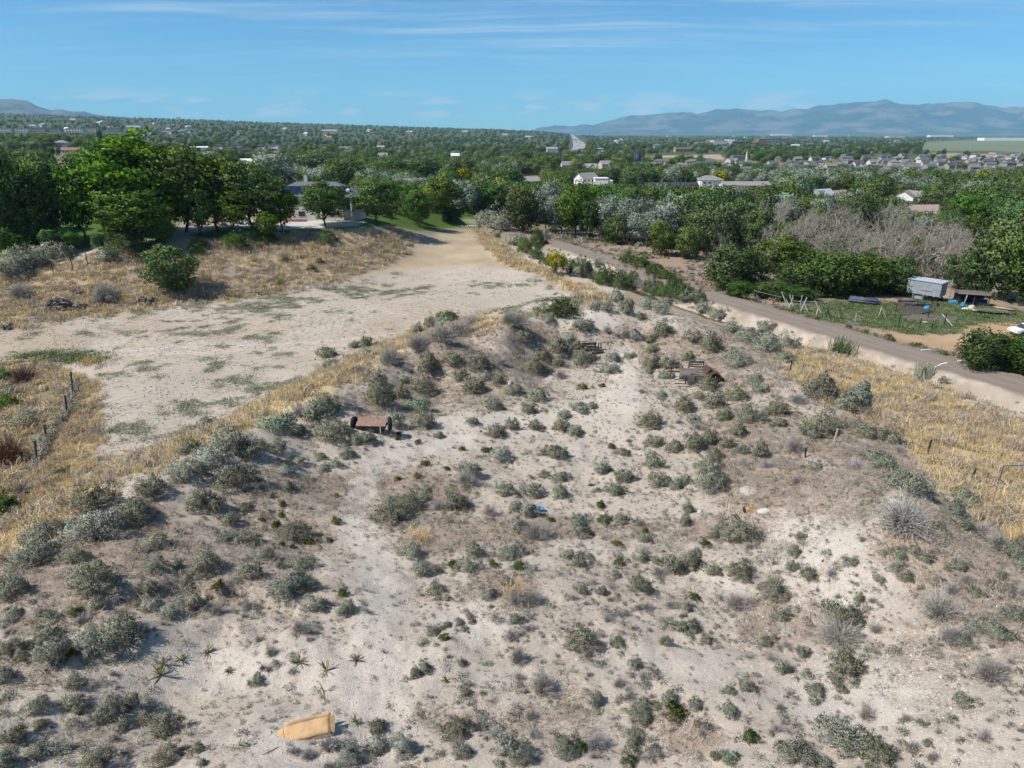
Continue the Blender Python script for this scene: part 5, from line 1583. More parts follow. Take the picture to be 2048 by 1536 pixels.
M_SHING = plain('grey_shingles', (0.145, 0.155, 0.17), 0.9, 0.15, 6.0)
M_SOLAR = plain('solar_glass', (0.012, 0.017, 0.040), 0.2, 0.1, 2.0, spec=0.5)
M_REDB = plain('red_brick', (0.30, 0.15, 0.105), 0.9, 0.12, 2.0)
M_LOG = plain('grey_log', (0.20, 0.175, 0.155), 0.9, 0.25, 5.0, rnd_obj=0.5)
M_WIRE = plain('fence_wire', (0.14, 0.135, 0.13), 0.6, 0.1, 5.0)


def ramp_mat(name, cols, rough=0.85):
    m, t, b = new_mat(name, rough, 0.1)
    oi = nd(t, 'ShaderNodeObjectInfo')
    cr = nd(t, 'ShaderNodeValToRGB')
    cr.color_ramp.interpolation = 'CONSTANT'
    while len(cr.color_ramp.elements) < len(cols):
        cr.color_ramp.elements.new(0.5)
    for i, c in enumerate(cols):
        cr.color_ramp.elements[i].position = i / len(cols)
        cr.color_ramp.elements[i].color = (*c, 1)
    t.links.new(oi.outputs['Random'], cr.inputs[0])
    tcn = nd(t, 'ShaderNodeTexCoord')
    n = noise(t, tcn.outputs['Object'], 1.2, 4, 0.6)
    t.links.new(mixc(t, mth(t, 'MULTIPLY', mapr(t, n, 0.35, 0.7), 0.25), cr.outputs[0], mixc(t, 1.0, cr.outputs[0], (0.6, 0.6, 0.6), 'MULTIPLY')), b.inputs['Base Color'])
    return m


M_ROOFS = ramp_mat('roof_shingles', [(0.085, 0.092, 0.11), (0.12, 0.125, 0.135), (0.16, 0.155, 0.15), (0.075, 0.08, 0.095), (0.20, 0.185, 0.17), (0.11, 0.115, 0.135)])
M_ROOFS_W = ramp_mat('mixed_roofs', [(0.12, 0.125, 0.135), (0.24, 0.20, 0.17), (0.45, 0.45, 0.44), (0.16, 0.16, 0.16), (0.62, 0.62, 0.60), (0.28, 0.17, 0.13)])
M_WALLS = ramp_mat('house_siding', [(0.50, 0.48, 0.45), (0.34, 0.30, 0.26), (0.56, 0.55, 0.53), (0.22, 0.23, 0.25), (0.40, 0.36, 0.31), (0.28, 0.27, 0.26)])

# ---------------------------------------------------------------- near things on the knoll
p = at(612, 1476)
s = ppm(p)
L, Wd = 112 / s, 0.46
e = thing('cardboard_box', 'long tan cardboard box lying open on the pale soil', 'box', p + Vector((0, 0.12, 0.0)), R(17))
def sheet(cx_, cy_, cz_, lx, ly, rx, ry, sag, seed, th=0.012):
    nx_, ny_ = 14, 6
    rg_ = random.Random(seed)
    ph_ = [rg_.uniform(0, 6.28) for _ in range(4)]
    m_ = Euler((rx, ry, 0)).to_matrix()
    vs_ = []
    for lay_ in (0, 1):
        for j_ in range(ny_):
            for i_ in range(nx_):
                u_, v_ = i_ / (nx_ - 1) - 0.5, j_ / (ny_ - 1) - 0.5
                w_ = sag * (math.sin(u_ * 5 + ph_[0]) + 0.6 * math.sin(u_ * 9 + v_ * 4 + ph_[1]) + 0.8 * math.cos(v_ * 5 + ph_[2]))
                ed = 0.007 * math.sin(u_ * 17 + ph_[3]) if j_ in (0, ny_ - 1) else 0.0
                vs_.append(Vector((cx_, cy_, cz_)) + m_ @ Vector((u_ * lx, v_ * ly + ed, w_ - lay_ * th)))
    n_2 = nx_ * ny_
    fs_ = []
    for j_ in range(ny_ - 1):
        for i_ in range(nx_ - 1):
            a_ = j_ * nx_ + i_
            fs_ += [(a_, a_ + 1, a_ + nx_ + 1, a_ + nx_), (n_2 + a_, n_2 + a_ + nx_, n_2 + a_ + nx_ + 1, n_2 + a_ + 1)]
    bd = [i_ for i_ in range(nx_)] + [j_ * nx_ + nx_ - 1 for j_ in range(1, ny_)] + [(ny_ - 1) * nx_ + i_ for i_ in range(nx_ - 2, -1, -1)] + [j_ * nx_ for j_ in range(ny_ - 2, 0, -1)]
    fs_ += [(bd[k_], n_2 + bd[k_], n_2 + bd[(k_ + 1) % len(bd)], bd[(k_ + 1) % len(bd)]) for k_ in range(len(bd))]
    return MB()._add(vs_, fs_)


sheet(0, 0, 0.17, L * 0.80, Wd, R(14), R(-1.5), 0.005, 3).build('top_panel', M_CARD, e, True)
MB().box((0.0, -Wd * 0.48, 0.06), (L * 0.80, 0.012, 0.13), rx=R(-8)).build('front_panel', M_CARD, e)
MB().box((0.0, Wd * 0.40, 0.012), (L * 0.84, 0.40, 0.012), rx=R(4)).build('bottom_panel', M_CARDIN, e)
sheet(0.05, Wd * 0.66, 0.13, L * 0.80, 0.20, R(52), 0, 0.008, 5).build('back_flap', M_CARD, e, True)
MB().box((-L * 0.44, -0.01, 0.125), (L * 0.11, Wd * 0.97, 0.012), rx=R(13), ry=R(-22)).build('end_flap', M_CARD, e)
MB().box((L * 0.445, 0.02, 0.15), (L * 0.10, Wd * 1.05, 0.012), rx=R(14), ry=R(24)).build('end_flap', M_CARD, e)
MB().box((-L * 0.40, 0, 0.06), (0.012, Wd * 0.95, 0.13)).build('side_panel', M_CARD, e)
MB().box((L * 0.40, 0, 0.07), (0.012, Wd * 0.95, 0.14)).build('side_panel', M_CARD, e)

for (a, b_), w, lab in [(((638, 1366), (648, 1410)), 0.035, 'straw-coloured strip lying beyond the cardboard box'), (((522, 1510), (556, 1494)), 0.035, 'short yellowish strip left of the cardboard box, near the picture bottom')]:
    A, B = at(*a, 0.02), at(*b_, 0.02)
    o = MB()
    mid = (A + B) / 2 + Vector((0.04, 0, 0.01))
    o.bar(A - A, mid - A, w, 0.012).bar(mid - A, B - A, w * 1.1, 0.012)
    o.build('straw_strip', M_WOODP, None, label=lab, category='strip').location = A
p = at(1081, 1022)
e = thing('plastic_tub', 'small blue plastic tub standing on the soil', 'tub', p)
prof = [(0.13, 0.0), (0.17, 0.16), (0.19, 0.165), (0.19, 0.18), (0.165, 0.18), (0.125, 0.03)]
o = MB()
n = 16
vs = [(r * math.cos(2 * math.pi * i / n), r * math.sin(2 * math.pi * i / n), z) for r, z in prof for i in range(n)]
o._add(vs, [(j * n + i, j * n + (i + 1) % n, (j + 1) * n + (i + 1) % n, (j + 1) * n + i) for j in range(5) for i in range(n)] + [tuple(5 * n + i for i in range(n)), tuple(range(n))[::-1]])
o.build('tub_body', M_BLUE_P, e, True)
MB().tube([(-0.18, 0, 0.17), (-0.14, -0.10, 0.24), (0, -0.16, 0.27), (0.14, -0.10, 0.24), (0.18, 0, 0.17)], 0.008, 5).build('handle', M_STEEL, e)
for i, (px, py, w, h, lab) in enumerate([(1267, 1040, 22, 14, 'pale rounded boulder right of the blue tub'), (1020, 768, 16, 12, 'grey-white boulder below the grey spoil mound'), (1792, 1008, 34, 14, 'flat pale slab of rock on the right ridge'),
                                    (1400, 1024, 14, 8, 'pale flat stone by the upright stake'), (541, 1466, 9, 8, 'small white stone left of the cardboard box'), (1505, 1333, 9, 6, 'small rounded white stone among low shrubs'), (940, 1232, 9, 7, 'white stone on the pale ridge line'), (1240, 754, 14, 5, 'flat white scrap on the ground left of the truck wreck'),
                                    (506, 1330, 6, 5, 'little round white stone near the grey twig clump')]):
    q = at(px, py)
    k = ppm(q)
    o = MB().lump((0, 0, -0.04), (w / k / 2, w / k / 2.4, h / k * 0.8), 40 + i, 11, 6, 0.14).build('boulder' if w > 10 else 'stone', M_BOULD, None, True, label=lab, category='rock')
    o.location = q
    o.rotation_euler[2] = i * 1.3
p = at(1500, 984)
o = MB()
n = 24
o._add([(r * math.cos(2 * math.pi * i / n), r * 0.95 * math.sin(2 * math.pi * i / n), z) for r, z in ((0.52, -0.1), (0.52, 0.05), (0.49, 0.07), (0.02, 0.085)) for i in range(n)],
       [(j * n + i, j * n + (i + 1) % n, (j + 1) * n + (i + 1) % n, (j + 1) * n + i) for j in range(3) for i in range(n)] + [tuple(3 * n + i for i in range(n))])
o.build('concrete_disc', M_BOULD, None, label='round pale concrete disc lying on brown soil', category='disc').location = p
# cut log with a pale bag beside it
p = at(1488, 1024, 0.11)
k = ppm(p)
e = thing('cut_log', 'orange-brown cut log beside a pale bag', 'log', p, R(-2))
MB().tube([(0, 0, 0), (0.28, 0.01, 0), (28 / k, 0, 0.01)], [0.135, 0.125, 0.115], 10).build('trunk_wood', M_WOODT, e, True)
MB().tube([(-0.02, 0, 0.0), (0.035, 0, 0.0)], [0.165, 0.14], 10).build('bark_end', M_WOODD, e, True)
MB().box((0.30, -0.03, 0.125), (0.26, 0.02, 0.015), rz=0.1).build('split_strip', M_IRON, e)
p = at(1530, 1024)
o = MB().lump((0, 0, -0.03), (17 / k, 0.20, 0.22), 77, 14, 6, 0.12).build('tarp_bag', M_BAG, None, True, label='pale rolled bag lying at the end of the cut log', category='bag')
o.location = p
p = at(1453, 1022)
MB().tube([(0, 0, -0.1), (0.01, 0, 0.3), (0.03, 0.01, 0.62)], 0.018, 5).build('wooden_stake', M_WOODG, None, label='thin upright stake left of the cut log', category='stake').location = p

# yuccas
M_YUC = leaf_mat('yucca_leaves', (0.10, 0.11, 0.03), (0.26, 0.27, 0.08), 0.15, 0.2)
M_YUCD = leaf_mat('yucca_dead_leaves', (0.13, 0.085, 0.045), (0.32, 0.24, 0.14), 0.1, 0.2)
M_YUCS = leaf_mat('yucca_dark_skirt', (0.035, 0.03, 0.022), (0.10, 0.08, 0.06), 0.0, 0.2)


def yucca(px, py, wpx, green, label):
    q = at(px, py)
    w = wpx / ppm(q) / 2
    e = thing('yucca', label, 'yucca', q, rnd.uniform(0, 6), 'yuccas on the pale slope')
    rng = np.random.default_rng(int(px))
    for nm, n, lo, hi, mat in (('leaves', 7 + int(px) % 6, 0.2, 1.3, M_YUC if green else M_YUCD), ('dead_leaves', 5 + int(px) % 4, -0.05, 0.3, M_YUCS if green else M_YUCD)):
        az = rng.uniform(0, 6.28, n)
        el = rng.uniform(lo, hi, n)
        D = np.stack([np.cos(az) * np.cos(el), np.sin(az) * np.cos(el), np.sin(el)], -1)
        L = rng.uniform(0.7, 1.1, n) * w
        side = np.stack([-np.sin(az), np.cos(az), np.zeros(n)], -1) * 0.016
        p1 = D * L[:, None] * 0.55 + np.array([0, 0, 0.04])
        p2 = D * L[:, None] + np.array([0, 0, 0.02]) - np.array([0, 0, 1]) * (0.05 * w)
        p0 = np.zeros((n, 3)) + np.array([0, 0, 0.01])
        V = np.stack([p0 - side, p0 + side, p1 + side, p1 - side, p2 - side * 0.2, p2 + side * 0.2], 1).reshape(-1, 3)
        i = np.arange(n)[:, None] * 6
        F = np.concatenate([i + np.array([[0, 1, 2, 3]]), i + np.array([[3, 2, 5, 4]])])
        new_obj(nm, leafy(nm, V, F, np.repeat(rng.uniform(0.1, 1, n), 6), mat), e)


for px, py, w, g, lab in [(599, 1326, 44, True, 'spiky green yucca with dark lower leaves'), (653, 1342, 60, False, 'brown dried yucca right of the spiky green one'), (713, 1322, 40, True, 'leaning yucca with few upright green leaves'),
                     (322, 1352, 60, True, 'wide yellowed yucca by the large sagebrush'), (362, 1320, 40, True, 'small green yucca above the yellowed one'), (415, 1306, 44, True, 'yucca at the foot of the scarp'),
                     (457, 1345, 30, True, 'low yucca alone on the pale flat'), (712, 1446, 34, True, 'tiny twiggy yucca right of the cardboard box'), (893, 1362, 26, True, 'thin yucca shoot with curled brown stem'), (325, 1328, 50, False, 'straw-coloured dead yucca behind the yellowed one')]:
    yucca(px, py, w, g, lab)

# tall golden grass tuft
q = at(1022, 1192)
o = new_obj('grass_tuft', blade_clump(490, 150, 0.62, 0.014, 0.16, M_GRASS, 0.45), None, q, label='tall golden grass tuft among grey shrubs', category='grass tuft')
q = at(836, 1075)
new_obj('grass_tuft', blade_clump(491, 110, 0.55, 0.014, 0.30, M_GRASS, 0.4), None, q, label='sparse golden grass tuft on the brown litter patch', category='grass tuft')
q = at(175, 728)
new_obj('grass_tuft', blade_clump(492, 160, 1.1, 0.05, 0.7, M_GRASS, 0.4), None, q, label='golden grass tuft at the edge of the bare field', category='grass tuft')

# reeds in the canal
for px, py, hpx, wpx, lab in [(1680, 712, 36, 44, 'dense green reeds standing in the canal'), (1846, 754, 30, 30, 'thin grey-green reeds below the road bank')]:
    q = at(px, py)
    k = ppm(q)
    new_obj('reeds', blade_clump(int(px), 170, hpx / k * 1.05, 0.06, wpx / k * 0.27, M_DGRN if px < 1700 else M_OLIVE, 0.16, (0.05, 0)), None, q, label=lab, category='reeds')

# the conical juniper
p = at(1716, 822)
k = ppm(p)
cr, tr = tree_meshes(495, 150, 60, 0.05, M_SAGE, 0.02, 0.7, (0.08, 0.14), shape=0.25, limbs=5)
e = thing('juniper', 'conical grey-green juniper at the edge of the golden slope', 'juniper', p, 0.4)
e.scale = (62 / k, 62 / k, 66 / k)
new_obj('crown', cr, e)
new_obj('trunk', tr, e)

# rusted axle wreck
p = at(742, 866)
k = ppm(p)
e = thing('axle_wreck', 'rusted sheet-iron platform between two black tyres', 'wreck', p + Vector((0, 0.35, 0)), R(-2))
Wp = 62 / k
MB().box((0, 0.0, 0.58), (Wp * 0.96, 0.72, 0.03), rx=R(22)).build('platform', M_RUSTP, e)
for i in (1, 3):
    MB().box((-Wp * 0.40 + Wp * 0.2 * i, 0.0, 0.595), (0.02, 0.71, 0.02), rx=R(22)).build('seam', M_RUSTP, e)
MB().box((0, -0.30, 0.26), (Wp * 0.92, 0.05, 0.22)).build('front_beam', M_IRON, e)
MB().box((0, 0.1, 0.24), (Wp * 0.9, 0.6, 0.08)).build('frame', M_IRON, e)
for sx in (-1, 1):
    t_ = MB().ring((sx * (Wp / 2 + 0.16), 0.12, 0.46), (1, 0.18 * sx, 0), 0.32, 0.12, 22, 8, 1.0).build('tyre', M_RUBB, e, True)
    MB().tube([(sx * (Wp / 2 + 0.10), 0.12, 0.46), (sx * (Wp / 2 + 0.22), 0.12, 0.46)], 0.22, 12).build('rim', M_IRON, t_)
MB().tube([(-Wp / 2 - 0.1, 0.12, 0.44), (Wp / 2 + 0.1, 0.12, 0.44)], 0.06, 8).build('axle', M_RUST, e)
for x in (-0.28, 0.32):
    MB().bar((x * Wp, -0.36, 0.0), (x * Wp, -0.34, 0.42), 0.06).build('leg', M_WOODW if x > 0 else M_IRON, e)

# truck wreck: plank bed and rusted front
p = at(1392, 768)
k = ppm(p)
u = 1 / k
e = thing('truck_wreck', 'old truck wreck with weathered plank bed and rusted bonnet', 'wreck', p + Vector((0, 0.7, 0)), R(-3))
bl = 52 * u
for i in range(5):
    MB().box((-0.15, -0.75 + i * 0.36, 0.78 + 0.01 * (i % 2)), (bl, 0.32, 0.05), rx=R(6)).build('bed_plank', M_WOODG, e)
for i in range(2):
    MB().box((-0.15 + 0.05 * i, -0.97, 0.42 + i * 0.22), (bl * (0.95 - 0.08 * i), 0.05, 0.18), ry=R(1.5 * i)).build('side_board', M_WOODG, e)
for x in (-0.9, -0.15, 0.6):
    MB().box((x, -1.01, 0.48), (0.09, 0.05, 0.62)).build('side_post', M_WOODD, e)
for i, (x_, z, l_, ry_) in enumerate(((0.30, 0.92, 0.60, 2.0), (0.22, 1.10, 0.52, -1.5), (0.34, 1.30, 0.56, 0.5), (-1.30, 0.95, 0.34, -4.0), (-1.42, 1.15, 0.30, 3.0), (-1.0, 0.72, 0.40, 6.0))):
    MB().box((x_, 1.02 + 0.03 * (i % 3), z), (bl * l_, 0.05, 0.13), ry=R(ry_), rx=R(5 * (i % 2))).build('rail_board', M_WOODD if i in (2, 4) else M_WOODG, e)
for x, h_, l_ in ((-1.7, 1.15, 5), (-0.75, 0.95, -9), (-0.3, 1.25, 3), (0.95, 1.4, -4)):
    MB().box((x, 1.07, h_ / 2), (0.08, 0.06, h_), ry=R(l_)).build('rail_post', M_WOODD, e)
for i in range(5):
    MB().box((rnd.uniform(-1.2, 0.6), rnd.uniform(-1.3, 0.6), 0.86 if i % 2 else 0.12), (rnd.uniform(0.7, 1.5), 0.14, 0.04), rz=rnd.uniform(-0.6, 0.6), ry=rnd.uniform(-.12, .12)).build('loose_board', M_WOODG if i % 2 else M_WOODD, e)
MB().bar((-2.1, 0.6, 0.62), (-0.9, 0.55, 0.60), 0.14, 0.12).build('chassis_beam', M_RUST, e)
arc = [(0.85 + 0.55 - 0.62 * math.cos(a), 0.42 + 0.66 * math.sin(a)) for a in np.linspace(0.1, 2.9, 12)]
arc_in = [(0.85 + 0.55 - 0.54 * math.cos(a), 0.40 + 0.58 * math.sin(a)) for a in np.linspace(2.9, 0.1, 12)]
MB().prism(arc + arc_in, -1.0, -0.62).build('fender', M_RUST, e)
MB().prism([(0.62, 0.55), (1.02, 1.22), (1.20, 1.18), (1.55, 0.86), (2.05, 0.66), (2.18, 0.42), (2.05, 0.25), (1.1, 0.35)], -0.55, 0.45).build('bonnet', M_RUST, e)
MB().prism([(0.55, 0.6), (0.98, 1.30), (1.06, 1.30), (1.0, 0.7), (0.75, 0.55)], -0.8, 0.6).build('cowl', M_RUST, e)
MB().tube([(2.12, -0.75, 0.42), (2.24, -0.75, 0.42)], [0.16, 0.13], 12).build('headlamp', M_IRON, e)
w_ = MB().ring((1.4, -0.86, 0.34), (0, 1, 0), 0.28, 0.1, 18, 8).build('tyre', M_RUBB, e, True)
MB().tube([(1.4, -0.9, 0.34), (1.4, -0.8, 0.34)], 0.18, 12).build('rim', M_RUST, w_)
MB().bar((0.55, -0.98, 0.62), (1.25, -1.0, 0.98), 0.06, 0.10).build('brace', M_WOODG, e)

# wagon wreck
p = at(1184, 708)
k = ppm(p)
e = thing('wagon_wreck', 'collapsed dark timber wagon among the shrubs', 'wreck', p + Vector((0, 0.4, 0)), R(-4))
for i in range(3):
    MB().box((-0.25, -0.1 + 0.04 * i, 0.35 + i * 0.26), (1.35, 0.07, 0.20), rx=R(4 * i)).build('side_board', M_WOODD, e)
MB().box((-0.2, 0.25, 0.98), (1.4, 0.12, 0.06), ry=R(4)).build('top_rail', M_WOODG, e)
for x, h_, l_ in ((-0.75, 0.9, 8), (-0.35, 0.7, -6), (0.35, 1.0, 4)):
    MB().box((x, 0.30, h_ / 2), (0.07, 0.07, h_), ry=R(l_)).build('stake', M_WOODD, e)
for x, l_ in ((0.62, 6), (0.88, -5)):
    MB().box((x, 0.1, 0.48), (0.10, 0.09, 0.95), ry=R(l_)).build('post', M_WOODD, e)
MB().box((0.52, -0.3, 0.18), (1.0, 0.5, 0.26), rz=R(6), rx=R(7)).build('sill_beam', M_WOODD, e)
MB().bar((0.1, -0.35, 0.1), (0.35, 0.1, 0.85), 0.12, 0.10).build('brace', M_WOODD, e)
MB().box((-0.35, -0.5, 0.16), (0.5, 0.05, 0.12), rz=R(5)).build('broken_board', M_WOODW, e)
for i in range(6):
    MB().box((rnd.uniform(-0.8, 0.8), rnd.uniform(-0.6, 0.3), rnd.uniform(0.1, 0.6)), (rnd.uniform(0.5, 1.2), 0.12, 0.05), rz=rnd.uniform(-.7, .7), ry=rnd.uniform(-.4, .4)).build('loose_board', M_WOODD, e)

# leaning timber
a, b_ = at(1298, 688, 0.12), at(1268, 676, 0.9)
MB().bar((0, 0, 0), b_ - a, 0.16, 0.16).build('fallen_timber', M_WOODD, None, label='dark fallen timber leaning over grey brush', category='timber').location = a

# ---------------------------------------------------------------- fences
def tpost(px, py, toppy, mat, label, lean=(0, 0), name='fence_post', w=0.07, group=None):
    q = at(px, py, -0.1)
    h = (py - toppy) / ppm(q) / CP + 0.1
    o = MB().bar((0, 0, 0), (lean[0] * h, lean[1] * h, h), w, w)
    o.box((lean[0] * h, lean[1] * h, h + 0.01), (w * 1.3, w * 1.3, 0.03))
    o.build(name, mat, None, label=label, category='post', group=group).location = q
    return q + Vector((lean[0] * h, lean[1] * h, h))


tpost(1854, 908, 880, M_IRON, 'dark iron post standing alone in the golden grass slope', (0.08, 0))
tpost(1940, 966, 936, M_GPOST, 'green iron post near the steel gate frame', (0.12, 0))
tpost(1580, 742, 722, M_IRON, 'short dark post in pale grass below the canal', (0.02, 0))
tpost(1602, 748, 730, M_WOODG, 'leaning wooden post right of the short dark one', (0.1, 0))
tpost(1667, 886, 858, M_WOODW, 'crooked whitened stake among olive scrub', (0.1, 0))
tpost(1611, 915, 896, M_IRON, 'stubby dark stake on the brown slope', (-0.1, 0))
q = at(1990, 985)
k = ppm(q)
e = thing('gate_frame', 'grey steel gate frame with sloping brace in golden grass', 'gate', q, R(0))
gh, gw = 60 / k, 130 / k
for x in (0, gw):
    MB().tube([(x, 0, -0.2), (x + 0.06, 0, gh)], 0.045, 8).build('post', M_STEEL, e)
MB().tube([(0.06, 0, gh), (gw + 0.06, 0.1, gh)], 0.035, 8).build('top_rail', M_STEEL, e)
MB().tube([(0.03, 0, gh * 0.52), (gw * 0.36, -0.25, -0.25)], 0.03, 8).build('brace', M_STEEL, e)
# leaning posts of the left fence
prev = None
tops = []
for i, (px, py, tp, lab) in enumerate([(146, 790, 745, 'top leaning post of the brushy left fence'), (134, 830, 792, 'second leaning post down the brushy left fence'), (92, 878, 850, 'third leaning post of the brushy left fence'),
                                  (74, 925, 882, 'lowest leaning post of the brushy left fence')]):
    tops.append(tpost(px, py, tp, M_WOODD, lab, (0.10, 0.05), w=0.13, group='leaning fence posts'))
P_ = sample(np.clip(sum(zone([(x - 5, y - 6), (x + 5, y - 6), (x2 + 5, y2), (x2 - 5, y2)], 4, gpx, gpy) for (x, y), (x2, y2) in (((146, 775), (134, 830)), ((134, 830), (92, 880)), ((92, 880), (72, 935)))), 0, 1), 260)
scat('fence_brush', P_, frng.uniform(0.4, 0.9, len(P_)), UB[:2], 0.3, label='dark dead brush heaped along the left fence line', category='brush')
# wire fence across the house bank
tops = []
for i, (px, py, tp) in enumerate([(36, 572, 556), (72, 560, 538), (108, 552, 530), (146, 540, 518), (176, 532, 506), (230, 500, 486)]):
    tops.append(tpost(px, py, tp, M_IRON, f'{["far left", "second", "third", "fourth", "tall fifth", "last"][i]} thin post of the wire fence on the house bank', w=0.10, group='bank fence posts'))
for j, dz_ in enumerate((0.05, 0.55)):
    o = MB()
    for a, b_ in zip(tops[:-1], tops[1:]):
        o.bar(a - tops[0] - Vector((0, 0, dz_)), b_ - tops[0] - Vector((0, 0, dz_)), 0.035)
    o.build('fence_wire', M_WIRE, None, label=['upper', 'lower'][j] + ' strand of the wire fence on the house bank', category='wire').location = tops[0]

# wood piles at the foot of the bank
def wood_pile(px, py, wpx, hpx, nlog, label, seed):
    q = at(px, py)
    k = ppm(q)
    e = thing('wood_pile', label, 'wood pile', q + Vector((0, 1.0, 0)), 0, 'wood piles below the bank')
    rg = random.Random(seed)
    W, H = wpx / k, hpx / k * 0.8
    lm = [MB().tube([(-0.5, 0, 0), (0.05, rg.uniform(-.05, .05), 0.02), (0.5, 0, 0)], [0.10, 0.11, 0.085], 7).mesh('log', M_LOG, True) for _ in range(3)]
    for i in range(nlog):
        h = rg.random() ** 1.4
        w = W * 0.5 * (1 - 0.6 * h)
        new_obj('log', rg.choice(lm), e, (rg.uniform(-w, w), rg.uniform(-1.0, 1.0) * (1 - 0.5 * h), 0.05 + h * H), (rg.uniform(-.4, .4), rg.uniform(-.5, .5), rg.uniform(0, 3.1)), rg.uniform(0.7, 1.5))


wood_pile(112, 622, 62, 26, 110, 'largest grey split-log pile below the bank fence', 1)
wood_pile(152, 622, 34, 14, 45, 'small low split-log pile right of the largest one', 2)
wood_pile(286, 610, 50, 16, 70, 'long low grey log pile near the round green bush', 3)
wood_pile(152, 592, 30, 6, 18, 'thin scatter of logs above the big wood pile', 4)
q = at(2, 660)
wood_pile(6, 662, 20, 10, 16, 'dark stump heap at the left edge of the field', 5)

# ---------------------------------------------------------------- junk yard beyond the canal road
q = at(1885, 606)
k = ppm(q)
e = thing('box_trailer', 'grey corrugated box trailer on blocks', 'trailer', q + Vector((0, 1.5, 0)), R(-50))
TL, TW, TH, TZ = 5.4, 2.7, 2.35, 0.95
MB().box((-TL / 2 + 0.6, 0, TZ + TH / 2), (TL, TW, TH)).build('body', M_GALV, e)
rib = MB().box((0, 0, 0), (0.06, 0.05, TH - 0.04)).mesh('rib', M_GALVR)
for i in range(10):
    new_obj('rib', rib, e, (-TL + 0.75 + i * TL / 9.6, -TW / 2 - 0.024, TZ + TH / 2))
MB().box((-TL / 2 + 0.6, 0, TZ + TH + 0.05), (TL + 0.25, TW + 0.25, 0.09), rx=R(2)).build('roof', M_GALVR, e)
MB().box((-TL * 0.30, -TW / 2 - 0.04, TZ + 0.75), (1.9, 0.06, 0.05)).build('side_hatch', M_STEEL, e)
dr = MB().box((0.6 + 0.02, 0, TZ + TH / 2), (0.05, TW * 0.92, TH * 0.94)).build('end_door', M_GALV, e)
MB().box((0.66, -0.3, TZ + 1.0), (0.03, 0.05, 0.3)).build('door_handle', M_IRON, dr)
for x in (-1.0, 0.0):
    for y in (-0.95, 0.95):
        MB().ring((x, y, 0.42), (0, 1, 0), 0.32, 0.13, 16, 8).build('tyre', M_RUBB, e, True)
for x, y in ((-3.6, -1.1), (-3.6, 1.1), (-2.0, -1.2)):
    MB().box((x, y, TZ / 2), (0.25, 0.25, TZ)).build('support_block', M_STEEL, e)
MB().box((-3.0, -1.0, 0.45), (1.6, 0.06, 0.85)).build('skirt_panel', M_GALV, e)
q = at(1899, 604)
k = ppm(q)
e = thing('ladder', 'pale ladder leaning against the grey trailer end', 'ladder', q, R(20))
lh = 44 / k
for x in (-0.2, 0.2):
    MB().bar((x, 0, 0), (x, 0.5, lh), 0.08, 0.05).build('rail', M_WOODW, e)
for i in range(6):
    MB().bar((-0.2, 0.5 * (i + 0.6) / 6.4, lh * (i + 0.6) / 6.4), (0.2, 0.5 * (i + 0.6) / 6.4, lh * (i + 0.6) / 6.4), 0.06, 0.04).build('rung', M_WOODW, e)


def J(u_, v_):
    return 1480 + u_ / 3.606, 540 + v_ / 3.606


def stand(us, mat, label, foot=True, w=0.13, name='timber_stand'):
    """crossed timber stand drawn by leg lines in the yard crop: ((u1,v1,u2,v2), ...)"""
    base = max(us, key=lambda l: max(l[1], l[3]))
    q = at(*J((us[0][0] + us[0][2]) / 2, max(max(l[1], l[3]) for l in us)))
    k = ppm(q)
    bu, bv = (us[0][0] + us[0][2]) / 2, max(max(l[1], l[3]) for l in us)
    e = thing(name, label, 'stand', q, 0, 'timber stands by the canal road')
    for i, (u1, v1, u2, v2) in enumerate(us):
        a = ((u1 - bu) / 3.606 / k, 0.15 * i, (bv - v1) / 3.606 / k * 1.03)
        b2 = ((u2 - bu) / 3.606 / k, 0.15 * i - 0.4, (bv - v2) / 3.606 / k * 1.03 - 0.03)
        MB().bar(a, b2, w, w * 0.8).build('leg', mat, e)
    if foot:
        MB().bar((-0.6, -0.2, 0.06), (0.6, -0.1, 0.06), 0.1, 0.1).build('foot_bar', mat, e)


stand([(282, 158, 326, 250), (328, 215, 360, 282)], M_WOODW, 'tall whitened timber stand leaning by the canal road')
stand([(346, 178, 376, 258), (380, 205, 352, 262)], M_WOODW, 'second whitened stand right of the tall one')
stand([(448, 232, 486, 302), (470, 200, 430, 300)], M_WOODW, 'whitened stand crossed with brown, third along the road')
stand([(522, 222, 572, 300), (560, 275, 540, 330)], M_WOODW, 'fourth whitened stand with low cross leg')
stand([(222, 192, 240, 252), (268, 205, 228, 250)], M_RUST, 'rust-brown crossed stand at the left of the yard')
stand([(630, 262, 604, 345), (622, 270, 644, 345)], M_WOODD, 'dark crossed stand right of the whitened ones')
stand([(704, 262, 724, 340), (700, 350, 728, 350)], M_RUST, 'reddish crossed stand standing alone')
stand([(1010, 265, 986, 325), (1010, 265, 1050, 345)], M_WOODW, 'white wooden A-shaped frame in the yard grass', True, 0.09)
stand([(112, 175, 140, 236), (150, 228, 110, 232)], M_STEEL, 'grey pipe stand at the left end of the yard')
for (u1, v1), (u2, v2), lab, h in [((92, 240), (285, 262), 'long pale rail on the left stands', 2.1), ((380, 240), (620, 240), 'pale plank lying behind the whitened stands', 0.4), ((1450, 350), (1530, 415), 'pale pole leaning on the yard fence', 0.7), ((560, 250), (650, 236), 'short weathered plank in the yard grass', 0.15)]:
    a, b_ = at(*J(u1, v1)), at(*J(u2, v2))
    MB().tube([(0, 0, h), b_ - a + Vector((0, 0, h * (0.35 if h < 1 else 0.75)))], 0.06, 6).build('long_pole', M_WOODW if h > 0.3 else M_WOODG, None, label=lab, category='pole').location = a
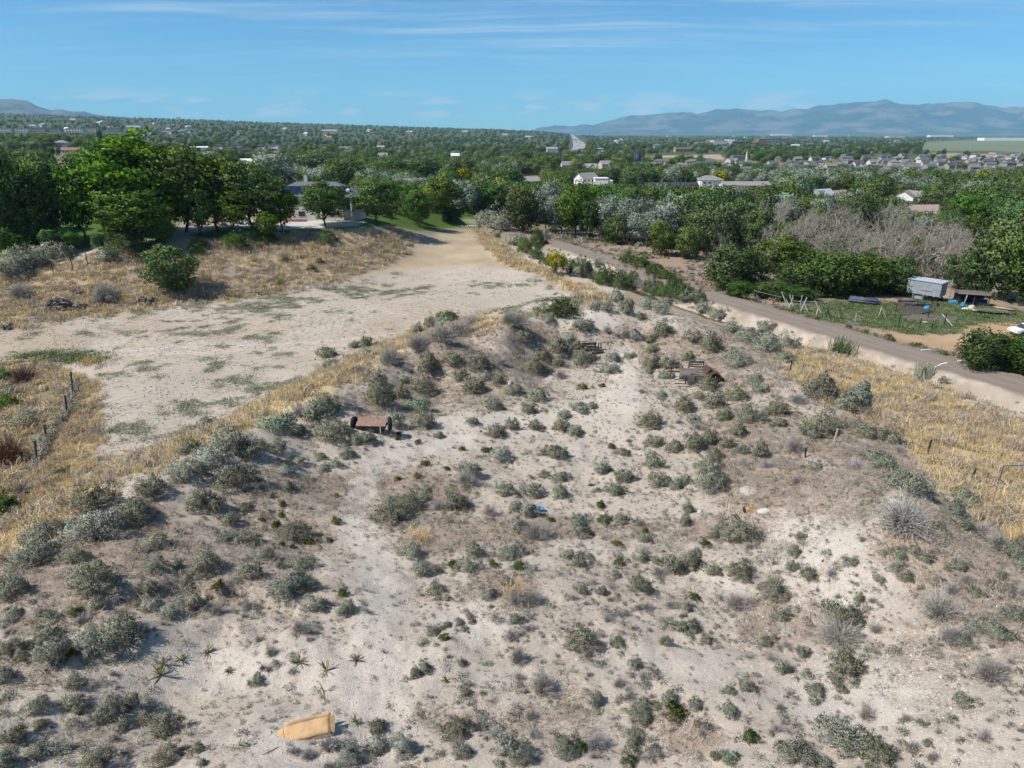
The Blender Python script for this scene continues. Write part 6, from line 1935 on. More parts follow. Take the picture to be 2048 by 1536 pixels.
for u1, v1, tv, lab in [(435, 262, 185, 'white thin post between whitened stands'), (370, 262, 185, 'pale thin post left of it'), (1120, 310, 245, 'thin post beside the dark gravel heap'), (1142, 402, 330, 'first thin post of the front yard fence'), (1294, 420, 350, 'second thin post of the front yard fence'), (1380, 432, 370, 'third thin post of the front yard fence'),
                   (1470, 402, 310, 'tall thin post at the fence corner'), (828, 372, 318, 'thin post left of the white A-frame'), (628, 200, 140, 'thin post against the green thicket'), (396, 176, 120, 'far thin post against the thicket'), (1355, 350, 290, 'thin post behind the gravel spread'), (1690, 240, 200, 'post at the shack corner')]:
    tpost(*J(u1, v1), J(0, tv)[1], M_WOODW if 'white' in lab or 'pale' in lab else M_IRON, lab, (0.01, 0), w=0.09, group='yard fence posts')
# pipes
q = at(*J(905, 245))
e = thing('pipe_stack', 'stack of slate-blue pipes lying in the yard', 'pipes', q + Vector((0, 0.6, 0)), R(-30))
pm = MB().tube([(-2.2, 0, 0), (2.2, 0, 0)], 0.17, 10).mesh('pipe', M_PIPE, True)
for i in range(11):
    new_obj('pipe', pm, e, (rnd.uniform(-.3, .3), -1.0 + (i % 6) * 0.36 + (i // 6) * 0.18, 0.45 + (i // 6) * 0.30 + rnd.uniform(-.03, .03)), (0, rnd.uniform(-.03, .03), rnd.uniform(-.04, .04)))
for x in (-1.6, 1.6):
    MB().box((x, 0, 0.14), (0.15, 2.4, 0.28)).build('sleeper', M_WOODD, e)
q = at(*J(1240, 265))
e = thing('junk_heap', 'heap of dark pipes, boards and scrap in the yard', 'junk heap', q + Vector((0, 0.5, 0)), R(-25))
for i in range(14):
    MB().tube([(-rnd.uniform(0.8, 2.3), 0, 0), (rnd.uniform(0.8, 2.3), 0, rnd.uniform(-.2, .2))], rnd.uniform(0.06, 0.15), 7).build('scrap_pipe', rnd.choice([M_PIPE, M_NAVY, M_RUST, M_STEEL, M_IRON]), e, True).location = (rnd.uniform(-.8, .8), rnd.uniform(-1.2, 1.2), rnd.uniform(0.1, 0.8))
MB().lump((0, 0, -0.1), (2.6, 1.4, 0.6), 5, 14, 6, 0.3).build('heap', M_RUST, e)
for (u1, v1), s, mat, lab, nm in [((1345, 278), (0.55, 0.5, 0.5), M_BLUE_P, 'blue plastic drum-like bundle right of the scrap heap', 'bundle'), ((1400, 262), (0.75, 0.6, 0.75), M_IRON, 'dark covered bundle beside the tree stump', 'bundle'), ((1265, 258), (0.4, 0.4, 0.6), M_BAG, 'white sack in the scrap heap', 'sack'),
                              ((972, 285), (0.45, 0.4, 0.45), M_RUST, 'rusty red scrap block in front of the pipes', 'scrap_block'), ((1540, 238), (1.0, 0.6, 0.6), M_BLUE_P, 'blue tarp under the trailer end', 'tarp'), ((1606, 262), (0.55, 0.4, 0.75), M_BLUE_P, 'bright blue tarp bundle near the white sheets', 'tarp'),
                              ((1665, 285), (0.6, 0.5, 0.85), M_BAG, 'round pale sack beside the shack', 'sack'), ((1625, 283), (1.0, 0.5, 0.3), M_WHITE, 'crumpled white sheet in front of the shack', 'sheet'), ((1705, 292), (0.7, 0.6, 0.4), M_BAG, 'grey-white rags right of the round sack', 'rags'),
                              ((1275, 356), (0.5, 0.3, 0.15), M_WHITE, 'white scrap of plastic by the gravel spread', 'scrap'), ((1335, 376), (0.7, 0.35, 0.14), M_WHITE, 'long white scrap near the front yard fence', 'scrap'), ((1392, 384), (0.4, 0.3, 0.14), M_WHITE, 'small white scrap farthest right by the fence', 'scrap'), ((1235, 352), (0.35, 0.3, 0.12), M_WHITE, 'small white scrap left of the gravel spread', 'scrap'),
                              ((870, 300), (0.2, 0.2, 0.15), M_WHITE, 'tiny white scrap left of the rusty block', 'scrap'), ((968, 360), (0.4, 0.25, 0.1), M_WHITE, 'white scrap at the foot of the A-frame', 'scrap'), ((1550, 312), (0.3, 0.3, 0.12), M_ORANGE, 'orange scrap on the yard grass', 'scrap'), ((810, 395), (1.3, 0.8, 0.35), M_WIRE, 'grey brush heap beside the canal road', 'brush_heap'),
                              ((1245, 305), (3.3, 2.0, 0.75), M_ASHG, 'dark gravel heap in the yard', 'gravel_heap'), ((1380, 352), (4.2, 2.6, 0.28), M_CONC, 'grey spread of gravel beside the dark heap', 'gravel_spread')]:
    q = at(*J(u1, v1))
    mt = plain('brown_gravel', (0.17, 0.145, 0.12), 0.95, 0.3, 8.0) if nm == 'gravel_spread' else mat
    o = MB().lump((0, 0, -0.06), s, int(u1), 14, 6, 0.2).build(nm, mt, None, label=lab, category=nm.replace('_', ' '))
    o.location = q
q = at(*J(1408, 266))
MB().tube([(0, 0, -0.1), (0, 0, 0.35), (0.02, 0, 0.75)], [0.5, 0.44, 0.42], 12).build('tree_stump', M_BARK, None, label='broad tree stump in the yard grass', category='stump').location = q
# shack
q = at(*J(1700, 262))
e = thing('shack', 'low open shack roofed with grey boards under trees', 'shack', q + Vector((0, 1.5, 0)), R(-18))
for i in range(7):
    MB().box((rnd.uniform(-.3, .3), -1.5 + i * 0.5, 2.0 + 0.05 * (i % 2)), (5.0 + rnd.uniform(-.6, .6), 0.44, 0.06), rz=rnd.uniform(-.05, .05), rx=R(4)).build('roof_board', M_WOODG, e)
for x in (-2.2, 0, 2.2):
    for y in (-1.4, 1.4):
        MB().box((x, y, 0.97), (0.14, 0.14, 1.94)).build('post', M_WOODD, e)
MB().box((0, 1.5, 0.95), (4.5, 0.06, 1.9)).build('back_wall', M_IRON, e)
MB().box((1.0, -1.0, 0.6), (2.2, 0.05, 1.2)).build('side_panel', M_NAVY, e)
MB().bar((-1.6, -2.0, 0), (-1.2, -1.7, 1.9), 0.10, 0.10).build('leaning_plank', M_WOODW, e)
q = at(*J(1830, 325))
e = thing('board_stack', 'stack of mossy boards in front of the shack', 'boards', q + Vector((0, 0.8, 0)), R(-22))
M_MOSS = plain('mossy_board', (0.20, 0.21, 0.12), 0.9, 0.25, 5.0, rnd_obj=0.3)
bdm = MB().box((0, 0, 0), (4.4, 0.28, 0.09)).mesh('board', M_MOSS)
for i in range(9):
    new_obj('board', bdm, e, (rnd.uniform(-.4, .4), -0.9 + (i % 5) * 0.42, 0.55 + (i // 5) * 0.12), (0, rnd.uniform(-.04, .04), rnd.uniform(-.06, .06)))
for x in (-1.4, 1.4):
    MB().box((x, 0, 0.25), (0.2, 2.0, 0.5)).build('trestle', M_WOODD, e)
q = at(*J(1925, 318))
e = thing('log_stack', 'stack of bark logs with orange cut ends', 'log stack', q + Vector((0, 0.8, 0)), R(-25))
lgm = MB().tube([(-1.3, 0, 0), (1.3, 0, 0)], 0.24, 9).mesh('log', plain('log_bark', (0.30, 0.20, 0.14), 0.9, 0.25, 4.0), True)
enm = MB().tube([(1.29, 0, 0), (1.33, 0, 0)], 0.225, 9).mesh('cut_end', M_ORANGE)
for i in range(7):
    lo = new_obj('log', lgm, e, (rnd.uniform(-.1, .1), -0.75 + (i % 4) * 0.5 + (i // 4) * 0.25, 0.25 + (i // 4) * 0.42))
    new_obj('cut_end', enm, lo)
MB().box((-0.1, -0.6, 0.85), (1.9, 0.5, 0.08), ry=R(3)).build('cover_sheet', M_BAG, e)

# white car at the right edge
q = at(2052, 668)
k = ppm(q)
e = thing('parked_car', 'white car parked on the yard track at the picture edge', 'car', q, R(6), 'parked cars')


def car(e, L=4.5, Wc=1.8, paint=M_CAR, parts=True):
    h = L / 2
    body = [(-h, 0.45), (-h + 0.05, 0.78), (-h + 0.9, 0.92), (h - 0.7, 0.90), (h - 0.05, 0.70), (h, 0.35), (h - 0.3, 0.25), (-h + 0.2, 0.25)]
    MB().prism(body, -Wc / 2, Wc / 2).build('body', paint, e)
    MB().prism([(-h + 1.15, 0.91), (-h + 1.85, 1.36), (h - 1.5, 1.38), (h - 0.75, 0.89)], -Wc / 2 + 0.1, Wc / 2 - 0.1).build('cabin', M_GLASS, e)
    MB().prism([(-h + 1.80, 1.36), (-h + 1.86, 1.41), (h - 1.52, 1.43), (h - 1.45, 1.38)], -Wc / 2 + 0.11, Wc / 2 - 0.11).build('roof', paint, e)
    for x in (-h + 0.85, h - 0.9):
        for y in (-Wc / 2 + 0.02, Wc / 2 - 0.02):
            w = MB().ring((x, y, 0.32), (0, 1, 0), 0.22, 0.10, 16, 6).build('tyre', M_RUBB, e, True)
            if parts:
                MB().tube([(x, y - 0.06, 0.32), (x, y + 0.06, 0.32)], 0.17, 10).build('rim', M_STEEL, w)
    for y in (-0.6, 0.6):
        MB().box((-h + 0.02, y, 0.66), (0.06, 0.32, 0.12)).build('headlight', M_GALVR, e)


car(e)
q = at(1152, 524)
k = ppm(q)
e = thing('canal_headgate', 'pale concrete headgate with rail beside the canal', 'headgate', q, R(-10))
MB().box((0, 0, 0.3), (3.2, 0.35, 0.9)).build('wall', M_CONC, e)
MB().box((-1.5, 0.5, 0.4), (0.3, 1.2, 1.0)).build('wing_wall', M_CONC, e)
MB().tube([(-1.4, 0, 1.2), (1.4, 0, 1.2)], 0.05, 6).build('rail', M_WHITE, e)
for x in (-1.3, 0, 1.3):
    MB().tube([(x, 0, 0.7), (x, 0, 1.2)], 0.05, 6).build('rail_post', M_WHITE, e)
for i, (px, py, w, lab) in enumerate([(1855, 702, 1.6, 'white pipe length along the far road edge'), (1930, 724, 1.8, 'white pipe beside the orchard trees'), (1962, 734, 0.7, 'white bucket-sized block by the road edge')]):
    q = at(px, py)
    MB().tube([(-w / 2, 0, 0.12), (0, 0.1, 0.16), (w / 2, 0, 0.12)], 0.07, 8).build('white_pipe', M_WHITE, None, label=lab, category='pipe').location = q
q = at(1868, 738)
MB().tube([(0, 0, 0.2), (0.8, 0.1, 0.6), (1.4, 0.1, 0.72)], [0.06, 0.06, 0.08], 8).build('outlet_pipe', M_WHITE, None, label='white outlet pipe sticking out of the canal bank', category='pipe').location = q

# ---------------------------------------------------------------- the house on the bank
HOUSE_SPOTS = []
q = at(628, 441)
e = thing('bank_house', 'beige house with grey hip roof and solar panels above the bank', 'house', q + Vector((0, 5, 0)), R(-2))
k = ppm(q)
HW = 170 / k
HD, HH = 11.0, 5.6
MB().box((0, 0, HH / 2 - 0.3), (HW, HD, HH + 0.6)).build('wall', M_STUC, e)
ov = 0.7
x0, x1, y0, y1, rz_ = -HW / 2 - ov, HW / 2 + ov, -HD / 2 - ov, HD / 2 + ov, 2.9
o = MB()
rx0, rx1 = x0 + 6, x1 - 6
o._add([(x0, y0, HH), (x1, y0, HH), (x1, y1, HH), (x0, y1, HH), (rx0, 0, HH + rz_), (rx1, 0, HH + rz_), (x0, y0, HH - 0.18), (x1, y0, HH - 0.18), (x1, y1, HH - 0.18), (x0, y1, HH - 0.18)],
       [(0, 1, 5, 4), (1, 2, 5), (2, 3, 4, 5), (3, 0, 4), (6, 7, 1, 0), (7, 8, 2, 1), (8, 9, 3, 2), (9, 6, 0, 3), (9, 8, 7, 6)])
rf = o.build('roof', M_SHING, e)
sl = math.atan2(rz_, HD / 2 + ov)
for i in range(9):
    for j in range(2):
        MB().box((-HW * 0.30 + i * 1.75, y0 + 1.5 + j * 1.75, HH + (1.5 + j * 1.75) * math.tan(sl) + 0.10), (1.68, 1.05 * 1.75 / math.cos(sl) * 0.92, 0.05), rx=sl).build('solar_panel', M_SOLAR, e)
MB().box((-2.5, 0.3, HH + rz_ + 0.3), (0.8, 0.8, 2.0)).build('chimney', M_STUC, rf)
MB().tube([(-7, 0, HH + rz_ - 0.4), (-7, 0, HH + rz_ + 0.7)], 0.12, 8).build('vent_pipe', M_STEEL, rf)
dsh = MB()
dsh._add([(0.5 * math.cos(2 * math.pi * i / 14) * r, -0.18 * (1 - r * r), 0.5 * math.sin(2 * math.pi * i / 14) * r) for r in (1, 0.5, 0.05) for i in range(14)], [(j * 14 + i, j * 14 + (i + 1) % 14, (j + 1) * 14 + (i + 1) % 14, (j + 1) * 14 + i) for j in range(2) for i in range(14)])
d_ = dsh.build('satellite_dish', M_WHITE, e)
d_.location = (HW / 2 - 1.0, y0 + 0.3, HH + 1.4)
d_.rotation_euler = (R(-25), 0, R(20))
MB().bar((HW / 2 - 1.0, y0 + 0.9, HH + 0.4), (HW / 2 - 1.0, y0 + 0.4, HH + 1.4), 0.07).build('dish_mast', M_STEEL, d_).parent = e
for x, z, w, h in ((-HW * 0.36, 3.6, 1.5, 1.3), (-HW * 0.12, 1.6, 1.6, 1.2), (HW * 0.05, 3.7, 1.5, 1.3), (HW * 0.20, 1.6, 1.4, 1.2), (-HW * 0.36, 1.4, 1.4, 1.1)):
    w_ = MB().box((x, -HD / 2 - 0.02, z), (w + 0.2, 0.08, h + 0.2)).build('window', M_WHITE, e)
    MB().box((x, -HD / 2 - 0.05, z), (w, 0.06, h)).build('pane', M_GLASS, w_)
for i in range(2):
    d2 = MB().box((HW * 0.36 + i * 1.6, -HD / 2 - 0.02, 3.7), (1.4, 0.08, 2.2)).build('deck_door', M_WHITE, e)
    MB().box((HW * 0.36 + i * 1.6, -HD / 2 - 0.06, 3.7), (1.15, 0.06, 1.95)).build('pane', M_GLASS, d2)
dk = MB().box((HW * 0.40, -HD / 2 - 1.3, 2.45), (HW * 0.22, 2.5, 0.2)).build('deck', M_WOODG, e)
for x in (HW * 0.30, HW * 0.40, HW * 0.50):
    MB().box((x, -HD / 2 - 2.4, 1.2), (0.2, 0.2, 2.4)).build('deck_post', M_STUC, dk)
    MB().box((x, -HD / 2 - 2.4, 4.0), (0.18, 0.18, 2.9)).build('porch_post', M_WHITE, dk)
MB().box((HW * 0.40, -HD / 2 - 2.45, 3.4), (HW * 0.21, 0.06, 0.08)).build('deck_rail', M_IRON, dk)
MB().box((HW * 0.40, -HD / 2 - 1.2, HH - 0.12), (HW * 0.24, 2.8, 0.2)).build('porch_roof', M_SHING, e)
for i in range(8):
    MB().box((HW * 0.27 - i * 0.32, -HD / 2 - 2.0, 2.25 - i * 0.28), (0.36, 1.0, 0.06)).build('stair_tread', M_WOODP, e)
MB().box((-HW * 0.25, -HD / 2 - 1.6, 0.25), (HW * 0.42, 0.35, 0.5)).build('planter_wall', M_REDB, e)
HOUSE_SPOTS.append((q.x, q.y + 5, 14))
# stepping feature and retaining wall in the lawn
for i, (px, py, w, lab) in enumerate([(478, 464, 3.0, 'low stone ring on the lawn edge'), (925, 452, 9.0, 'long low stone edging along the lower lawn'), (880, 460, 7.0, 'curved low stone edging by the tan path')]):
    q = at(px, py)
    e = thing('stone_edging', lab, 'edging', q)
    for j in range(int(w / 0.55)):
        MB().lump((0, 0, -0.05), (0.30, 0.25, 0.28), 700 + 31 * i + j, 8, 4, 0.2).build('stone', M_BOULD, e, True).location = (-w / 2 + j * 0.55, 0.4 * math.sin(j * 0.5), 0)

# ---------------------------------------------------------------- the town
HM = {}


def house_meshes(key):
    if key in HM:
        return HM[key]
    w, d, h, rh, kind, wing = key
    wall = MB().box((0, 0, h / 2 - 0.5), (w, d, h + 1.0))
    roof = MB()
    o_ = 0.5
    if kind == 'gable':
        wall._add([(-w / 2, -d / 2, h), (-w / 2, d / 2, h), (-w / 2, 0, h + rh - 0.1), (w / 2, -d / 2, h), (w / 2, d / 2, h), (w / 2, 0, h + rh - 0.1)], [(0, 2, 1), (3, 4, 5)])
        s_ = rh / (d / 2)
        for sg in (-1, 1):
            roof._add([(-w / 2 - o_, sg * (d / 2 + o_), h - s_ * o_), (w / 2 + o_, sg * (d / 2 + o_), h - s_ * o_), (w / 2 + o_, 0, h + rh), (-w / 2 - o_, 0, h + rh),
                       (-w / 2 - o_, sg * (d / 2 + o_), h - s_ * o_ - .2), (w / 2 + o_, sg * (d / 2 + o_), h - s_ * o_ - .2), (w / 2 + o_, 0, h + rh - .2), (-w / 2 - o_, 0, h + rh - .2)],
                      [(0, 1, 2, 3), (7, 6, 5, 4), (0, 4, 5, 1), (0, 3, 7, 4), (1, 5, 6, 2)])
    else:
        k_ = min(w, d) * 0.45
        roof._add([(-w / 2 - o_, -d / 2 - o_, h), (w / 2 + o_, -d / 2 - o_, h), (w / 2 + o_, d / 2 + o_, h), (-w / 2 - o_, d / 2 + o_, h), (-w / 2 + k_, 0, h + rh), (w / 2 - k_, 0, h + rh)],
                  [(0, 1, 5, 4), (1, 2, 5), (2, 3, 4, 5), (3, 0, 4), (3, 2, 1, 0)])
    if wing:
        ww_, wd = w * 0.38, 3.0
        cx_ = w * 0.24
        wall.box((cx_, -d / 2 - wd / 2, h / 2 - 0.5), (ww_, wd, h + 1.0))
        wall._add([(cx_ - ww_ / 2, -d / 2 - wd, h), (cx_ + ww_ / 2, -d / 2 - wd, h), (cx_, -d / 2 - wd, h + rh * 0.85)], [(0, 1, 2)])
        for sg in (-1, 1):
            roof._add([(cx_ + sg * (ww_ / 2 + o_), -d / 2 - wd - o_, h - 0.3), (cx_, -d / 2 - wd - o_, h + rh * 0.9), (cx_, 0, h + rh * 0.9), (cx_ + sg * (ww_ / 2 + o_), 0, h - 0.3)], [(0, 1, 2, 3) if sg > 0 else (3, 2, 1, 0)])
    wins = []
    for i in range(3):
        wins.append((-w * 0.36 + i * w * 0.24, -d / 2 - 0.03, h * 0.70))
    if h > 4.5:
        wins.append((-w * 0.30, -d / 2 - 0.03, h * 0.28))
    wins = wins[:2] + wins[3:] if wing else wins
    wm = MB().box((0, 0, 0), (1.5, 0.08, 1.3)).mesh('window', M_GLASS)
    gm_ = MB().box((w * 0.24, -d / 2 - (3.04 if wing else 0.04), 1.15), (w * 0.28, 0.08, 2.3)).mesh('garage_door', M_WHITE)
    dm = MB().box((-w * 0.08, -d / 2 - 0.04, 1.05), (1.0, 0.08, 2.1)).mesh('door', M_WOODD)
    if wing:
        wins.append((w * 0.24, -d / 2 - 3.03, h * 0.82))
    HM[key] = (wall.mesh('wall', M_WALLS), roof.mesh('roof', M_ROOFS), wins, wm, gm_, dm)
    return HM[key]


house_items = []
HALF_HID = set()


def town_house(px, py, key, rz, label=None, wall=None, roof=None, group='houses of the valley', name='house', scale=1.0):
    q = at(px, py)
    wl, rf, wins, wm, gm_, dm = house_meshes(key)
    e = thing(name, label or '', 'house', q, rz, group)
    e.scale = (scale,) * 3
    for nm, meh, mt in (('wall', wl, wall), ('roof', rf, roof)):
        o = new_obj(nm, meh, e)
        if mt:
            o.material_slots[0].link = 'OBJECT'
            o.material_slots[0].material = mt
    for w in wins:
        new_obj('window', wm, e, w)
    new_obj('garage_door', gm_, e)
    new_obj('door', dm, e)
    HOUSE_SPOTS.append((q.x, q.y, max(key[0], key[1]) * 0.5 * scale))
    if not label and rnd.random() < 0.6:
        HALF_HID.add(len(HOUSE_SPOTS) - 1)
    if not label:
        house_items.append((e, 'slate-roofed house' if py < 356 and px > 1200 else 'valley house', px, py))
    return e


KEYS = [(15, 11, 5.6, 3.4, 'gable', True), (17, 12, 5.8, 3.2, 'hip', True), (14, 10, 5.5, 3.6, 'gable', False), (18, 11, 3.2, 2.6, 'gable', False), (16, 12, 5.6, 2.8, 'hip', False)]
M_RBROWN = plain('brown_roof', (0.26, 0.15, 0.11), 0.9, 0.1, 1.0)
M_RPINK = plain('faded_pink_roof', (0.36, 0.26, 0.24), 0.9, 0.1, 1.0)
M_RGREY = plain('grey_flat_roof', (0.27, 0.255, 0.24), 0.9, 0.1, 1.0)
M_RDARK = plain('charcoal_roof', (0.055, 0.06, 0.07), 0.9, 0.1, 1.0)
M_RWHITE = plain('white_metal_roof', (0.74, 0.75, 0.75), 0.5, 0.05, 1.0)
M_RTAN = plain('tan_roof', (0.42, 0.34, 0.26), 0.9, 0.1, 1.0)
HSPEC = [(145, 306, KEYS[3], 0.1, 'brown-roofed bungalow with white porch roof', M_WALLS, M_RBROWN), (210, 308, KEYS[3], 0.0, 'bungalow with white metal roof behind the tall green tree', None, M_RWHITE), (125, 294, KEYS[4], 0.3, 'grey-roofed house in trees left of the tallest locust', None, M_RGREY),
      (1060, 370, KEYS[3], 0.05, 'brown-grey roofed long house by the highway street', None, M_RGREY), (1200, 303, KEYS[4], 0.0, 'wide grey-roofed hall right of the highway', None, M_RGREY), (1172, 372, KEYS[2], 0.6, 'small house left of the white barn', M_WHITE, M_RGREY),
      (1340, 384, (34, 12, 3.5, 2.6, 'gable', False), 0.02, 'long charcoal-roofed shed behind the riverside trees', M_REDB, M_RDARK), (1416, 376, KEYS[4], 0.2, 'grey hip-roofed house beside the long shed', M_WHITE, M_RGREY), (1490, 380, (32, 13, 3.6, 2.0, 'gable', False), -0.05, 'long grey-roofed white building behind the dead trees', M_WHITE, M_RGREY),
      (1808, 410, KEYS[0], 0.9, 'white gabled house above the dead trees', M_WHITE, M_RGREY), (1842, 432, KEYS[3], 0.1, 'pink-roofed low house in front of the white gabled one', M_IRON, M_RPINK), (1850, 442, KEYS[3], 0.2, 'white-roofed shed just below the pink roof', None, M_RWHITE), (1640, 408, KEYS[2], 0.5, 'pale metal barn behind dead trees', M_GALVR, M_GALVR),
      (1672, 398, KEYS[3], 0.6, 'low red-gabled house behind the dead trees', M_REDB, M_RPINK), (1212, 338, KEYS[0], 0.3, 'grey house above the dirt lot', None, M_RGREY), (1135, 340, KEYS[2], 0.3, 'small white house beside the street', M_WHITE, M_RGREY), (1178, 346, KEYS[0], -0.2, 'grey-gabled house left of the dirt lot', None, M_RGREY),
      (765, 318, KEYS[0], 0.2, 'grey-roofed house with small white gable, centre left', M_WHITE, M_RGREY), (820, 330, (20, 9, 3.5, 2.5, 'gable', False), -0.1, 'long grey-roofed white house in the trees', M_WHITE, M_RGREY), (552, 298, KEYS[0], 0.0, 'white-gabled farmhouse in trees, centre left', M_WHITE, M_RDARK), (525, 298, KEYS[1], 0.1, 'blue-grey house left of the white-gabled farmhouse', None, M_RDARK),
      (475, 296, KEYS[1], 0.2, 'large charcoal-roofed house, second left of the farmhouse', None, M_RDARK), (440, 298, KEYS[4], 0.0, 'charcoal-roofed house, third left of the farmhouse', None, M_RDARK), (490, 308, KEYS[2], 0.4, 'brown gabled house in front of charcoal roofs', M_REDB, M_RDARK), (545, 310, KEYS[3], 0.2, 'red-roofed bungalow below the white-gabled farmhouse', None, M_RBROWN),
      (648, 296, KEYS[4], 0.0, 'dark-roofed house between the tall trees', None, M_RDARK), (690, 298, (30, 14, 4, 0.8, 'hip', False), 0.0, 'flat pale building right of the dark-roofed house', M_WHITE, M_RTAN), (400, 300, (26, 12, 4, 1.5, 'gable', False), 0.1, 'white-roofed shed right of the tallest locust', None, M_RWHITE), (762, 296, KEYS[3], 0.0, 'pale flat-roofed house in the mid trees', None, M_RTAN),
      (910, 318, KEYS[2], 0.3, 'white roof glinting in mid trees', M_WHITE, M_RWHITE), (500, 330, KEYS[3], 0.0, 'white flat-roofed shed behind silvery trees', M_WHITE, M_RWHITE), (636, 330, KEYS[3], 0.1, 'low house by the curved driveway', None, M_RGREY), (850, 372, (12, 7, 3, 1.5, 'gable', False), 0.0, 'white garden shed behind the yellow tree', M_WHITE, M_RWHITE), (930, 376, (10, 7, 3, 1.5, 'gable', False), 0.2, 'small white shed behind the silver trees', M_WHITE, M_RWHITE)]
for px, py, key, rz, lab, w, rf in HSPEC:
    town_house(px, py, key, rz, lab, w, rf, scale=0.55 if 'white-roofed shed just' in lab else 0.78 if px > 1600 else 0.9)
hr = random.Random(3)
for row, (yy, x0_, x1_, st_) in enumerate([(317, 1690, 2048, 31), (322, 1560, 2060, 28), (328, 1700, 2060, 29), (334, 1500, 2060, 30), (341, 1660, 1960, 33), (347, 1640, 1720, 36), (330, 1310, 1480, 30), (337, 1360, 1500, 34), (345, 1390, 1500, 40), (340, 1530, 1640, 34)]):
    x = x0_
    while x < x1_:
        town_house(x + hr.uniform(-5, 5), yy + hr.uniform(-2, 2), KEYS[hr.choice([0, 0, 1, 1, 2, 4])], hr.choice([0.2, -0.3, 0.1, 0.5, 1.4, -0.1]), group='slate-roofed houses of the new estate', scale=hr.uniform(0.66, 0.86))
        x += st_ * hr.uniform(0.95, 1.5)
# farther houses, glimpsed as pale specks between trees
for i in range(34):
    px = hr.uniform(10, 1120)
    py = hr.uniform(np.interp(px, [0, 400, 1100], [238, 246, 272]) + 3, np.interp(px, [0, 400, 1100], [262, 272, 286]))
    town_house(px, py, KEYS[hr.randrange(5)], hr.uniform(-0.6, 0.6), roof=M_ROOFS_W, group='far houses toward the left horizon', scale=1.2)
for i in range(30):
    px = hr.uniform(1200, 2040)
    py = hr.uniform(273, 300)
    if px > 1820 and py > 276:
        continue
    town_house(px, py, KEYS[hr.randrange(5)], hr.uniform(-0.6, 0.6), roof=M_ROOFS_W, group='far houses toward the right horizon', scale=1.2)
HMARKS = [('the church spire', 1490, 330), ('the dark blue silo', 1272, 328), ('the brick offices', 1540, 290), ('the white gabled house', 1805, 400), ('the meadow corner', 1860, 308), ('the tan strip', 1960, 312), ('the right picture edge', 2048, 330), ('the hilltop temple', 357, 240), ('the white-gabled farmhouse', 552, 295),
          ('the wide highway', 1150, 300), ('the brown-roofed bungalow', 145, 305), ('the long grey hall', 1440, 290), ('the red-roofed bungalow', 545, 312), ('the yellow trees', 1620, 295), ('the blue hill', 40, 225), ('the pale townhouse row', 140, 262), ('the tall narrow tree', 205, 275), ('the flat pale building', 690, 298)]
label_all(house_items, HMARKS)

# landmark buildings
def block(name, label, px, py, boxes, cat='building', rz=0.0, group=None):
    """boxes: (part, px offset, width px, height px, depth m, material, window rows, window cols)"""
    q = at(px, py)
    k = ppm(q)
    e = thing(name, label, cat, q, rz, group)
    for part, ox, w, h, d, mt, rows, cols in boxes:
        W, Hh = w / k, h / k
        wp = MB().box((ox / k, 0, Hh / 2 - 1), (W, d, Hh + 2)).build(part, mt, e)
        MB().box((ox / k, 0, Hh + 0.15), (W + 0.6, d + 0.6, 0.3)).build('parapet', M_RGREY if mt is not M_WHITE else M_RWHITE, e)
        if rows:
            ww_, wh = W / cols * 0.6, Hh / rows * 0.5
            wm = MB().box((0, 0, 0), (ww_, 0.2, wh)).mesh('window', M_GLASS)
            for r in range(rows):
                for c in range(cols):
                    new_obj('window', wm, wp, (ox / k - W / 2 + W * (c + 0.5) / cols, -d / 2 - 0.05, Hh * (r + 0.5) / rows))
    HOUSE_SPOTS.append((q.x, q.y, max(b[2] for b in boxes) / k * 0.5 + 5))
    return e


block('white_barn', 'tall plain white barn beside the highway street', 1205, 374, [('wall', -4, 26, 17, 10, M_WHITE, 0, 0), ('side_wing', 12, 12, 12, 9, M_WHITE, 0, 0)], 'barn')
block('metal_hall', 'white-roofed blue-grey hall left of the highway', 1104, 306, [('wall', 0, 21, 8, 25, M_GALV, 0, 0), ('roof_band', 0, 21.5, 10.5, 18, M_WHITE, 0, 0)], 'hall')
block('school', 'long grey and white hall with blank blocks', 1436, 291, [('low_wing', -24, 40, 6, 40, M_WALLS, 1, 6), ('main_block', 0, 26, 10, 50, M_CONC, 0, 0), ('white_block', 22, 14, 11, 40, M_WHITE, 0, 0), ('glass_wing', 42, 36, 8, 40, M_IRON, 1, 5)], 'school')
block('office_block', 'brick offices with pale middle bays', 1543, 290, [('wing', -21, 18, 12, 35, M_REDB, 3, 4), ('middle_bay', 0, 26, 12.5, 38, M_WALLS, 3, 5), ('wing', 21, 18, 12, 35, M_REDB, 3, 4)], 'offices')
block('unfinished_house', 'large tan unfinished house with pale roof deck', 1364, 304, [('wall', 0, 28, 6, 18, M_REDB, 1, 4), ('roof_deck', 0, 31, 9, 14, M_RTAN, 0, 0)], 'house')
block('warehouse', 'long white warehouse at the far right', 2006, 281, [('wall', 0, 90, 5, 60, M_WHITE, 0, 0)], 'warehouse')
block('warehouse', 'low white sheds beside the tan field strip', 2004, 308, [('wall', 0, 40, 3, 20, M_RTAN, 0, 0)], 'warehouse')
block('warehouse', 'long white roof on the far plain, centre right', 1562, 271, [('wall', 0, 40, 3, 60, M_WHITE, 0, 0)], 'warehouse')
block('warehouse', 'pale far sheds, just right of the brick offices', 1640, 274, [('wall', 0, 26, 3, 50, M_WHITE, 0, 0)], 'warehouse')
block('warehouse', 'pale far sheds below the tallest mountain', 1790, 276, [('wall', 0, 34, 4, 60, M_WALLS, 0, 0)], 'warehouse')
block('warehouse', 'pale far sheds right of the mountain foot', 1880, 274, [('wall', 0, 46, 3.5, 60, M_WHITE, 0, 0)], 'warehouse')
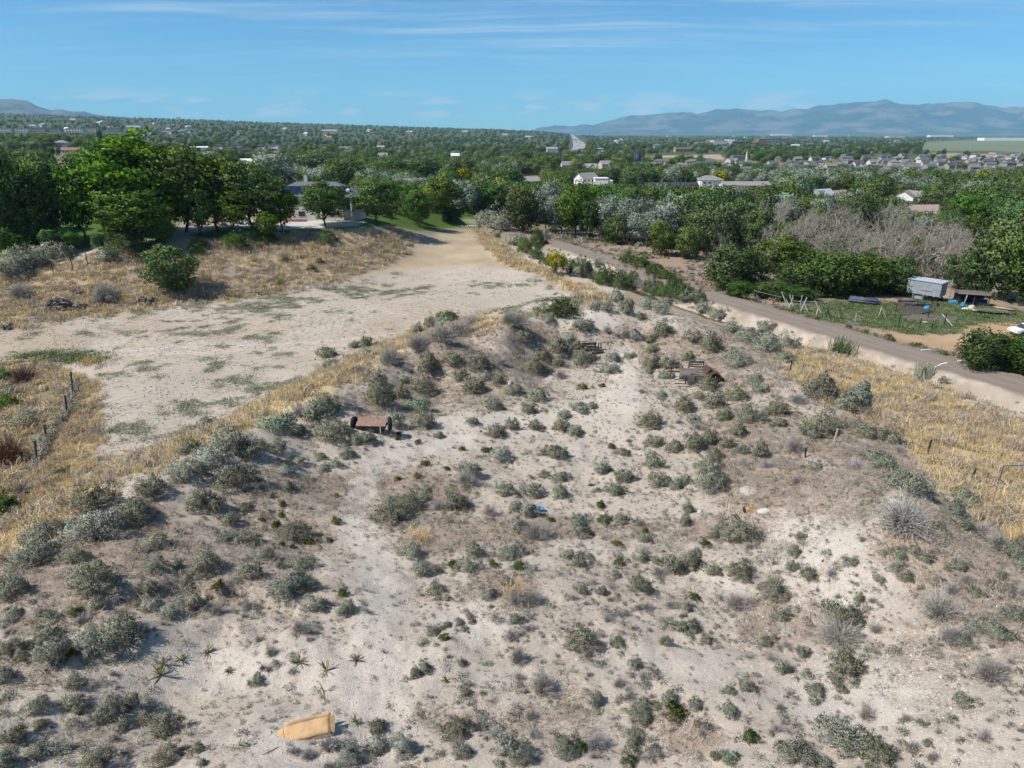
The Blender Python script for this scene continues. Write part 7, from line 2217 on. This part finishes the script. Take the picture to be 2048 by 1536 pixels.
for i, (px, w) in enumerate([(14, 26), (46, 30), (80, 32), (112, 26), (152, 34), (190, 26), (232, 24)]):
    block('townhouse_row', ['first', 'second', 'third', 'fourth', 'fifth', 'sixth', 'seventh'][i] + ' pale townhouse block from the left edge', px, 264, [('wall', 0, w, 7, 14, M_WALLS, 2, 6)], 'townhouses', 0, 'pale townhouse blocks')
for i, (px, py, w) in enumerate([(70, 252, 14), (270, 254, 28), (375, 262, 18), (930, 264, 12), (660, 262, 30), (1010, 270, 12), (285, 272, 20), (148, 240, 12)]):
    block('far_building', ['white far building under the blue hill', 'white far sheds left of the hilltop temple', 'white far shed below the hilltop temple', 'tiny white far building, mid horizon', 'white far row under the mid horizon', 'tiny white far building left of the highway end', 'pale shed behind the tallest locust', 'tiny white far building near the skyline'][i], px, py, [('wall', 0, w, 3, 25, M_WHITE, 0, 0)])
q = at(1275, 329)
k = ppm(q)
e = thing('silo', 'dark blue silo with domed top', 'silo', q)
MB().tube([(0, 0, -1), (0, 0, 20 / k)], 6.2 / k, 16).build('tank', M_NAVY, e, True)
MB().tube([(0, 0, 20 / k), (0, 0, 21.5 / k), (0, 0, 22.5 / k)], [6.2 / k, 4.5 / k, 1 / k], 16).build('dome', M_NAVY, e, True)
MB().bar((-6.4 / k, -1, 0), (-6.4 / k, -1, 21 / k), 0.5).build('ladder_chute', M_STEEL, e)
HOUSE_SPOTS.append((q.x, q.y, 6))
q = at(1486, 324)
k = ppm(q)
e = thing('church', 'church with grey gable roof and white spire', 'church', q)
wl = MB().box((-6 / k, 6, 3.5 / k - 1), (30 / k, 14, 7 / k + 2)).build('wall', M_WALLS, e)
MB().prism([(-22 / k, 7 / k), (10 / k, 7 / k), (8 / k, 12 / k), (-20 / k, 12 / k)], -2, 14).build('roof', M_ROOFS, e)
MB().box((5 / k, -1.5, 4 / k), (3.6 / k, 3, 9 / k)).build('tower', M_WHITE, e)
MB().tube([(5 / k, -1.5, 8.4 / k), (5 / k, -1.5, 13 / k), (5 / k, -1.5, 22 / k)], [2.0 / k, 1.4 / k, 0.1 / k], 8).build('spire', M_WHITE, e)
HOUSE_SPOTS.append((q.x, q.y, 16))
q = at(357, 242)
k = ppm(q)
e = thing('temple', 'hilltop temple with slim spire on the left skyline', 'temple', q)
MB().box((0, 0, 1.5 / k - 2), (11 / k, 30, 5 / k + 4)).build('wall', M_RTAN, e)
MB().box((0, 0, 5.0 / k), (5 / k, 18, 4 / k)).build('tower', M_RTAN, e)
MB().tube([(0, 0, 6 / k), (0, 0, 12 / k)], [1.0 / k, 0.1 / k], 8).build('spire', M_WHITE, e)
q = at(1160, 283)
k = ppm(q)
e = thing('overpass', 'pale bridge crossing over the highway', 'bridge', q)
MB().box((0, 0, 6.3), (34 / k, 12, 1.4)).build('deck', M_CONC, e)
for x in (-9, 2, 13):
    MB().box((x / k, 0, 2.5), (2.0, 9, 6.4)).build('pier', M_CONC, e)
MB().box((0, -6.1, 7.5), (34 / k, 0.3, 1.0)).build('parapet', M_CONC, e)
# vehicles on the highway and lots
cr_ = random.Random(9)
pmats = [M_CAR, M_IRON, M_NAVY, M_STEEL, M_REDB, M_CAR]
VH = [(1150, 296, 'first'), (1156, 292, 'second'), (1161, 288, 'third'), (1153, 286, 'fourth'), (1148, 301, 'fifth'), (1158, 300, 'sixth'), (1128, 306, 'seventh'), (1140, 304, 'eighth')]
cd0 = None
WORDS = ['white', 'black', 'navy', 'silver', 'dark red', 'white']
for i, (px, py, w) in enumerate(VH):
    q = at(px, py, 0.45)
    e = thing('car', f'{WORDS[i % 6]} car on the highway, {w} of eight specks', 'car', q, R(90) + cr_.uniform(-.3, .3), 'cars on the highway')
    e.scale = (1.6,) * 3
    car(e, 4.6, 1.9, pmats[i % 6], False)
for i, (px, py, lab) in enumerate([(1203, 344, 'dark car parked on the dirt lot'), (1215, 343, 'second car parked at the right of the dirt lot'), (1150, 372, 'white car parked left of the white barn'), (1158, 374, 'white van-like car nearest the street pole'), (1166, 374, 'dark car between the pole and the barn'), (123, 330, 'dark car on the drive behind the dark trees')]):
    q = at(px, py, 0.05)
    e = thing('car', lab, 'car', q, cr_.uniform(-.5, .5), 'cars by the town street')
    car(e, 4.6, 1.9, [M_IRON, M_NAVY, M_CAR, M_CAR, M_IRON, M_IRON][i], False)
    HOUSE_SPOTS.append((q.x, q.y, 3))


def pole(px, py, top, label, arm=True):
    q = at(px, py)
    k = ppm(q)
    h = (py - top) / k
    e = thing('utility_pole', label, 'utility pole', q, R(rnd.uniform(-30, 30)), 'utility poles of the valley')
    MB().tube([(0, 0, -0.3), (0, 0, h)], [0.20, 0.14], 8).build('post', M_WOODG, e)
    if arm:
        a_ = MB().box((0, 0, h - 0.5), (3.0, 0.14, 0.18)).build('crossarm', M_WOODG, e)
        for x in (-1.3, 0, 1.3):
            MB().tube([(x, 0, h - 0.4), (x, 0, h - 0.12)], 0.08, 6).build('insulator', M_WHITE, a_)


for px, py, tp, lab in [(1159, 386, 346, 'tall utility pole left of the white barn'), (1138, 362, 326, 'utility pole rising behind the street trees'), (1370, 384, 352, 'utility pole beside the long charcoal shed'), (1400, 378, 354, 'utility pole left of the grey hip roof'), (1422, 376, 353, 'utility pole over the grey hip roof'), (1231, 372, 354, 'utility pole right of the white barn'),
                   (1290, 366, 348, 'utility pole in trees left of the charcoal shed'), (188, 312, 284, 'bare pole by the white metal roof'), (90, 262, 238, 'tall mast above the pale townhouse row'), (650, 316, 296, 'utility pole left of the flat pale building'), (718, 312, 300, 'utility pole behind the flat pale building'), (815, 312, 300, 'utility pole above the long white house'), (512, 308, 290, 'utility pole by the red-roofed bungalow'), (1245, 336, 318, 'utility pole left of the dark blue silo')]:
    pole(px, py, tp, lab)

# ------------------------------------------------------------------ the wooded valley floor
def in_poly(px, py, poly):
    P = np.array(poly, float)
    ins = np.zeros(px.shape, bool)
    for (x1, y1), (x2, y2) in zip(P, np.roll(P, -1, 0)):
        ins ^= ((y1 > py) != (y2 > py)) & (px < (x2 - x1) * (py - y1) / (y2 - y1 + 1e-12) + x1)
    return ins


trng = np.random.default_rng(77)
NT = 21000
lr = trng.uniform(math.log(235), math.log(7500), NT)
r_ = np.exp(lr)
bb = np.radians(trng.uniform(-47, 47, NT))
tx, ty = r_ * np.sin(bb), r_ * np.cos(bb)
tz = ground_z(tx, ty)
tpx, tpy, tdep = project(tx, ty, tz)
dens = fbm(tx / 160, ty / 160, 301, 3)
keep = trng.random(NT) < sstep(0.30, 0.48, dens) * 0.9 + 0.1
# open ground: house garden, highway, meadow, bare lots, new estate
for poly in ([(1096, 316), (1136, 300), (1139, 262), (1150, 262), (1176, 284), (1174, 300), (1150, 312), (1130, 318)], [(1104, 372), (1106, 344), (1119, 344), (1124, 372)], [(1185, 352), (1185, 336), (1228, 334), (1228, 352)],
             [(1840, 302), (1850, 282), (2300, 268), (2300, 318), (2040, 320), (1850, 310)], [(1285, 324), (1285, 309), (1450, 307), (1460, 322)], [(580, 352), (612, 330), (650, 330), (640, 372), (600, 372)],
             [(1170, 400), (1170, 372), (1235, 372), (1235, 402)], [(1030, 385), (1030, 352), (1085, 352), (1085, 385)], [(0, 330), (0, 312), (80, 310), (150, 312), (150, 330)]):
    keep &= ~in_poly(tpx, tpy, poly)
est = in_poly(tpx, tpy, [(1640, 352), (1640, 316), (1860, 308), (2300, 318), (2300, 356), (1900, 346)]) | in_poly(tpx, tpy, [(1290, 352), (1290, 322), (1640, 322), (1640, 352)])
keep &= ~est | (trng.random(NT) < 0.30)
keep &= ~((r_ < 330) & (tpx < 720))
keep &= ~((tpx < 1040) & (r_ < 260))
for hx, hy, hr in HOUSE_SPOTS:
    d_ = math.hypot(hx, hy)
    ux, uy = hx / d_, hy / d_
    rel = (tx - hx) * ux + (ty - hy) * uy
    lat = np.abs(-(tx - hx) * uy + (ty - hy) * ux)
    keep &= ~((lat < hr + 3) & (rel < hr + 3) & (rel > -hr - max(10.0, d_ * 0.03)))
tx, ty, tz, r_, tpx, tpy = tx[keep], ty[keep], tz[keep], r_[keep], tpx[keep], tpy[keep]
order = np.argsort(r_)
hcap = np.full(len(tx), 99.0)
for ih, (hx, hy, hr) in enumerate(HOUSE_SPOTS):
    if ih in HALF_HID:
        continue
    d_ = math.hypot(hx, hy)
    ux, uy = hx / d_, hy / d_
    rel = (tx - hx) * ux + (ty - hy) * uy
    lat = np.abs(-(tx - hx) * uy + (ty - hy) * ux)
    drop = (CAMZ - z_ground(hx, hy)) / d_
    inf = (lat < hr + 2) & (rel < 0) & (rel > -0.35 * d_)
    hcap = np.where(inf, np.minimum(hcap, np.maximum(1.8, 1.5 - rel * max(drop, 0.012) * 0.9)), hcap)
hcap = hcap[order]
tx, ty, tz, r_, tpx, tpy = (a[order] for a in (tx, ty, tz, r_, tpx, tpy))
n = len(tx)
hh = trng.uniform(6.5, 13, n) * np.where(r_ > 2500, 0.9, 1.0)
hh = np.minimum(hh, hcap)
ww = hh * trng.uniform(0.75, 1.15, n)
spec = fbm(tx / 90, ty / 90, 305, 3) + trng.normal(0, 0.10, n)
kinds_ = np.where(spec > 0.70, 's', np.where(spec > 0.50, 'g', np.where(spec > 0.40, 'm', 'w')))
rare = trng.random(n)
kinds_ = np.where(rare < 0.02, 'y', np.where(rare < 0.05, 'c', kinds_))
NEAR_N = 150
count = 0
used = np.zeros(n, bool)
for i in range(n):
    if count >= NEAR_N:
        break
    if -40 < tpx[i] < 2088:
        used[i] = True
        count += 1
        k = str(kinds_[i])
        kind = {'g': 'G', 'm': 'M', 's': 'S', 'w': 'W', 'y': 'Y', 'c': 'C'}[k]
        cr, tr = rnd.choice(TREE[kind if r_[i] < 420 else k])
        nm, wd = TREE_WORDS[kind]
        e = new_obj(nm, None, None, (tx[i], ty[i], tz[i] - 0.1), rnd.uniform(0, 6.28), (ww[i], ww[i], hh[i]), category='tree', group='trees of the valley floor')
        new_obj('crown', cr, e)
        new_obj('trunk', tr, e)
        tree_items.append((e, wd, tpx[i], tpy[i] - hh[i] * 0.5 * FPX / r_[i]))
lowk = ['g', 'm', 's', 'w', 'y', 'c']
srcs, start = [], {}
for k in lowk:
    start[k] = (len(srcs), len(TREE[k]))
    for cr, tr in TREE[k]:
        srcs.append(cr)
pick = np.array([start[str(k)][0] + trng.integers(start[str(k)][1]) for k in kinds_])
rest = ~used
scatter('woods', np.stack([tx, ty, tz - 0.2], -1)[rest], np.stack([ww, ww, hh], -1)[rest], np.stack([np.zeros(n), np.zeros(n), trng.uniform(0, 6.28, n)], -1)[rest], pick[rest], srcs, kind='stuff',
        label='mass of green trees covering the valley to the horizon', category='woods')

# ------------------------------------------------------------------ air
hz = MB().box((0, 0, 0), (2, 2, 2)).build('haze', bpy.data.materials.new('haze'), None, kind='stuff', label='thin blue air over the valley')
hz.scale = (31000, 31000, 700)
hz.location = (0, 0, 520)
hm = hz.data.materials[0]
hm.use_nodes = True
ht = hm.node_tree
ht.nodes.clear()
pv = nd(ht, 'ShaderNodeVolumePrincipled')
pv.inputs['Color'].default_value = (0.38, 0.74, 1.0, 1)
pv.inputs['Density'].default_value = 4.3e-5
pv.inputs['Anisotropy'].default_value = 0.0
ho = nd(ht, 'ShaderNodeOutputMaterial')
ht.links.new(pv.outputs[0], ho.inputs['Volume'])

label_all(shrub_items, MARKS)
TMARKS = [('the grey-roofed house', 640, 400), ('the driveway', 560, 455), ('the grey box trailer', 1880, 575), ('the white barn', 1205, 365), ('the tan path', 900, 480), ('the canal road bend', 1080, 478), ('the garden edge', 150, 490),
          ('the wide highway', 1150, 300), ('the church spire', 1490, 300), ('the white gabled house', 1805, 398), ('the dark blue silo', 1272, 316), ('the brown-roofed bungalow', 145, 305), ('the white car', 2040, 660),
          ('the bare dirt flat', 1320, 520), ('the dead wood', 1740, 470), ('the yellow tree', 1884, 383), ('the round bank bush', 350, 545), ('the brick offices', 1540, 288), ('the pale meadow', 1950, 292), ('the hilltop temple', 357, 238)]
label_all(tree_items, TMARKS)
